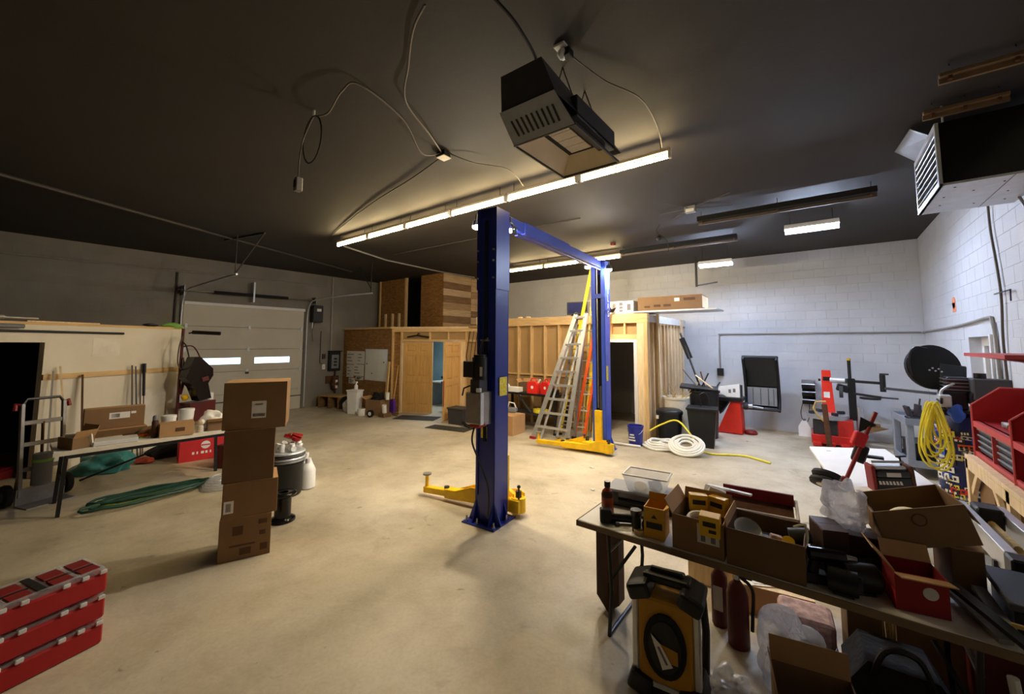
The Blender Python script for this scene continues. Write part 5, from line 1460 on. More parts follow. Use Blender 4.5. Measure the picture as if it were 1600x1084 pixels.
obj('top_handle', B().tube([(-0.14, -HW, 1.2), (-0.15, -HW + 0.04, 1.27), (-0.15, HW - 0.04, 1.27), (-0.14, HW, 1.2)], 0.018, 8), 'dark_steel', ht, True)
obj('center_strap', B().bar((-0.07, 0, 0.42), (-0.12, 0, 0.98), 0.04, 0.015, (0, 1, 0)), 'rust_steel', ht)
obj('toe_plate', B().bx(-0.03, 0.22, -HW - 0.03, HW + 0.03, 0.0, 0.012).bx(-0.04, -0.02, -HW - 0.03, HW + 0.03, 0.0, 0.2), 'aluminium_dull', ht)
obj('axle', B().cyl((-0.12, -HW - 0.1, 0.135), (-0.12, HW + 0.1, 0.135), 0.012, n=8), 'steel', ht)
obj('motor_clamp', B().cyl((0.0, -0.02, 0.22), (0.0, -0.02, 0.60), 0.09, n=14), 'mid_grey', ht, True)
obj('band', B().cyl((0.0, -0.02, 0.50), (0.0, -0.02, 0.53), 0.095, n=14), 'lime', ht, True)

lt = thing('folding_table', 'cluttered folding table with pale top before the white partition', 'table', (-7.28, 1.42, 0), -0.03)
obj('tabletop', B().bx(-0.37, 0.35, -0.86, 0.95, 0.70, 0.74, 0.006), 'table_top', lt)
obj('edge_trim', B().bx(0.35, 0.36, -0.86, 0.95, 0.69, 0.735), 'off_white', lt)
for (sx, sy) in ((0.28, -0.75), (-0.32, -0.75), (0.28, 0.85), (-0.32, 0.85)):
    obj('leg', B().bar((sx, sy, 0.70), (sx * 1.04, sy * 1.04, 0.0), 0.035, 0.035, (0, 1, 0)), 'black_plastic', lt)
obj('apron', B().bx(0.26, 0.3, -0.75, 0.85, 0.64, 0.69), 'dark_steel', lt)
obj('leg_brace', B().bar((0.28, -0.75, 0.35), (-0.32, -0.75, 0.35), 0.025, 0.025), 'black_plastic', lt)
open_carton('open carton with white paper inside on the near left corner of the left table', (-7.12, 0.74, 0.742), 0.35, 0.28, 0.2, 0.13, 'cardboard', (('b', 0.12, 20), ('r', 0.1, 35)))
solo('paper_stack', B().box((0, 0, 0.07), (0.26, 0.02, 0.16), (0.25, 0, 0), 0.0), 'paper', 'white paper sheets sticking out of the open carton on the left table', 'paper', (-7.08, 0.76, 0.76), 0.9)
solo('white_tray', B().bx(-0.2, 0.2, -0.13, 0.13, 0, 0.05, 0.006), 'white_plastic', 'low white tray on the front edge of the left table', 'tray', (-7.08, 1.08, 0.742), 1.45)
solo('cream_tray', B().bx(-0.16, 0.16, -0.12, 0.12, 0, 0.03, 0.004), 'off_white', 'flat cream tray behind the low white tray on the left table', 'tray', (-7.36, 1.02, 0.742), 1.5)
lb = carton('long brown carton with a white shipping label on the back of the left table', (-7.55, 1.12, 0.86), 1.53, 0.58, 0.14, 0.27, 'cardboard', True, ((-0.06, 0.14, 0.12, 0.20, 'paper'), (-0.04, 0.04, 0.135, 0.185, 'ink_grey'), (0.15, 0.2, 0.17, 0.2, 'paper')))
carton('flat darker carton under the long labelled carton on the left table', (-7.50, 1.15, 0.742), 1.55, 0.56, 0.22, 0.115, 'cardboard_dark', False)
solo('brown_bag', B().blob((0, 0, 0.05), (0.13, 0.1, 0.06), 33, 0.4, 3, -0.05), 'cardboard', 'crumpled brown paper bag in the middle of the left table', 'bag', (-7.35, 1.42, 0.742), smooth=True)
for k, (dx, dy, m_, nm) in enumerate(((-7.1, 1.30, 'green_cord', 'green'), (-7.2, 1.40, 'orange', 'orange'), (-7.12, 1.22, 'dark_grey', 'dark'))):
    solo('hand_tool', B().cyl((-0.1, 0, 0.02), (0.0, 0, 0.02), 0.018, n=8).cyl((0.0, 0, 0.02), (0.1, 0.01, 0.015), 0.006, n=6), m_, 'small screwdriver with %s handle lying on the left table' % nm, 'tool', (dx, dy, 0.742), 0.5 + k, smooth=True)
cn = thing('spray_can', 'tall brown spray can with a grey cap on the left table', 'spray can', (-7.05, 1.44, 0.742))
obj('body', B().lathe([(0.034, 0), (0.036, 0.01), (0.036, 0.2), (0.028, 0.225)], (0, 0, 0), 16), 'brown_leather', cn, True)
obj('label', B().lathe([(0.0365, 0.06), (0.0365, 0.14)], (0, 0, 0), 16, capb=False, capt=False), 'rust_steel', cn, True)
obj('cap', B().lathe([(0.03, 0.225), (0.03, 0.27), (0.018, 0.285)], (0, 0, 0), 14), 'mid_grey', cn, True)
carton('small pinkish grey carton at the right end of the left table', (-7.02, 1.66, 0.742), 1.42, 0.36, 0.22, 0.17, 'cardboard_light', False, ((-0.02, 0.08, 0.06, 0.11, 'cardboard_print'),))
for k, (dx, dy, h_) in enumerate(((-7.42, 1.66, 0.20), (-7.48, 1.88, 0.26))):
    t = thing('white_pail', ('shorter' if k == 0 else 'taller') + ' of two white pails behind the pinkish carton on the left table', 'pail', (dx, dy, 0.742), 0, 'white pails on the left table')
    obj('body', B().lathe([(0.075, 0), (0.085, h_ - 0.02), (0.09, h_ - 0.02), (0.09, h_)], (0, 0, 0), 20), 'white_plastic', t, True)
    obj('lid', B().lathe([(0.09, h_), (0.088, h_ + 0.015), (0.06, h_ + 0.02)], (0, 0, 0), 20), 'white_plastic', t, True)
vb = thing('small_bottle', 'small cream bottle with a round cap beside the pinkish carton', 'bottle', (-6.98, 1.92, 0.742))
obj('body', B().lathe([(0.035, 0), (0.035, 0.08), (0.015, 0.1)], (0, 0, 0), 14), 'off_white', vb, True)
obj('cap', B().blob((0, 0, 0.135), (0.045, 0.045, 0.045), 2, 0, 2), 'off_white', vb, True)
solo('paper_heap', B().blob((0, 0, 0.1), (0.16, 0.14, 0.14), 41, 0.45, 3, -0.1), 'paper', 'heap of crumpled white packing paper at the far right end of the left table', 'paper', (-7.32, 2.16, 0.742), smooth=True)
open_carton('brown carton under the crumpled white paper on the left table', (-7.02, 2.16, 0.742), 1.4, 0.3, 0.22, 0.13, 'cardboard', (('f', 0.1, 60),))
# things under and beside the left table
solo('teal_bag', B().blob((0, 0, 0.12), (0.3, 0.2, 0.17), 51, 0.45, 4, -0.11, 1.3), 'teal_plastic', 'teal plastic sack crumpled on the floor under the left table', 'bag', (-8.86, 1.22, 0), 0.9, smooth=True)
cbk = thing('black_strut', 'long thin black strut leaning across under the left table', 'strut', (-8.5, 0.95, 0.0))
obj('rod', B().cyl((0, 0, 0.02), (0.35, 0.95, 0.42), 0.014, n=8), 'black_plastic', cbk, True)
obj('tip', B().cyl((0.35, 0.95, 0.42), (0.44, 1.18, 0.52), 0.02, n=8), 'black_plastic', cbk, True)
solo('rag_pile', B().blob((0, 0, 0.04), (0.14, 0.12, 0.06), 61, 0.4, 3, -0.03), 'rag_orange', 'faded orange rag on the floor right of the teal sack', 'rag', (-9.0, 1.74, 0), smooth=True)
solo('black_duffel', B().blob((0, 0, 0.11), (0.17, 0.32, 0.13), 62, 0.35, 3, -0.1), 'dark_fabric', 'black cloth bag on the floor behind the red carton', 'bag', (-9.18, 2.12, 0), smooth=True)
rc = thing('red_carton', 'bright red carton with a white round logo on the floor past the left table', 'box', (-8.62, 2.42, 0), 1.42)
obj('body', B().bx(-0.33, 0.33, -0.16, 0.16, 0, 0.40, 0.003), 'red_card', rc)
obj('lid', B().bx(-0.335, 0.335, -0.165, 0.165, 0.40, 0.43, 0.003), 'white_plastic', rc)
obj('logo_disc', B().cyl((0.02, -0.16, 0.25), (0.02, -0.163, 0.25), 0.065, n=20), 'paper', rc)
obj('logo_band', B().bx(-0.04, 0.08, -0.165, -0.163, 0.24, 0.26), 'red_card', rc)
for q, w_ in enumerate((0.03, 0.02, 0.04, 0.03, 0.02, 0.03)):
    obj('letter', B().bx(-0.16 + q * 0.06, -0.16 + q * 0.06 + w_, -0.163, -0.16, 0.11, 0.15), 'paper', rc)
solo('white_roll', B().cyl((0, 0, 0), (0.25, 0.12, 0), 0.13, n=20), 'white_plastic', 'white roll end seen beside the red carton behind the box stack', 'roll', (-8.30, 2.86, 0.131), smooth=True)
dr_ = thing('dark_red_case', 'dark red case on the floor beside the right table leg', 'case', (-7.75, 2.58, 0), 0.7)
obj('body', B().bx(-0.14, 0.14, -0.2, 0.2, 0, 0.36, 0.02), 'maroon', dr_)
obj('handle', B().tube([(0, -0.08, 0.36), (0, -0.06, 0.41), (0, 0.06, 0.41), (0, 0.08, 0.36)], 0.012, 6), 'black_plastic', dr_, True)
# red welding cart with black mask
wc = thing('welding_cart', 'dark red workshop cart with tall post and hoses beside the partition end', 'cart', (-9.75, 2.56, 0), 0.45)
obj('tray', B().prism([(-0.12, 0.48), (0.32, 0.48), (0.32, 0.84), (-0.22, 0.84)], -0.14, 0.14, 'yz'), 'maroon', wc)
obj('shelf', B().bx(-0.14, 0.14, -0.2, 0.32, 0.1, 0.14), 'red_dark', wc)
obj('post', B().bar((-0.1, -0.26, 0.05), (-0.1, -0.24, 2.25), 0.035, 0.035, (0, 1, 0)), 'maroon', wc)
obj('post_brace', B().bar((-0.1, -0.22, 1.0), (-0.1, -0.1, 1.55), 0.05, 0.03, (1, 0, 0)), 'maroon', wc)
for sy in (-0.15, 0.28):
    obj('caster', B().lathe([(0.04, -0.02), (0.06, -0.02), (0.06, 0.02), (0.04, 0.02)], (0.1, sy, 0.06), 14, 'y'), 'rubber', wc, True)
obj('frame_leg', B().bx(0.1, 0.13, -0.2, -0.17, 0.1, 0.5).bx(0.1, 0.13, 0.28, 0.31, 0.1, 0.5), 'red_dark', wc)
obj('yellow_clamp', B().blob((0.02, -0.22, 0.95), (0.05, 0.07, 0.07), 8, 0.4, 2), 'yellow_plastic', wc, True)
for k in range(3):
    pts = spline([(-0.08, -0.26, 2.1 - 0.1 * k), (-0.02, -0.36 + 0.14 * k, 1.9), (0.0, -0.38 + 0.22 * k, 1.6), (-0.02, -0.28 + 0.05 * k, 1.48), (-0.06, -0.24, 1.7)], 6)
    obj('hose', B().tube(pts, 0.012, 6), ('cord_grey', 'cord_black', 'maroon')[k], wc, True)
ar_ = thing('swing_lamp_arm', 'black padded arm sticking out from the top of the cart post', 'arm', (-9.62, 2.36, 2.16), 0.95)
obj('arm', B().cyl((0, 0, 0), (0.1, 0, 0.02), 0.015, n=8), 'dark_steel', ar_)
obj('pad', B().cyl((0.06, 0, 0.02), (0.52, 0, 0.0), 0.035, n=12), 'black_plastic', ar_, True)
ms = thing('welding_mask', 'large black welding hood propped on the red cart', 'welding mask', (-9.62, 2.62, 0.88), (0.25, 0, 0.3))
obj('shell', B().prism([(-0.24, 0.52), (-0.02, 0.86), (0.08, 0.84), (0.26, 0.55), (0.24, 0.42), (0.12, 0.3), (0.12, 0.0), (-0.1, 0.02), (-0.14, 0.3)], -0.1, 0.12, 'yz'), 'black_gloss', ms)
obj('visor', B().bx(0.12, 0.135, 0.02, 0.14, 0.36, 0.44, 0.004), 'maroon', ms)
solo('white_mug', B().lathe([(0.05, 0), (0.05, 0.14), (0.045, 0.14), (0.045, 0.02)], (0, 0, 0), 16), 'white_plastic', 'white can on the right edge of the red cart tray', 'can', (-9.85, 2.84, 0.842), smooth=True)
solo('clear_jar', B().lathe([(0.05, 0), (0.055, 0.09), (0.03, 0.13)], (0, 0, 0), 14), 'glass_jar', 'small jar in the red cart tray under the black hood', 'jar', (-9.70, 2.60, 0.842), smooth=True)
# on and along the partition
def p_obj(name, s0, s1, z0, z1, o0, o1, mat, label, cat):
    return tag(obj(name, pbar(B(), s0, s1, z0, z1, o0, o1), mat), label, cat)
solo('steel_pipe', B().cyl(PL(-1.2, -0.05, 2.335), PL(0.42, -0.05, 2.33), 0.025, n=10).cyl(PL(-0.2, -0.05, 2.335), PL(0.05, -0.05, 2.335), 0.048, n=12), 'aluminium_dull', 'pale pipe with a thicker collar lying on top of the white partition', 'pipe', smooth=True)
solo('grey_pipe', B().cyl(PL(-1.2, 0.05, 2.22), PL(0.22, 0.05, 2.21), 0.03, n=10), 'mid_grey', 'short grey pipe along the upper face of the white partition', 'pipe', smooth=True)
solo('black_pipe', B().cyl(PL(-1.2, 0.03, 2.15), PL(1.52, 0.03, 2.135), 0.018, n=10), 'black_plastic', 'long thin black rod along the upper face of the white partition', 'rod', smooth=True)
solo('wood_strip', B().bar(PL(0.3, -0.05, 2.29), PL(1.2, -0.05, 2.29), 0.03, 0.02), 'lumber_pale', 'thin pale wood strip on top of the white partition', 'lumber')
solo('green_cloth', B().blob(PL(2.42, -0.05, 2.30), (0.08, 0.14, 0.06), 71, 0.4, 3), 'lime', 'lime green cloth on the right end of the partition top', 'cloth', smooth=True)
solo('black_clip', B().blob(PL(2.02, -0.05, 2.31), (0.04, 0.12, 0.03), 72, 0.3, 2), 'black_plastic', 'small black tool on the partition top left of the green cloth', 'tool', smooth=True)
for k, (s, z1, m_, lean, lab) in enumerate(((0.66, 1.62, 'lumber_pale', 0.1, 'pale broom handle, leftmost of those leaning on the white partition'),
        (0.58, 1.55, 'conduit', -0.08, 'thin grey rod leaning on the partition behind the hand truck'),
        (0.95, 1.47, 'rust_steel', -0.03, 'dark brown plank leaning on the partition right of the hand truck'),
        (1.66, 1.58, 'cord_grey', -0.02, 'thin dark rod leaning on the partition above the long carton'),
        (1.72, 1.56, 'dark_steel', 0.0, 'second thin rod close beside the first above the long carton'),
        (1.80, 1.50, 'cord_grey', -0.03, 'grey rod leaning just left of the black fishing pole'))):
    solo('leaning_rod', B().bar(PL(s + lean, 0.26, 0.0), PL(s, 0.075, z1), 0.06 if k == 2 else 0.02, 0.02, (0, 0, 1)), m_, lab, 'rod')
fp = thing('black_pole', 'black handled pole leaning on the partition above the long carton', 'pole', tuple(PL(1.85, 0.2, 0)))
d_ = PL(1.88, 0.05, 1.6) - PL(1.85, 0.2, 0)
obj('shaft', B().cyl((0, 0, 0), d_, 0.01, n=6), 'cord_grey', fp, True)
obj('grip', B().cyl(d_ * 0.64, d_ * 0.9, 0.022, n=8).cyl(d_ * 0.9, d_ * 1.0, 0.03, n=8), 'black_plastic', fp, True)
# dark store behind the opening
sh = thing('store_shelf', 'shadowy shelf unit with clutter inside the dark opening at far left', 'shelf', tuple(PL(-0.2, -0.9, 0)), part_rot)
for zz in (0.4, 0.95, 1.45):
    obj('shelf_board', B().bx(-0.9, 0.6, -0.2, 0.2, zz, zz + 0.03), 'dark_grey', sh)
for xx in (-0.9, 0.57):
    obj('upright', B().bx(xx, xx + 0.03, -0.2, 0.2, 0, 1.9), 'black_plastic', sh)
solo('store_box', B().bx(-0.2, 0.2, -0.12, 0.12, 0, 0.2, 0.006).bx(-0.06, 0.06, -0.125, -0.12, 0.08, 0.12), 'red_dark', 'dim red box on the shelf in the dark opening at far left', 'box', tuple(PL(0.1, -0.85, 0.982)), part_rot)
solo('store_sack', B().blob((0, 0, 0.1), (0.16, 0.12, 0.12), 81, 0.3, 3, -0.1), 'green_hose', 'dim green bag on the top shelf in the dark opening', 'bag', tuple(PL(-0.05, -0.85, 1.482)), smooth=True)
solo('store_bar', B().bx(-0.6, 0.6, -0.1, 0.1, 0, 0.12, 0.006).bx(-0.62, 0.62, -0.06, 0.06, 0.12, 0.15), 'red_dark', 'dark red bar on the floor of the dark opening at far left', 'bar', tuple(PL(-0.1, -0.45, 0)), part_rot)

# ================================================================== floor: hoses and plastic
gh = thing('green_hose', 'long loops of dark green hose on the floor before the left table', 'hose', (-6.98, 1.5, 0))
for k in range(6):
    L_ = 0.62 - 0.04 * ((k * 3) % 5)
    pts = [(L_ * (0.22 + 0.05 * (k % 3)) * math.sin(a * PI / 12 + 0.3 * math.sin(k)) + 0.05 * k - 0.16, L_ * math.cos(a * PI / 12) - 0.02 * k, 0.018 + 0.02 * (k % 3) + 0.008 * math.sin(a * 1.7 + k)) for a in range(24)]
    obj('loop', B().tube(pts, 0.016, 6, True), 'green_hose' if k != 3 else 'green_cord', gh, True)
pw_ = thing('plastic_coil', 'coil of clear wrapped tubing on the floor left of the box stack', 'tubing', (-6.70, 2.14, 0))
for k in range(6):
    r = 0.24 - 0.02 * k
    pts = [(r * 0.8 * math.cos(a * PI / 10), r * math.sin(a * PI / 10), 0.02 + 0.025 * k) for a in range(20)]
    obj('coil', B().tube(pts, 0.018, 6, True), 'bag_plastic', pw_, True)
# ================================================================== stack of four cartons
SR = math.radians(68)
def stk(label, off, z, w, d, h, mat, st, rz=0.0):
    ux, uy = math.cos(SR), math.sin(SR)
    nx, ny = -uy, ux
    c = (-4.35 + ux * off + nx * d / 2, 1.595 + uy * off + ny * d / 2, z)
    return carton(label, c, SR + rz, w, d, h, mat, True, st, group=None)
stk('brown carton at the bottom of the tall stack, printed marks on its front', 0.0, 0.0, 0.41, 0.36, 0.375, 'cardboard',
    ((-0.1, -0.02, 0.22, 0.30, 'cardboard_print'), (0.1, 0.17, 0.29, 0.33, 'cardboard_print'), (0.11, 0.16, 0.19, 0.23, 'cardboard_print'), (0.12, 0.18, 0.05, 0.11, 'cardboard_print'), (-0.12, 0.08, 0.12, 0.135, 'cardboard_print'), (-0.04, 0.05, 0.04, 0.1, 'cardboard_print')))
stk('brown carton second from the bottom of the stack, white barcode at its left', 0.02, 0.378, 0.44, 0.38, 0.315, 'cardboard', ((-0.205, -0.13, 0.05, 0.16, 'paper'), (-0.19, -0.15, 0.065, 0.14, 'ink_grey')), 0.03)
stk('plain dark brown carton third from the bottom of the stack', 0.0, 0.696, 0.41, 0.36, 0.475, 'cardboard_dark', (), -0.02)
stk('wide brown carton on top of the stack with a white shipping label', 0.045, 1.175, 0.52, 0.40, 0.44, 'cardboard', ((-0.03, 0.09, 0.10, 0.26, 'paper'), (0.0, 0.06, 0.22, 0.24, 'ink_grey'), (-0.02, 0.08, 0.115, 0.145, 'ink_grey')), -0.1)
# spools and jugs behind the stack
sp_ = thing('wire_spool', 'empty black spool standing on the floor behind the box stack', 'spool', (-4.92, 2.17, 0))
obj('flange', B().lathe([(0.13, 0), (0.135, 0.01), (0.13, 0.03), (0.09, 0.05)], (0, 0, 0), 22), 'black_gloss', sp_, True)
obj('core', B().cyl((0, 0, 0.04), (0, 0, 0.27), 0.085, n=20), 'black_gloss', sp_, True)
obj('flange', B().lathe([(0.09, 0.26), (0.13, 0.28), (0.135, 0.30), (0.12, 0.31), (0.05, 0.31), (0.05, 0.29)], (0, 0, 0), 22), 'black_gloss', sp_, True)
bb = thing('parts_bucket', 'black bucket heaped with white pipe fittings and red caps behind the stack', 'bucket', (-5.72, 2.55, 0))
obj('body', B().lathe([(0.17, 0), (0.18, 0.01), (0.2, 0.40), (0.21, 0.42), (0.19, 0.42)], (0, 0, 0), 24), 'black_plastic', bb, True)
for k in range(4):
    obj('wire_wrap', B().lathe([(0.205, 0.43 + k * 0.035), (0.215, 0.445 + k * 0.035), (0.205, 0.46 + k * 0.035)], (0, 0, 0), 24), ('mid_grey', 'galvanised', 'dark_grey', 'galvanised')[k], bb, True)
obj('tie', B().bx(0.02, 0.04, -0.23, -0.2, 0.35, 0.62), 'white_plastic', bb)
for k in range(6):
    a = k * 1.05
    solo('pipe_fitting', B().cyl((-0.05, 0, 0), (0.05, 0, 0), 0.035, n=12).cyl((0, 0, 0), (0, 0, 0.06), 0.03, n=12), 'white_plastic', 'white pipe fitting in the heap on the black bucket', 'fitting', (-5.72 + 0.12 * math.cos(a), 2.55 + 0.12 * math.sin(a), 0.61 + 0.01 * (k % 2)), (0.4 * k, 0.3 * k, a), 'white fittings on the black bucket', True)
for k in range(3):
    a = 0.5 + k * 1.2
    solo('red_clamp', B().cyl((0, 0, 0), (0, 0, 0.04), 0.055, n=14).bx(-0.07, 0.07, -0.012, 0.012, 0.04, 0.06), 'red_plastic', 'red cap on top of the white fittings in the black bucket', 'cap', (-5.74 + 0.1 * math.cos(a), 2.57 + 0.1 * math.sin(a), 0.70), (0.2 * k, 0.3, a), 'red caps on the black bucket', True)
for k, (dx, dy, s_, lb_) in enumerate(((-5.74, 2.84, 1.25, 'nearer white plastic jug on the floor right of the black bucket'), (-5.98, 2.92, 1.3, 'farther white plastic jug on the floor behind the black bucket'))):
    jug(lb_, (dx, dy, 0), 0.3 * k, s_, 'white_plastic', 'white_plastic')
# ================================================================== red organiser cases at bottom left
ang = math.atan2(0.61 - 0.19, -3.91 + 3.80)
og_dir = Vector((math.cos(ang), math.sin(ang), 0))
og_n = Vector((-og_dir.y, og_dir.x, 0))                      # away from the camera
base = Vector((-3.905, 0.61, 0)) - og_dir * 0.30 + og_n * 0.165
for k, nm in enumerate(('bottom', 'middle', 'top')):
    z0 = k * 0.162
    t = thing('parts_organiser', 'red parts organiser case with clear lid, %s of the stack of three' % nm, 'organiser', (base.x, base.y, z0), ang, 'stacked red organisers')
    obj('tub', B().bx(-0.30, 0.30, -0.165, 0.165, 0, 0.128, 0.012), 'red_plastic', t)
    obj('lid', B().bx(-0.295, 0.295, -0.16, 0.16, 0.128, 0.150, 0.006), 'clear_plastic', t)
    for q in range(7):
        xx = -0.27 + q * 0.088
        if q == 3:
            continue
        obj('latch', B().bx(xx, xx + 0.035, -0.172, -0.16, 0.125, 0.15, 0.003), 'paper_grey', t)
        obj('rib', B().bx(xx, xx + 0.03, -0.16, -0.10, 0.150, 0.155), 'clear_plastic', t)
    if k == 2:
        for (x0, x1, y0, y1) in ((-0.27, -0.16, -0.13, -0.03), (-0.27, -0.16, 0.0, 0.12), (-0.13, -0.03, -0.13, -0.03), (-0.13, -0.03, 0.0, 0.12), (0.05, 0.15, -0.13, -0.03), (0.05, 0.15, 0.0, 0.12), (0.18, 0.28, -0.13, -0.03), (0.18, 0.28, 0.0, 0.12)):
            obj('cup', B().bx(x0, x1, y0, y1, 0.150, 0.158, 0.004), 'red_dark', t)
        for (x0, x1, y0, y1) in ((-0.01, 0.03, -0.14, 0.14), (-0.26, -0.02, -0.022, -0.005), (0.06, 0.28, -0.022, -0.005)):
            obj('handle_slot', B().bx(x0, x1, y0, y1, 0.150, 0.156), 'black_plastic', t)
        for (x0, y0, x1, y1) in ((-0.29, -0.145, 0.29, -0.135), (-0.29, 0.135, 0.29, 0.145), (-0.29, -0.145, -0.28, 0.145), (0.28, -0.145, 0.29, 0.145), (-0.15, -0.14, -0.14, 0.14), (0.155, -0.14, 0.165, 0.14)):
            obj('lid_rib', B().bx(x0, x1, y0, y1, 0.150, 0.162, 0.002), 'clear_plastic', t)
# ================================================================== foreground folding table
ft = thing('long_folding_table', 'long cluttered folding table in the right foreground', 'table', (-0.24, 3.05, 0))
obj('tabletop', B().bx(-1.22, 1.24, -0.37, 0.37, 0.705, 0.74, 0.005), 'table_top', ft)
obj('edge_trim', B().bx(-1.225, 1.245, -0.378, -0.37, 0.70, 0.738).bx(-1.228, -1.22, -0.378, 0.375, 0.70, 0.738).bx(-1.225, 1.245, 0.37, 0.378, 0.70, 0.738), 'table_edge', ft)
for sx in (-1, 1):
    x0 = -1.02 if sx < 0 else 0.72
    for sy in (-0.3, 0.3):
        obj('leg', B().tube([(x0, sy, 0.70), (x0 - 0.02 * sx, sy, 0.3), (x0, sy, 0.0)], 0.014, 8), 'black_plastic', ft, True)
    obj('foot_bar', B().cyl((x0, -0.3, 0.012), (x0, 0.3, 0.012), 0.013, n=8), 'dark_steel', ft, True)
    obj('cross_bar', B().cyl((x0, -0.3, 0.55), (x0, 0.3, 0.55), 0.013, n=8), 'black_plastic', ft, True)
    obj('diagonal_brace', B().bar((x0, 0, 0.55), (x0 - sx * 0.45, 0, 0.69), 0.02, 0.012), 'black_plastic', ft)
    obj('diagonal_brace', B().bar((x0, -0.3, 0.35), (x0 - sx * 0.12, -0.1, 0.55), 0.02, 0.012), 'black_plastic', ft)
TZ = 0.742
bt = thing('amber_bottle', 'amber bottle with a black cap on the near left corner of the long table', 'bottle', (-1.315, 2.87, TZ))
bt.scale = (1.15, 1.15, 1.2)
obj('body', B().lathe([(0.036, 0), (0.038, 0.008), (0.038, 0.125), (0.03, 0.15), (0.016, 0.165), (0.016, 0.175)], (0, 0, 0), 18), 'amber', bt, True)
obj('band', B().lathe([(0.0385, 0.115), (0.0385, 0.128), (0.031, 0.15)], (0, 0, 0), 18, capb=False, capt=False), 'brown_leather', bt, True)
obj('cap', B().cyl((0, 0, 0.173), (0, 0, 0.205), 0.02, n=14), 'black_plastic', bt, True)
cs = thing('tool_case', 'flat black tool case at the back left of the long table', 'case', (-1.18, 3.24, TZ), 0.12)
obj('lower_shell', B().bx(-0.27, 0.27, -0.14, 0.14, 0, 0.06, 0.01), 'black_plastic', cs)
obj('upper_shell', B().bx(-0.27, 0.27, -0.14, 0.14, 0.065, 0.12, 0.01), 'mid_grey', cs)
obj('handle', B().tube([(-0.08, -0.14, 0.06), (-0.07, -0.175, 0.06), (0.07, -0.175, 0.06), (0.08, -0.14, 0.06)], 0.009, 6), 'black_plastic', cs, True)
for xx in (-0.18, 0.18):
    obj('latch', B().bx(xx - 0.02, xx + 0.02, -0.146, -0.14, 0.03, 0.1), 'dark_grey', cs)
cb = thing('clear_bin', 'clear plastic bin with small parts standing on the black tool case', 'bin', (-1.14, 3.22, TZ + 0.122), 0.12)
bw_, bd_, bh_ = 0.125, 0.085, 0.125
bot = [(-bw_, -bd_, 0.002), (bw_, -bd_, 0.002), (bw_, bd_, 0.002), (-bw_, bd_, 0.002)]
top = [(-bw_ * 1.3, -bd_ * 1.3, bh_), (bw_ * 1.3, -bd_ * 1.3, bh_), (bw_ * 1.3, bd_ * 1.3, bh_), (-bw_ * 1.3, bd_ * 1.3, bh_)]
b_ = B(); b_.poly(bot, 0.003)
for i in range(4):
    j = (i + 1) % 4
    b_.poly([bot[i], bot[j], top[j], top[i]], 0.003)
obj('tub', b_, 'clear_plastic', cb)
b_ = B()
for i in range(4):
    b_.bar(top[i], top[(i + 1) % 4], 0.012, 0.008)
obj('rim', b_, 'white_plastic', cb)
solo('tan_wheel', B().lathe([(0.02, 0), (0.045, 0.002), (0.048, 0.03), (0.02, 0.034)], (0, 0, 0), 16), 'straw', 'tan sanding wheel inside the clear bin', 'wheel', (-1.19, 3.20, TZ + 0.128), (0.3, 0.2, 0), smooth=True)
solo('blue_bagged_part', B().blob((0, 0, 0.04), (0.05, 0.04, 0.045), 91, 0.3, 3, -0.035), 'ink_grey', 'bag of grey blue parts inside the clear bin', 'bag', (-1.08, 3.22, TZ + 0.128), smooth=True)
gr = thing('angle_grinder', 'black cordless grinder lying on the left front of the long table', 'power tool', (-1.17, 2.83, TZ), 0.5)
obj('body', B().cyl((-0.1, 0, 0.035), (0.06, 0, 0.035), 0.03, n=14), 'black_plastic', gr, True)
obj('head', B().cyl((0.08, 0, 0.0), (0.08, 0, 0.075), 0.035, n=14), 'black_gloss', gr, True)
obj('battery', B().bx(-0.17, -0.09, -0.035, 0.035, 0, 0.09, 0.008), 'black_plastic', gr)
obj('side_handle', B().cyl((0.06, 0.03, 0.04), (0.07, 0.13, 0.05), 0.015, n=8), 'dark_grey', gr, True)
dn = thing('flashlight', 'short black torch standing beside the grinder on the long table', 'torch', (-1.06, 2.76, TZ))
obj('body', B().cyl((0, 0, 0), (0, 0, 0.1), 0.028, n=14), 'black_plastic', dn, True)
obj('head', B().lathe([(0.028, 0.1), (0.036, 0.12), (0.036, 0.14)], (0, 0, 0), 14), 'black_gloss', dn, True)
solo('round_cap', B().cyl((0, 0, 0), (0, 0, 0.04), 0.045, n=18).cyl((0, 0, 0.04), (0, 0, 0.05), 0.03, n=16), 'black_gloss', 'round black cap lying right of the torch on the long table', 'cap', (-0.99, 2.80, TZ + 0.045), (PI / 2.2, 0, 0.4), smooth=True)
for k, (dx, dy, ln, m_, nm) in enumerate(((-1.2, 2.95, 0.18, 'steel', 'bright steel'), (-1.12, 2.98, 0.14, 'black_plastic', 'black'), (-1.24, 2.78, 0.1, 'dark_steel', 'dark'))):
    solo('loose_wrench', B().bar((-ln / 2, 0, 0.008), (ln / 2, 0, 0.008), 0.018, 0.01).cyl((ln / 2, 0, 0.002), (ln / 2, 0, 0.014), 0.018, n=10), m_, '%s wrench among the tools at the left of the long table' % nm, 'wrench', (dx, dy, TZ), 0.6 - 0.5 * k)
jr = thing('glass_jar', 'round greenish glass jar behind the yellow box on the long table', 'jar', (-1.0, 2.96, TZ))
obj('glass', B().lathe([(0.05, 0), (0.055, 0.01), (0.055, 0.1), (0.06, 0.11), (0.06, 0.125), (0.05, 0.125), (0.05, 0.02)], (0, 0, 0), 20), 'glass_jar', jr, True)
obj('contents', B().lathe([(0.045, 0.02), (0.045, 0.09), (0.03, 0.1)], (0, 0, 0), 16), 'dark_grey', jr, True)
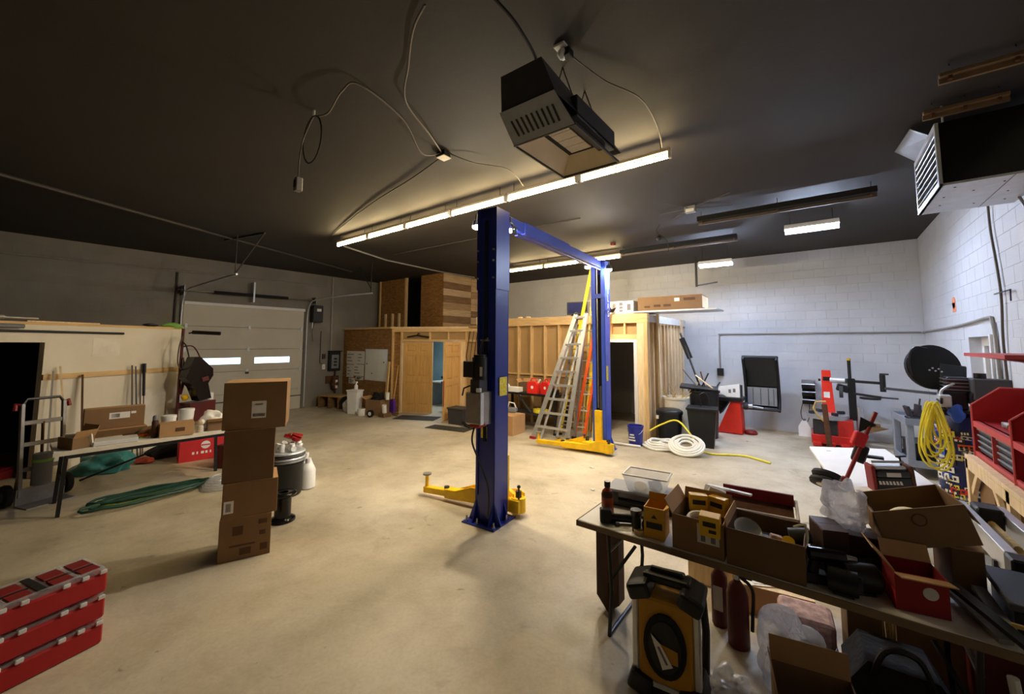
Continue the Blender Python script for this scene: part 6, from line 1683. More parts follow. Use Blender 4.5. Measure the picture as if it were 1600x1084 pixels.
solo('white_cup', B().lathe([(0.03, 0), (0.035, 0.09), (0.032, 0.09), (0.028, 0.01)], (0, 0, 0), 16), 'white_plastic', 'small white cup before the glass jar on the long table', 'cup', (-1.01, 2.87, TZ), smooth=True)
solo('masking_tape', B().lathe([(0.02, 0), (0.035, 0), (0.035, 0.025), (0.02, 0.025)], (0, 0, 0), 18), 'straw', 'tan tape roll on the table edge left of the yellow box', 'tape', (-1.03, 2.735, TZ), smooth=True)
yb = open_carton('tall open yellow box with dark print on the front of the long table', (-0.935, 2.80, TZ), 0.1, 0.13, 0.15, 0.19, 'yellow_card', (('b', 0.05, 20), ('r', 0.05, 50)), inner='yellow_card')
obj('print', B().bx(-0.05, 0.05, -0.0765, -0.075, 0.06, 0.10), 'ink', yb)
obj('print', B().prism([(-0.02, 0.125), (0.02, 0.125), (0.0, 0.15)], -0.0765, -0.075, 'xz'), 'ink', yb)
ob1 = open_carton('open brown carton with a shipping label next to the yellow box', (-0.665, 2.87, TZ), 0.03, 0.29, 0.34, 0.20, 'cardboard', (('l', 0.09, 30), ('b', 0.07, 20)))
obj('label', B().bx(0.0, 0.12, -0.1715, -0.17, 0.07, 0.18), 'paper_grey', ob1)
for xx in (0.02, 0.075):
    obj('barcode', B().bx(xx, xx + 0.025, -0.1725, -0.1715, 0.08, 0.16), 'ink_grey', ob1)
ysb = thing('yellow_part_box', 'small yellow box with dark print propped on the carton rim', 'box', (-0.585, 2.705, TZ + 0.13), (0.12, 0, 0.05))
obj('body', B().bx(-0.055, 0.055, -0.035, 0.035, 0, 0.12, 0.002), 'yellow_plastic', ysb)
obj('print', B().bx(-0.035, 0.035, -0.0365, -0.035, 0.06, 0.09), 'ink', ysb)
obj('print', B().bx(-0.005, 0.035, -0.0365, -0.035, 0.025, 0.045), 'ink', ysb)
for k, (dx, dy, rz) in enumerate(((-0.72, 3.00, 0.4), (-0.60, 3.02, -0.3))):
    t = thing('yellow_carton', '%s of two yellow boxes standing behind the label carton contents' % ('left' if k == 0 else 'right'), 'box', (dx, dy, TZ + 0.14), rz)
    obj('body', B().bx(-0.055, 0.055, -0.03, 0.03, 0, 0.11, 0.002), 'yellow_plastic', t)
    obj('print', B().bx(-0.04, 0.04, -0.0315, -0.03, 0.05, 0.08), 'ink', t)
solo('coil_of_cable', B().tube([(0.07 * math.cos(a * PI / 8), 0.07 * math.sin(a * PI / 8), 0.01) for a in range(16)], 0.012, 6, True).tube([(0.06 * math.cos(a * PI / 8), 0.06 * math.sin(a * PI / 8), 0.03) for a in range(16)], 0.012, 6, True), 'white_plastic', 'white cable coil inside the label carton', 'cable', (-0.68, 2.83, TZ + 0.13), (0.3, 0, 0), smooth=True)
solo('carton_filler', B().blob((0, 0, 0.06), (0.12, 0.13, 0.06), 95, 0.3, 3, -0.05), 'cardboard_dark', 'dark packing filling the bottom of the label carton', 'packing', (-0.67, 2.88, TZ + 0.01), smooth=True)
solo('white_bracket', B().bar((0, 0, 0), (0.28, -0.1, 0.02), 0.03, 0.012).bar((0, 0, 0), (-0.03, -0.08, -0.12), 0.03, 0.012), 'white_plastic', 'angled white metal bracket lying over the yellow boxes', 'bracket', (-0.70, 3.2, TZ + 0.26), 0.0)
solo('picture_card', B().bx(-0.05, 0.05, -0.01, 0.01, 0, 0.13, 0.002), 'paper', 'upright white card leaning behind the yellow boxes', 'card', (-0.66, 3.12, TZ + 0.16), (0.3, 0.3, 0.3))
carton('small carton propping the paint tray behind the long low carton', (-0.36, 3.26, TZ), 0.1, 0.3, 0.12, 0.13, 'cardboard_dark', False)
pt = thing('paint_tray', 'brown red paint tray with white rim at the back edge of the long table', 'tray', (-0.40, 3.20, TZ + 0.165), (0.22, 0, 0.1))
obj('base', B().bx(-0.2, 0.2, -0.1, 0.1, 0.0, 0.012), 'rust_steel', pt)
obj('rim', B().bx(-0.21, 0.21, -0.115, -0.1, 0, 0.05, 0.004).bx(-0.21, 0.21, 0.1, 0.115, 0, 0.05, 0.004).bx(-0.225, -0.21, -0.115, 0.115, 0, 0.05, 0.004).bx(0.21, 0.225, -0.115, 0.115, 0, 0.05, 0.004), 'off_white', pt)
obj('liner', B().bx(-0.205, 0.205, 0.09, 0.1, 0.01, 0.09), 'red_dark', pt)
ob2 = open_carton('long low brown carton full of fittings in the middle of the long table', (-0.315, 2.86, TZ), 0.0, 0.37, 0.34, 0.20, 'cardboard_dark', (('l', 0.05, 10),))
solo('metal_reflector', B().lathe([(0.02, 0), (0.05, 0.01), (0.07, 0.05), (0.072, 0.055), (0.06, 0.05)], (0, 0, 0), 20), 'steel', 'round metal reflector in the left of the long low carton', 'reflector', (-0.42, 2.84, TZ + 0.13), (0.5, 0.3, 0), smooth=True)
solo('yellow_tape', B().lathe([(0.015, 0), (0.03, 0), (0.03, 0.03), (0.015, 0.03)], (0, 0, 0), 16), 'yellow_plastic', 'small yellow tape roll in the long low carton', 'tape', (-0.21, 2.80, TZ + 0.15), (0.6, 0.2, 0), smooth=True)
solo('pink_package', B().bx(-0.03, 0.03, -0.02, 0.02, 0, 0.03, 0.004), 'pink_insulation', 'small pinkish package in the long low carton', 'package', (-0.27, 2.83, TZ + 0.14), (0, 0.2, 0.4))
solo('grey_sleeve', B().cyl((0, 0, 0), (0.1, 0.02, 0.02), 0.04, n=16), 'dark_grey', 'dark grey pipe sleeve at the right of the long low carton', 'sleeve', (-0.21, 2.90, TZ + 0.16), smooth=True)
solo('white_loop', B().tube(spline([(0, 0, 0), (0.03, 0, 0.07), (0.02, 0.02, 0.14), (-0.03, 0.02, 0.12)], 6), 0.007, 6), 'off_white', 'white plastic loop at the right edge of the long low carton', 'strap', (-0.15, 2.78, TZ + 0.13), smooth=True)
solo('carton_stuffing', B().blob((0, 0, 0.06), (0.17, 0.14, 0.07), 96, 0.35, 3, -0.05), 'dark_grey', 'dark jumble of fittings filling the long low carton', 'fittings', (-0.315, 2.87, TZ + 0.008), smooth=True)
# dark pile right of the long carton
dbx = carton('dark brown box standing right of the long low carton', (-0.03, 3.0, TZ), 0.35, 0.12, 0.2, 0.24, 'brown_leather', False, top_mat='brown_leather')
dbx2 = carton('dark wooden box behind the pile of black tools', (0.10, 3.10, TZ), 0.2, 0.18, 0.16, 0.2, 'brown_leather', False, top_mat='brown_leather')
bd = thing('black_drill', 'black drill lying on its side in front of the dark boxes', 'power tool', (-0.06, 2.80, TZ), 0.3)
obj('body', B().cyl((-0.06, 0, 0.14), (0.1, 0, 0.14), 0.035, n=14), 'black_gloss', bd, True)
obj('chuck', B().cyl((0.1, 0, 0.14), (0.15, 0, 0.14), 0.02, 0.012, n=12), 'steel', bd, True)
obj('grip', B().bar((-0.03, 0, 0.13), (-0.05, 0, 0.03), 0.045, 0.035, (0, 1, 0), 0.008), 'black_plastic', bd)
obj('battery', B().bx(-0.1, 0.02, -0.04, 0.04, 0, 0.05, 0.008), 'black_plastic', bd)
for k, (dx, dy, s_) in enumerate(((0.02, 2.74, 0.06), (0.09, 2.82, 0.07), (0.13, 2.95, 0.06))):
    t = thing('black_motor', 'black motor housing in the dark tool pile, %s' % ('at the table edge', 'in the middle', 'against the red carton')[k], 'motor', (dx, dy, TZ), 0.4 * k)
    obj('body', B().cyl((-s_, 0, s_), (s_, 0, s_), s_ * 0.95, n=16), 'black_plastic', t, True)
    obj('end_cap', B().cyl((s_, 0, s_), (s_ * 1.3, 0, s_), s_ * 0.6, n=14), 'dark_steel', t, True)
    obj('foot', B().bx(-s_ * 0.7, s_ * 0.7, -s_ * 0.6, s_ * 0.6, 0, 0.012), 'black_plastic', t)
solo('bubble_wrap', B().blob((0, 0, 0.13), (0.095, 0.1, 0.12), 97, 0.55, 4, -0.13, 1.6), 'bubble_wrap', 'crumpled clear bubble wrap on the dark wooden box', 'bubble wrap', (0.05, 3.13, TZ + 0.19), smooth=True)
# red carton with flaps
rcx = open_carton('dark red carton with open tan flaps at the front of the long table', (0.295, 2.85, TZ), 0.18, 0.19, 0.18, 0.17, 'red_card_dark', (('f', 0.10, 78), ('l', 0.12, 40), ('b', 0.08, 30)))
obj('seal', B().cyl((0.03, -0.09, 0.10), (0.03, -0.093, 0.10), 0.028, n=18), 'paper_grey', rcx)
obj('side_print', B().bx(-0.0965, -0.095, -0.09, 0.09, 0.0, 0.08), 'red_card', rcx)
# big tilted carton resting on a lower box
carton('low red topped box supporting the left of the big tilted carton', (0.26, 3.16, TZ), 0.14, 0.2, 0.24, 0.165, 'red_card_dark', False, top_mat='red_card_dark')
carton('brown box supporting the right of the big tilted carton', (0.50, 3.16, TZ), 0.14, 0.12, 0.24, 0.245, 'cardboard_dark', False)
bc = open_carton('big open brown carton with a round print tilted on the long table', (0.372, 3.175, 0.974), 0.14, 0.37, 0.34, 0.19, 'cardboard', (('l', 0.10, 165), ('r', 0.10, 165)), (0.0, -0.295))
obj('round_print', B().cyl((-0.01, -0.17, 0.135), (-0.01, -0.172, 0.135), 0.032, n=20), 'cardboard_print', bc)
obj('round_print_inner', B().cyl((-0.01, -0.172, 0.135), (-0.01, -0.173, 0.135), 0.025, n=20), 'cardboard', bc)
solo('yellow_float', B().blob((0, 0, 0.06), (0.09, 0.07, 0.06), 3, 0.05, 3), 'ladder_yellow_pale', 'yellow rounded thing inside the big tilted carton', 'container', (0.33, 3.16, 0.985), 0.14, smooth=True)
# rails and saw at the right end
sw2 = thing('saw_stand_rails', 'pair of pale aluminium rails of a saw stand at the right end of the table', 'saw stand', (0.80, 3.9, 0.80), 0.03)
for sx in (-0.09, 0.09):
    obj('rail', B().bx(sx - 0.025, sx + 0.025, -0.55, 0.33, 0.06, 0.12, 0.003), 'aluminium', sw2)
    obj('rail_web', B().bx(sx - 0.01, sx + 0.01, -0.55, 0.33, -0.02, 0.06), 'aluminium', sw2)
obj('end_block', B().bx(-0.12, 0.14, -0.66, -0.55, -0.055, 0.12, 0.01), 'black_plastic', sw2)
obj('carriage', B().bx(-0.06, 0.06, 0.1, 0.25, 0.02, 0.15, 0.01), 'black_plastic', sw2)
obj('spring', B().cyl((0, -0.3, 0.06), (0, 0.1, 0.06), 0.02, n=8), 'straw', sw2, True)
for sy in (-0.36, 0.3):
    for sx in (-0.1, 0.1):
        obj('leg', B().bar((sx, sy, 0.0), (sx * 1.5, sy * 1.1, -0.80), 0.03, 0.03, (0, 1, 0)), 'dark_grey', sw2)
ts = thing('table_saw_body', 'dark machine body with a chrome knob at the right end of the long table', 'machine', (0.74, 2.95, TZ))
obj('body', B().bx(-0.14, 0.24, -0.16, 0.18, 0, 0.12, 0.012), 'black_plastic', ts)
obj('bed', B().bx(-0.16, 0.26, -0.18, 0.22, 0.12, 0.15, 0.004), 'dark_grey', ts)
obj('column', B().bx(0.0, 0.1, 0.06, 0.16, 0.15, 0.27, 0.01), 'black_plastic', ts)
obj('knob', B().blob((0.02, -0.1, 0.17), (0.03, 0.03, 0.025), 1, 0, 2), 'steel', ts, True)
obj('rail', B().bx(-0.16, 0.2, -0.2, -0.185, 0.06, 0.075).bx(0.0, 0.26, -0.2, -0.185, 0.02, 0.03), 'straw', ts)
for k, (dx, dy, a) in enumerate(((0.50, 2.86, 1.9), (0.56, 2.92, 1.7), (0.53, 2.74, 2.2))):
    solo('metal_offcut', B().bar((-0.16, 0, 0.012), (0.18, 0, 0.04 + 0.03 * k), 0.05, 0.02), ('aluminium_dull', 'galvanised', 'black_plastic')[k], ('dull', 'bright', 'black')[k] + ' metal offcut between the red carton and the dark machine', 'metal offcut', (dx, dy, TZ + 0.012 * k), a)
# ================================================================== under the long table
yf = thing('jobsite_heater', 'black and yellow jobsite blower with side rails in front of the table legs', 'blower', (-0.80, 2.56, 0), 0.12)
obj('front_panel', B().box((0, -0.02, 0.32), (0.30, 0.2, 0.46), None, 0.02), 'yellow_dewalt', yf)
ov = [(0.115 * math.cos(a * PI / 12), 0.31 + 0.17 * math.sin(a * PI / 12)) for a in range(24)]
obj('oval_recess', B().prism(ov, -0.135, -0.12, 'xz'), 'black_matte', yf)
ov2 = [(0.085 * math.cos(a * PI / 12), 0.31 + 0.135 * math.sin(a * PI / 12)) for a in range(24)]
obj('grille', B().prism(ov2, -0.14, -0.135, 'xz'), 'black_plastic', yf)
obj('shield', B().prism([(-0.02, 0.24), (0.07, 0.24), (0.07, 0.31), (-0.04, 0.33)], -0.143, -0.14, 'xz'), 'yellow_dewalt', yf)
obj('tag', B().poly([(-0.07, -0.15, 0.37), (-0.01, -0.15, 0.2), (0.045, -0.15, 0.23), (-0.02, -0.15, 0.33)], 0.002), 'paper', yf)
text_mesh('tag_print', '>120C', 0.03, 'ink_grey', yf, (-0.006, -0.1535, 0.275), (PI / 2, 1.0, 0)) if False else None
obj('tag_print', B().bar((-0.03, -0.153, 0.315), (0.015, -0.153, 0.235), 0.012, 0.001, (0, 1, 0)), 'ink_grey', yf)
for sx in (-1, 1):
    obj('side_rail', B().bx(sx * 0.165 - 0.018, sx * 0.165 + 0.018, -0.12, -0.06, 0.08, 0.54, 0.008), 'aluminium', yf)
    obj('corner_guard', B().box((sx * 0.14, -0.03, 0.57), (0.13, 0.24, 0.09), (0, sx * 0.35, 0), 0.02), 'black_plastic', yf)
    obj('corner_guard', B().box((sx * 0.14, -0.03, 0.07), (0.13, 0.24, 0.11), (0, -sx * 0.3, 0), 0.02), 'black_plastic', yf)
    obj('back_roll_bar', B().tube([(sx * 0.18, 0.1, 0.06), (sx * 0.185, 0.14, 0.3), (sx * 0.17, 0.1, 0.58)], 0.022, 8), 'black_plastic', yf, True)
obj('top_handle', B().box((0, -0.02, 0.625), (0.26, 0.10, 0.05), None, 0.015), 'black_plastic', yf)
obj('handle_grip', B().tube([(-0.1, -0.02, 0.62), (-0.08, -0.02, 0.665), (0.08, -0.02, 0.665), (0.1, -0.02, 0.62)], 0.014, 8), 'black_plastic', yf, True)
obj('lower_vent', B().bx(-0.09, 0.09, -0.125, -0.115, 0.075, 0.10), 'galvanised', yf)
obj('base', B().bx(-0.15, 0.15, -0.1, 0.1, 0.0, 0.09, 0.015), 'black_plastic', yf)
obj('cord', B().tube(spline([(-0.17, 0.1, 0.6), (-0.25, 0.12, 0.45), (-0.21, 0.1, 0.3), (-0.2, 0.08, 0.15)], 6), 0.008, 6), 'cord_black', yf, True)
lb_ = thing('leather_sheath', 'tall dark brown sheath standing under the left end of the long table', 'sheath', (-1.37, 3.02, 0))
obj('body', B().prism([(-0.09, 0.1), (0.0, 0.0), (0.09, 0.08), (0.09, 0.60), (-0.09, 0.62)], -0.05, 0.05, 'xz'), 'brown_leather', lb_)
obj('seam', B().bar((0.0, -0.052, 0.02), (0.0, -0.052, 0.6), 0.012, 0.006, (0, 1, 0)), 'rust_steel', lb_)
obj('cap', B().cyl((-0.05, 0, 0.62), (-0.05, 0, 0.65), 0.03, n=12), 'aluminium_dull', lb_, True)
solo('black_pouch', B().box((0, 0, 0.16), (0.2, 0.12, 0.3), (0.05, 0, 0), 0.02).box((0, -0.07, 0.2), (0.16, 0.02, 0.12), None, 0.006), 'dark_fabric', 'dark pouch on the floor behind the yellow blower', 'bag', (-0.98, 3.22, 0), 0.2)
fe = thing('fire_extinguisher', 'dark red fire extinguisher standing under the long table', 'fire extinguisher', (-0.54, 3.2, 0))
obj('cylinder', B().lathe([(0.06, 0), (0.066, 0.01), (0.066, 0.33), (0.05, 0.38), (0.022, 0.41), (0.022, 0.42)], (0, 0, 0), 20), 'maroon', fe, True)
obj('valve', B().cyl((0, 0, 0.42), (0, 0, 0.46), 0.018, n=10), 'steel', fe, True)
obj('lever', B().bar((-0.02, 0, 0.46), (0.1, 0, 0.49), 0.02, 0.012).bar((0, 0, 0.445), (0.09, 0, 0.445), 0.02, 0.01), 'black_plastic', fe)
obj('hose', B().tube(spline([(0.02, 0, 0.44), (0.09, 0, 0.38), (0.085, 0, 0.2), (0.08, 0, 0.12)], 6), 0.011, 8), 'black_plastic', fe, True)
obj('gauge', B().cyl((0, -0.018, 0.44), (0, -0.028, 0.44), 0.014, n=12), 'paper', fe)
fe2 = thing('fire_extinguisher', 'red cylinder half hidden behind the yellow blower under the table', 'fire extinguisher', (-0.68, 3.35, 0))
obj('cylinder', B().lathe([(0.05, 0), (0.055, 0.01), (0.055, 0.33), (0.02, 0.39)], (0, 0, 0), 18), 'maroon', fe2, True)
obj('label', B().bx(-0.03, 0.03, -0.06, -0.054, 0.12, 0.28), 'paper_grey', fe2)
obj('valve', B().cyl((0, 0, 0.39), (0, 0, 0.44), 0.018, n=10), 'black_plastic', fe2, True)
carton('tan carton with papers on it under the middle of the long table', (-0.40, 3.78, 0), 0.15, 0.5, 0.3, 0.2, 'cardboard_light', False, top_mat='lumber_pale')
carton('pale flat carton behind the extinguishers under the long table', (-0.84, 3.90, 0), 0.05, 0.34, 0.24, 0.3, 'lumber_pale', False, top_mat='lumber_pale')
solo('paper_scatter', B().bx(-0.14, 0.14, -0.1, 0.1, 0, 0.006).bx(-0.1, 0.12, -0.08, 0.04, 0.006, 0.01), 'paper', 'loose white papers on the tan carton under the long table', 'paper', (-0.45, 3.76, 0.202), 0.5)
ins = thing('insulation_pack', 'plastic wrapped pink grey pack under the middle of the long table', 'package', (-0.18, 3.40, 0), 0.12)
obj('pack', B().box((0, 0, 0.19), (0.30, 0.22, 0.16), (0.15, 0, 0), 0.03), 'pink_insulation', ins)
obj('tray', B().bx(-0.16, 0.16, -0.12, 0.12, 0, 0.10, 0.006), 'black_plastic', ins)
solo('white_bag', B().blob((0, 0, 0.16), (0.17, 0.12, 0.2), 98, 0.5, 4, -0.15, 1.3), 'bag_plastic', 'crumpled white plastic bag sagging under the long table', 'bag', (-0.28, 3.08, 0.0), 0.6, smooth=True)
solo('floor_film', B().blob((0, 0, 0.05), (0.12, 0.1, 0.09), 99, 0.5, 4, -0.05, 1.4), 'bag_plastic', 'clump of clear film on the floor beside the yellow blower', 'film', (-0.52, 2.72, 0.0), smooth=True)
open_carton('open brown carton at the bottom edge in front of the long table', (-0.12, 2.72, 0), 0.2, 0.36, 0.26, 0.24, 'cardboard', (('b', 0.12, 15), ('l', 0.06, 12)))
carton('brown carton deep under the long table right of the pink pack', (0.10, 3.42, 0), 0.1, 0.16, 0.28, 0.46, 'cardboard_dark', False)
carton('brown carton beside the straw bundle deep under the long table', (0.42, 3.62, 0), 0.1, 0.34, 0.3, 0.5, 'cardboard', False)
sb = thing('straw_bundle', 'bundle of tan twine hanging under the right part of the long table', 'twine', (0.215, 3.32, 0.30))
for k in range(7):
    obj('strand', B().tube(spline([(0.01 * k - 0.03, 0, 0.26), (0.012 * k - 0.04, 0.01 * (k % 3), 0.12), (0.01 * k - 0.03, 0, -0.02 * (k % 3))], 5), 0.006, 5), 'straw', sb, True)
obj('tie', B().cyl((0, 0, 0.26), (0, 0, 0.405), 0.012, n=8), 'cord_black', sb, True)
bsk = thing('tool_bag', 'big black tool bag with straps under the right part of the table', 'bag', (0.22, 3.05, 0), 0.1)
obj('body', B().prism([(-0.2, 0.0), (0.2, 0.0), (0.21, 0.24), (0.14, 0.36), (-0.13, 0.37), (-0.21, 0.25)], -0.14, 0.14, 'xz'), 'dark_fabric', bsk)
obj('pocket', B().box((0.0, -0.15, 0.13), (0.28, 0.04, 0.2), None, 0.012), 'black_plastic', bsk)
obj('strap', B().tube(spline([(-0.12, -0.15, 0.3), (-0.06, -0.17, 0.46), (0.06, -0.17, 0.46), (0.12, -0.15, 0.3)], 6), 0.014, 6), 'black_plastic', bsk, True)
obj('buckle', B().bx(0.06, 0.11, -0.178, -0.17, 0.16, 0.2).bx(-0.12, -0.09, -0.178, -0.17, 0.05, 0.09), 'mid_grey', bsk)
carton('dark maroon crate on the black sack side under the table', (0.70, 3.32, 0), 0.15, 0.3, 0.2, 0.6, 'maroon', False, ((0.02, 0.07, 0.3, 0.38, 'paper_grey'),), top_mat='maroon')
solo('white_tubing', B().tube(spline([(0.0, 0, 0.5), (0.02, 0, 0.35), (0.08, -0.02, 0.2), (0.1, -0.04, 0.0)], 6), 0.02, 8), 'white_plastic', 'white tubing hanging down at the right under the long table', 'tubing', (0.60, 2.9, 0.02), smooth=True)
carton('brown carton at the far right under the long table', (0.86, 3.0, 0), 0.1, 0.26, 0.26, 0.42, 'cardboard_dark', False)

# ================================================================== white table behind, with planer and red trolley
wt = thing('white_table', 'long bright white tabletop behind the foreground table', 'table', (0.385, 5.25, 0), (0, -0.085, 0.145))
obj('tabletop', B().bx(-0.36, 0.36, -1.0, 1.16, 0.735, 0.77, 0.005), 'table_white', wt)
for (sx, sy) in ((-0.28, -0.85), (0.28, -0.85), (-0.28, 1.0), (0.28, 1.0)):
    obj('leg', B().cyl((sx, sy, 0.735), (sx, sy, 0.0 - sx * 0.085), 0.016, n=8), 'mid_grey', wt, True)
obj('apron', B().bx(-0.3, 0.3, -0.9, -0.87, 0.68, 0.735).bx(-0.3, 0.3, 1.03, 1.06, 0.68, 0.735), 'mid_grey', wt)
for k, (dx, dy) in enumerate(((-0.2, 0.95), (0.3, 0.2))):
    obj('smudge', B().cyl((dx, dy, 0.77), (dx, dy, 0.7705), 0.025, n=10), 'paper_grey', wt)
pln = thing('thickness_planer', 'black planer with red side plates and crank on the white table', 'planer', (0.40, 4.75, 0.775), (0, -0.085, 0.3))
pln.scale = (0.68, 0.75, 0.82)
for sx in (-1, 1):
    obj('side_plate', B().bx(sx * 0.19 - 0.02, sx * 0.19 + 0.02, -0.09, 0.09, 0, 0.26, 0.006), 'rust_steel' if sx > 0 else 'red_dark', pln)
obj('body', B().bx(-0.17, 0.17, -0.09, 0.09, 0.02, 0.15, 0.008), 'black_plastic', pln)
obj('hood', B().bx(-0.17, 0.17, -0.1, 0.08, 0.15, 0.21, 0.02), 'dark_steel', pln)
obj('top_cover', B().bx(-0.16, 0.16, -0.06, 0.08, 0.21, 0.25, 0.02), 'aluminium', pln)
obj('name_plate', B().bx(-0.07, 0.07, -0.103, -0.1, 0.16, 0.20), 'paper_grey', pln)
for q in range(7):
    obj('letter', B().prism([(-0.15 + q * 0.034, 0.08), (-0.125 + q * 0.034, 0.08), (-0.135 + q * 0.034, 0.115), (-0.155 + q * 0.034, 0.115)], -0.092, -0.09, 'xz'), 'paper', pln)
obj('carry_bar', B().cyl((-0.16, 0.0, 0.285), (0.16, 0.0, 0.285), 0.014, n=10), 'steel', pln, True)
obj('crank', B().cyl((0.13, 0, 0.25), (0.13, 0, 0.34), 0.01, n=8).bar((0.09, 0, 0.34), (0.19, 0, 0.345), 0.02, 0.015), 'black_plastic', pln)
rt_ = thing('red_trolley', 'red handled trolley with two rubber wheels propped at the white table edge', 'trolley', (0.075, 4.85, 0.76), 0.0)
obj('handle', B().cyl((0.02, 0.0, 0.0), (0.27, 0.12, 0.63), 0.017, n=10), 'red_dark', rt_, True)
obj('bracket', B().box((0.14, 0.08, 0.38), (0.1, 0.08, 0.13), (0, 0.35, 0.2), 0.015), 'red_card', rt_)
obj('pump_block', B().box((0.14, 0.1, 0.25), (0.1, 0.09, 0.16), (0, 0.3, 0), 0.01), 'black_plastic', rt_)
obj('fin', B().prism([(0.14, 0.44), (0.27, 0.52), (0.16, 0.58)], 0.08, 0.1, 'xz'), 'black_plastic', rt_)
obj('tab', B().box((0.24, 0.1, 0.23), (0.12, 0.06, 0.02)), 'black_plastic', rt_)
obj('socket', B().box((0.02, 0, 0.02), (0.05, 0.05, 0.05), None, 0.008), 'red_dark', rt_)
for k in range(2):
    w_ = obj('wheel', B().lathe([(0.06, -0.025), (0.11, -0.025), (0.12, 0), (0.11, 0.025), (0.06, 0.025)], (0, 0, 0), 22), 'rubber', rt_, True, (-0.13 + 0.02 * k, 0.0 + 0.06 * k, -0.04 + 0.05 * k), (-0.5, 0.2, 0))
    obj('hub', B().lathe([(0.02, -0.03), (0.06, -0.028), (0.06, 0.028), (0.02, 0.03)], (0, 0, 0), 16), 'off_white', w_, True)
obj('axle', B().cyl((-0.13, 0.0, -0.04), (0.02, 0.0, 0.03), 0.014, n=8), 'steel', rt_, True)
solo('folded_leaflet', B().bx(-0.12, 0.1, -0.15, 0.15, 0, 0.004).bx(-0.1, 0.1, -0.12, 0.12, 0.004, 0.006), 'off_white', 'cream leaflet on the white table by the foot of the red trolley', 'paper', (0.26, 4.45, 0.775), (0, -0.085, 0.4))

# ================================================================== right wall: cart, compressor, hose, hutch
ct = thing('utility_cart', 'grey plastic utility cart with tools beside the yellow hose', 'cart', (1.14, 9.1, 0), 0.1)
for zz in (0.16, 0.78):
    obj('shelf', B().bx(-0.24, 0.24, -0.4, 0.4, zz, zz + 0.05, 0.01), 'grey_plastic', ct)
    obj('shelf_lip', B().bx(-0.25, -0.23, -0.41, 0.41, zz, zz + 0.1).bx(0.23, 0.25, -0.41, 0.41, zz, zz + 0.1).bx(-0.25, 0.25, -0.42, -0.40, zz, zz + 0.1).bx(-0.25, 0.25, 0.40, 0.42, zz, zz + 0.1), 'grey_plastic', ct)
for (sx, sy) in ((-0.2, -0.36), (0.2, -0.36), (-0.2, 0.36), (0.2, 0.36)):
    obj('leg', B().bx(sx - 0.045, sx + 0.045, sy - 0.045, sy + 0.045, 0.2, 0.80, 0.012), 'grey_plastic', ct)
    obj('caster', B().lathe([(0.03, -0.02), (0.06, -0.02), (0.06, 0.02), (0.03, 0.02)], (sx, sy, 0.06), 14, 'y'), 'rubber', ct, True)
    obj('caster_fork', B().bx(sx - 0.03, sx + 0.03, sy - 0.03, sy + 0.03, 0.1, 0.17), 'dark_steel', ct)
for k, (dx, dy, h_, m_, nm) in enumerate(((1.05, 8.85, 0.2, 'dark_steel', 'dark steel vice'), (1.2, 8.95, 0.16, 'sticker_blue', 'blue spray bottle'), (1.15, 9.25, 0.14, 'black_plastic', 'black tool box'))):
    if k == 0:
        solo('bench_vice', B().bx(-0.08, 0.08, -0.1, 0.1, 0, 0.06, 0.01).box((-0.06, 0, 0.14), (0.04, 0.16, 0.16), (0, -0.3, 0), 0.006).box((0.05, 0, 0.16), (0.04, 0.16, 0.18), (0, 0.1, 0), 0.006).cyl((0.07, 0, 0.2), (0.09, 0, 0.34), 0.012, n=8), m_, 'dark steel vice on the top shelf of the grey cart', 'vice', (dx, dy, 0.832), 0.2)
    elif k == 1:
        solo('blue_bottle', B().lathe([(0.05, 0), (0.055, 0.1), (0.03, 0.15), (0.015, 0.18), (0.015, 0.22)], (0, 0, 0), 14), m_, 'dark blue bottle on the top shelf of the grey cart', 'bottle', (dx, dy, 0.832), smooth=True)
    else:
        solo('small_toolbox', B().bx(-0.1, 0.1, -0.14, 0.14, 0, 0.11, 0.01).bx(-0.02, 0.02, -0.06, 0.06, 0.11, 0.14), m_, 'small black toolbox on the top shelf of the grey cart', 'toolbox', (dx, dy, 0.832))
solo('cart_bin', B().bx(-0.16, 0.16, -0.28, 0.28, 0, 0.26, 0.02).bx(-0.17, 0.17, -0.29, 0.29, 0.26, 0.28), 'black_plastic', 'black bin on the lower shelf of the grey cart', 'bin', (1.14, 9.1, 0.212), 0.1)
cp = thing('air_compressor', 'upright air compressor with sticker-covered dark blue tank by the right wall', 'air compressor', (1.29, 7.15, 0))
obj('tank', B().lathe([(0.12, 0.08), (0.22, 0.13), (0.26, 0.22), (0.26, 1.08), (0.22, 1.17), (0.10, 1.22)], (0, 0, 0), 28), 'sticker_blue', cp, True)
for k in range(3):
    a = 0.5 + k * 2 * PI / 3
    obj('foot', B().bar((0.2 * math.cos(a), 0.2 * math.sin(a), 0.2), (0.24 * math.cos(a), 0.24 * math.sin(a), 0.0), 0.06, 0.02), 'sticker_blue', cp)
rnd = random.Random(5)
sm = ['paper', 'red_card', 'ink', 'sticker_yellow', 'paper_grey', 'blue_bag', 'paper', 'ink_grey', 'orange', 'paper']
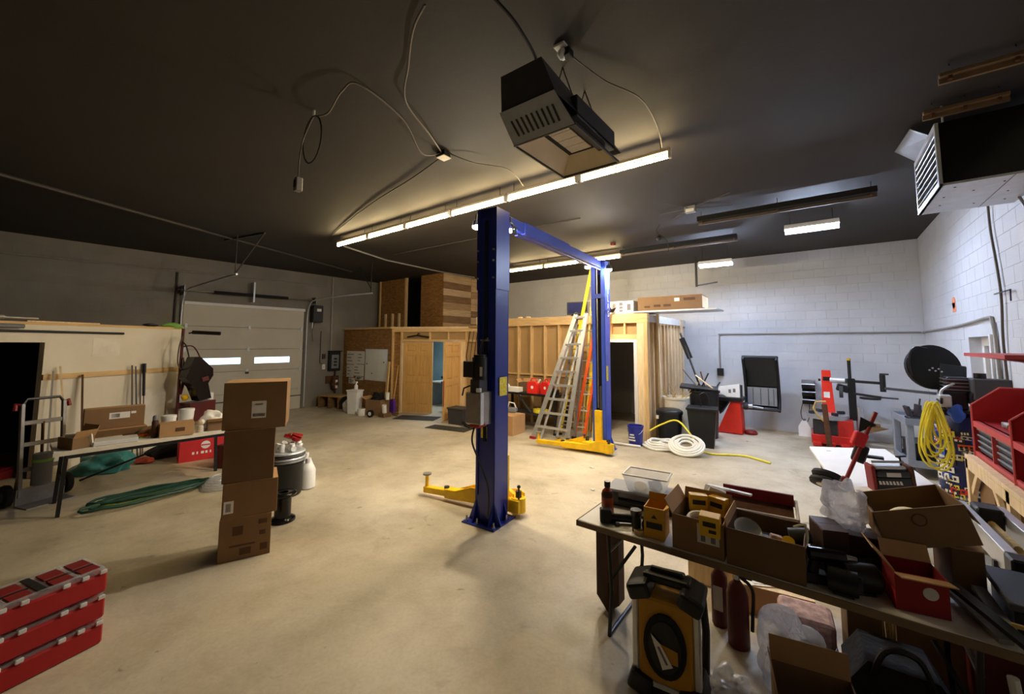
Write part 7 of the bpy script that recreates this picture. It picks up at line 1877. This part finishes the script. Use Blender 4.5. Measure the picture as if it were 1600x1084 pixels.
for k in range(64):
    a = math.radians(rnd.uniform(180, 305))
    z = 0.18 + 0.86 * ((k * 0.37) % 1.0)
    w_, h_ = rnd.uniform(0.07, 0.16), rnd.uniform(0.035, 0.075)
    c_, s_ = math.cos(a), math.sin(a)
    st = obj('sticker', B().box((0, 0, 0), (0.006, w_, h_), None), sm[k % len(sm)], cp, False, (0.2615 * c_, 0.2615 * s_, z), (rnd.uniform(-0.1, 0.1), 0, a))
    for q in range(3):
        obj('sticker_print', B().bx(0.003, 0.004, -w_ * 0.4 + q * w_ * 0.28, -w_ * 0.4 + q * w_ * 0.28 + w_ * 0.18, -h_ * 0.22, h_ * 0.22), 'ink' if sm[k % len(sm)] not in ('ink', 'ink_grey') else 'paper', st)
obj('platform', B().bx(-0.26, 0.34, -0.3, 0.3, 1.22, 1.25), 'black_plastic', cp)
obj('motor', B().cyl((0.12, -0.32, 1.40), (0.12, 0.05, 1.40), 0.12, n=20), 'black_plastic', cp, True)
obj('motor_box', B().bx(0.02, 0.34, -0.34, -0.1, 1.38, 1.62, 0.01), 'dark_grey', cp)
obj('pump', B().bx(-0.2, 0.0, -0.2, 0.12, 1.25, 1.46, 0.015), 'black_plastic', cp)
obj('pump_head', B().bx(-0.16, 0.04, -0.16, 0.06, 1.46, 1.62, 0.02), 'dark_steel', cp)
for k in range(4):
    obj('fin', B().bx(-0.18, 0.06, -0.18, 0.08, 1.47 + k * 0.04, 1.478 + k * 0.04), 'steel', cp)
obj('intake_filter', B().cyl((0.1, -0.22, 1.62), (0.1, -0.22, 1.68), 0.05, n=14), 'black_plastic', cp, True)
obj('copper_line', B().tube(spline([(-0.1, -0.18, 1.55), (-0.22, -0.22, 1.45), (-0.2, -0.26, 1.3), (-0.12, -0.26, 1.2)], 6), 0.014, 8), 'galvanised', cp, True)
obj('pressure_switch', B().bx(-0.25, -0.15, -0.32, -0.2, 1.28, 1.42, 0.01), 'galvanised', cp)
obj('label_plate', B().bx(0.06, 0.16, -0.345, -0.34, 1.30, 1.36), 'pink_insulation', cp)
gd = obj('belt_guard', B().lathe([(0.0, -0.03), (0.25, -0.03), (0.28, -0.02), (0.28, 0.03), (0.25, 0.04), (0.0, 0.04)], (0, 0, 0), 32, 'y', False, False), 'black_matte', cp, True, (-0.21, 0.2, 1.72), (-0.15, 0.15, 0.35))
obj('guard_slot', B().bx(0.05, 0.32, -0.035, 0.045, -0.2, 0.06, 0.01), 'black_plastic', gd)
for k in range(5):
    obj('guard_bolt', B().cyl((-0.05 + 0.03 * k, -0.04, -0.05 + 0.03 * (k % 2)), (-0.05 + 0.03 * k, -0.03, -0.05 + 0.03 * (k % 2)), 0.01, n=8), 'galvanised', gd)
obj('guard_arm', B().tube(spline([(-0.26, 0.12, 1.95), (-0.36, 0.1, 1.97), (-0.42, 0.08, 1.9), (-0.44, 0.08, 1.75), (-0.42, 0.08, 1.6)], 6), 0.014, 8), 'black_plastic', cp, True)
solo('blue_glove', B().blob((0, 0, 0.0), (0.07, 0.04, 0.08), 104, 0.4, 3), 'blue_bag', 'crumpled bright blue cloth hung at the top of the compressor tank', 'cloth', (1.17, 6.84, 1.22), smooth=True)
yc = thing('yellow_hose_coil', 'bundle of yellow air hose hung on the compressor', 'hose', (1.03, 6.80, 1.34))
for k in range(9):
    wd = (0.07, 0.13, 0.09, 0.16, 0.11, 0.15, 0.08, 0.17, 0.12)[k]
    ln = (0.40, 0.62, 0.50, 0.72, 0.56, 0.66, 0.45, 0.70, 0.60)[k]
    pts = []
    for a in range(21):
        t_ = a / 20.0 * 2 * PI
        s_ = 0.5 - 0.5 * math.cos(t_)
        pts.append((-0.02 + wd * math.sin(t_) * (0.35 + s_ * 0.9) * 0.8 - 0.01 * k, -0.035 * (k % 4) - 0.02, -ln * s_ * 1.05))
    obj('loop', B().tube(pts[:-1], 0.0105, 6, True), 'yellow_hose', yc, True)
obj('hook', B().tube([(0, 0.1, 0.02), (0, -0.12, 0.0), (0, -0.14, 0.06)], 0.012, 6), 'black_plastic', yc, True)
# wooden stand and red hutch
ws = thing('lumber_stand', 'pale lumber stand carrying the red tool hutch at the right wall', 'stand', (1.32, 5.4, 0))
obj('top_board', B().bx(-0.24, 0.24, -0.98, 0.75, 0.86, 0.90, 0.003), 'lumber_pale', ws)
obj('front_rail', B().bx(-0.24, -0.20, -0.98, 0.75, 0.77, 0.86), 'lumber_pale', ws)
for (sx, sy) in ((-0.22, 0.70), (0.18, 0.70), (-0.22, -0.45), (0.18, -0.45)):
    obj('leg', B().bx(sx - 0.02, sx + 0.03, sy - 0.04, sy + 0.04, 0, 0.86), 'lumber_pale', ws)
obj('brace', B().bar((-0.21, 0.66, 0.55), (-0.21, 0.42, 0.80), 0.06, 0.03, (1, 0, 0)), 'lumber_pale', ws)
obj('brace', B().bar((-0.21, -0.4, 0.40), (-0.21, 0.0, 0.80), 0.06, 0.03, (1, 0, 0)), 'lumber_pale', ws)
obj('low_shelf', B().bx(-0.22, 0.24, -0.5, 0.7, 0.18, 0.21), 'lumber_pale', ws)
wf = thing('wooden_frame_box', 'open pale wooden box on the low shelf of the lumber stand', 'box', (1.28, 5.25, 0.212))
obj('side', B().bx(-0.14, -0.12, -0.2, 0.2, 0, 0.26), 'lumber_pale', wf)
obj('side', B().bx(0.12, 0.14, -0.2, 0.2, 0, 0.26), 'lumber_pale', wf)
obj('end', B().bx(-0.14, 0.14, -0.2, -0.18, 0, 0.26).bx(-0.14, 0.14, 0.18, 0.2, 0, 0.26), 'lumber_pale', wf)
obj('panel', B().bx(-0.142, -0.14, -0.16, 0.16, 0.03, 0.22), 'cardboard_dark', wf)
carton('brown carton standing behind the lumber stand leg', (1.30, 5.85, 0.212), 0.05, 0.3, 0.36, 0.5, 'cardboard', False)
solo('blue_board', B().bx(-0.012, 0.012, -0.3, 0.3, 0, 0.55).bx(-0.016, -0.012, -0.25, 0.25, 0.05, 0.5), 'sticker_blue', 'dark blue panel leaning on the wall behind the lumber stand', 'panel', (1.53, 5.35, 0.212))
hu = thing('red_tool_hutch', 'red steel tool hutch with grey drawers on the lumber stand', 'tool hutch', (1.32, 5.4, 0.90))
HX0, HX1, HY0, HY1 = -0.17, 0.24, -0.95, 0.72
obj('bottom', B().bx(HX0, HX1, HY0, HY1, 0, 0.02), 'hutch_red', hu)
obj('back_panel', B().bx(HX1 - 0.015, HX1, HY0, HY1, 0.02, 0.68), 'red_dark', hu)
for yy in (HY1 - 0.015, -0.38, HY0):
    obj('side_panel', B().prism([(HX0, 0.02), (HX1, 0.02), (HX1, 0.68), (HX0 + 0.2, 0.68), (HX0, 0.50)], yy, yy + 0.015, 'xz'), 'hutch_red', hu)
    obj('side_trim', B().tube([(HX0, yy + 0.007, 0.0), (HX0, yy + 0.007, 0.50), (HX0 + 0.2, yy + 0.007, 0.68), (HX1, yy + 0.007, 0.68)], 0.011, 6), 'hutch_trim', hu)
obj('shelf', B().bx(HX0 + 0.04, HX1, HY0, HY1, 0.33, 0.345), 'hutch_red', hu)
obj('front_lip', B().bx(HX0, HX0 + 0.02, HY0, HY1, 0.02, 0.05), 'hutch_trim', hu)
obj('shelf_lip', B().bx(HX0, HX0 + 0.06, HY0, HY1 - 0.015, 0.29, 0.345), 'hutch_trim', hu)
obj('divider', B().bx(HX0, HX1, 0.14, 0.16, 0.05, 0.29), 'hutch_trim', hu)
for (y0, y1) in ((0.17, HY1 - 0.03), (-0.36, 0.13)):
    for k in range(4):
        dr2 = obj('drawer', B().bx(HX0 + 0.03, HX1 - 0.03, y0, y1, 0.055 + k * 0.058, 0.105 + k * 0.058, 0.004), 'dark_grey', hu)
        obj('pull', B().bx(HX0 + 0.015, HX0 + 0.03, y0 + 0.02, y1 - 0.02, 0.09 + k * 0.058, 0.105 + k * 0.058, 0.003), 'mid_grey', dr2)
lid = obj('raised_lid', B().bx(-0.30, 0.2, -0.95, 0.12, 1.00, 1.03), 'hutch_trim', hu)
obj('lid_stay', B().bar((0.2, -0.38, 0.68), (0.2, -0.38, 1.0), 0.03, 0.02).bar((0.2, 0.1, 0.68), (0.2, 0.1, 1.0), 0.03, 0.02), 'red_dark', hu)
obj('lid_flange', B().prism([(-0.30, 1.0), (0.1, 1.0), (0.1, 0.93)], -0.95, -0.45, 'xz'), 'red_dark', lid)
solo('red_socket_tray', B().box((0, 0, 0.03), (0.2, 0.24, 0.05), (0, 0.1, 0.2), 0.01).tube([(-0.08, -0.05, 0.06), (-0.06, -0.03, 0.11), (0.05, 0.08, 0.11), (0.06, 0.1, 0.06)], 0.01, 6), 'red_card', 'red socket tray with a handle on the shelf of the tool hutch', 'tray', (1.31, 5.18, 1.262))
solo('shelf_tools', B().cyl((0, -0.06, 0.03), (0, 0.06, 0.03), 0.03, n=12).bx(-0.02, 0.02, 0.08, 0.14, 0, 0.05, 0.006), 'aluminium_dull', 'grey tool end on the far part of the hutch shelf', 'tool', (1.28, 5.62, 1.247), smooth=True)
for k, (dx, dy, nm) in enumerate(((-3.05, 6.1, 'in front of the far lift arm'), (-4.3, 5.0, 'between the two lift posts'), (-2.6, 5.2, 'right of the lift beam line'))):
    solo('paper_scrap', B().blob((0, 0, 0.008), (0.035, 0.025, 0.01), 110 + k, 0.4, 2, -0.008), 'paper_grey', 'tiny pale scrap on the bare floor ' + nm, 'scrap', (dx, dy, 0))
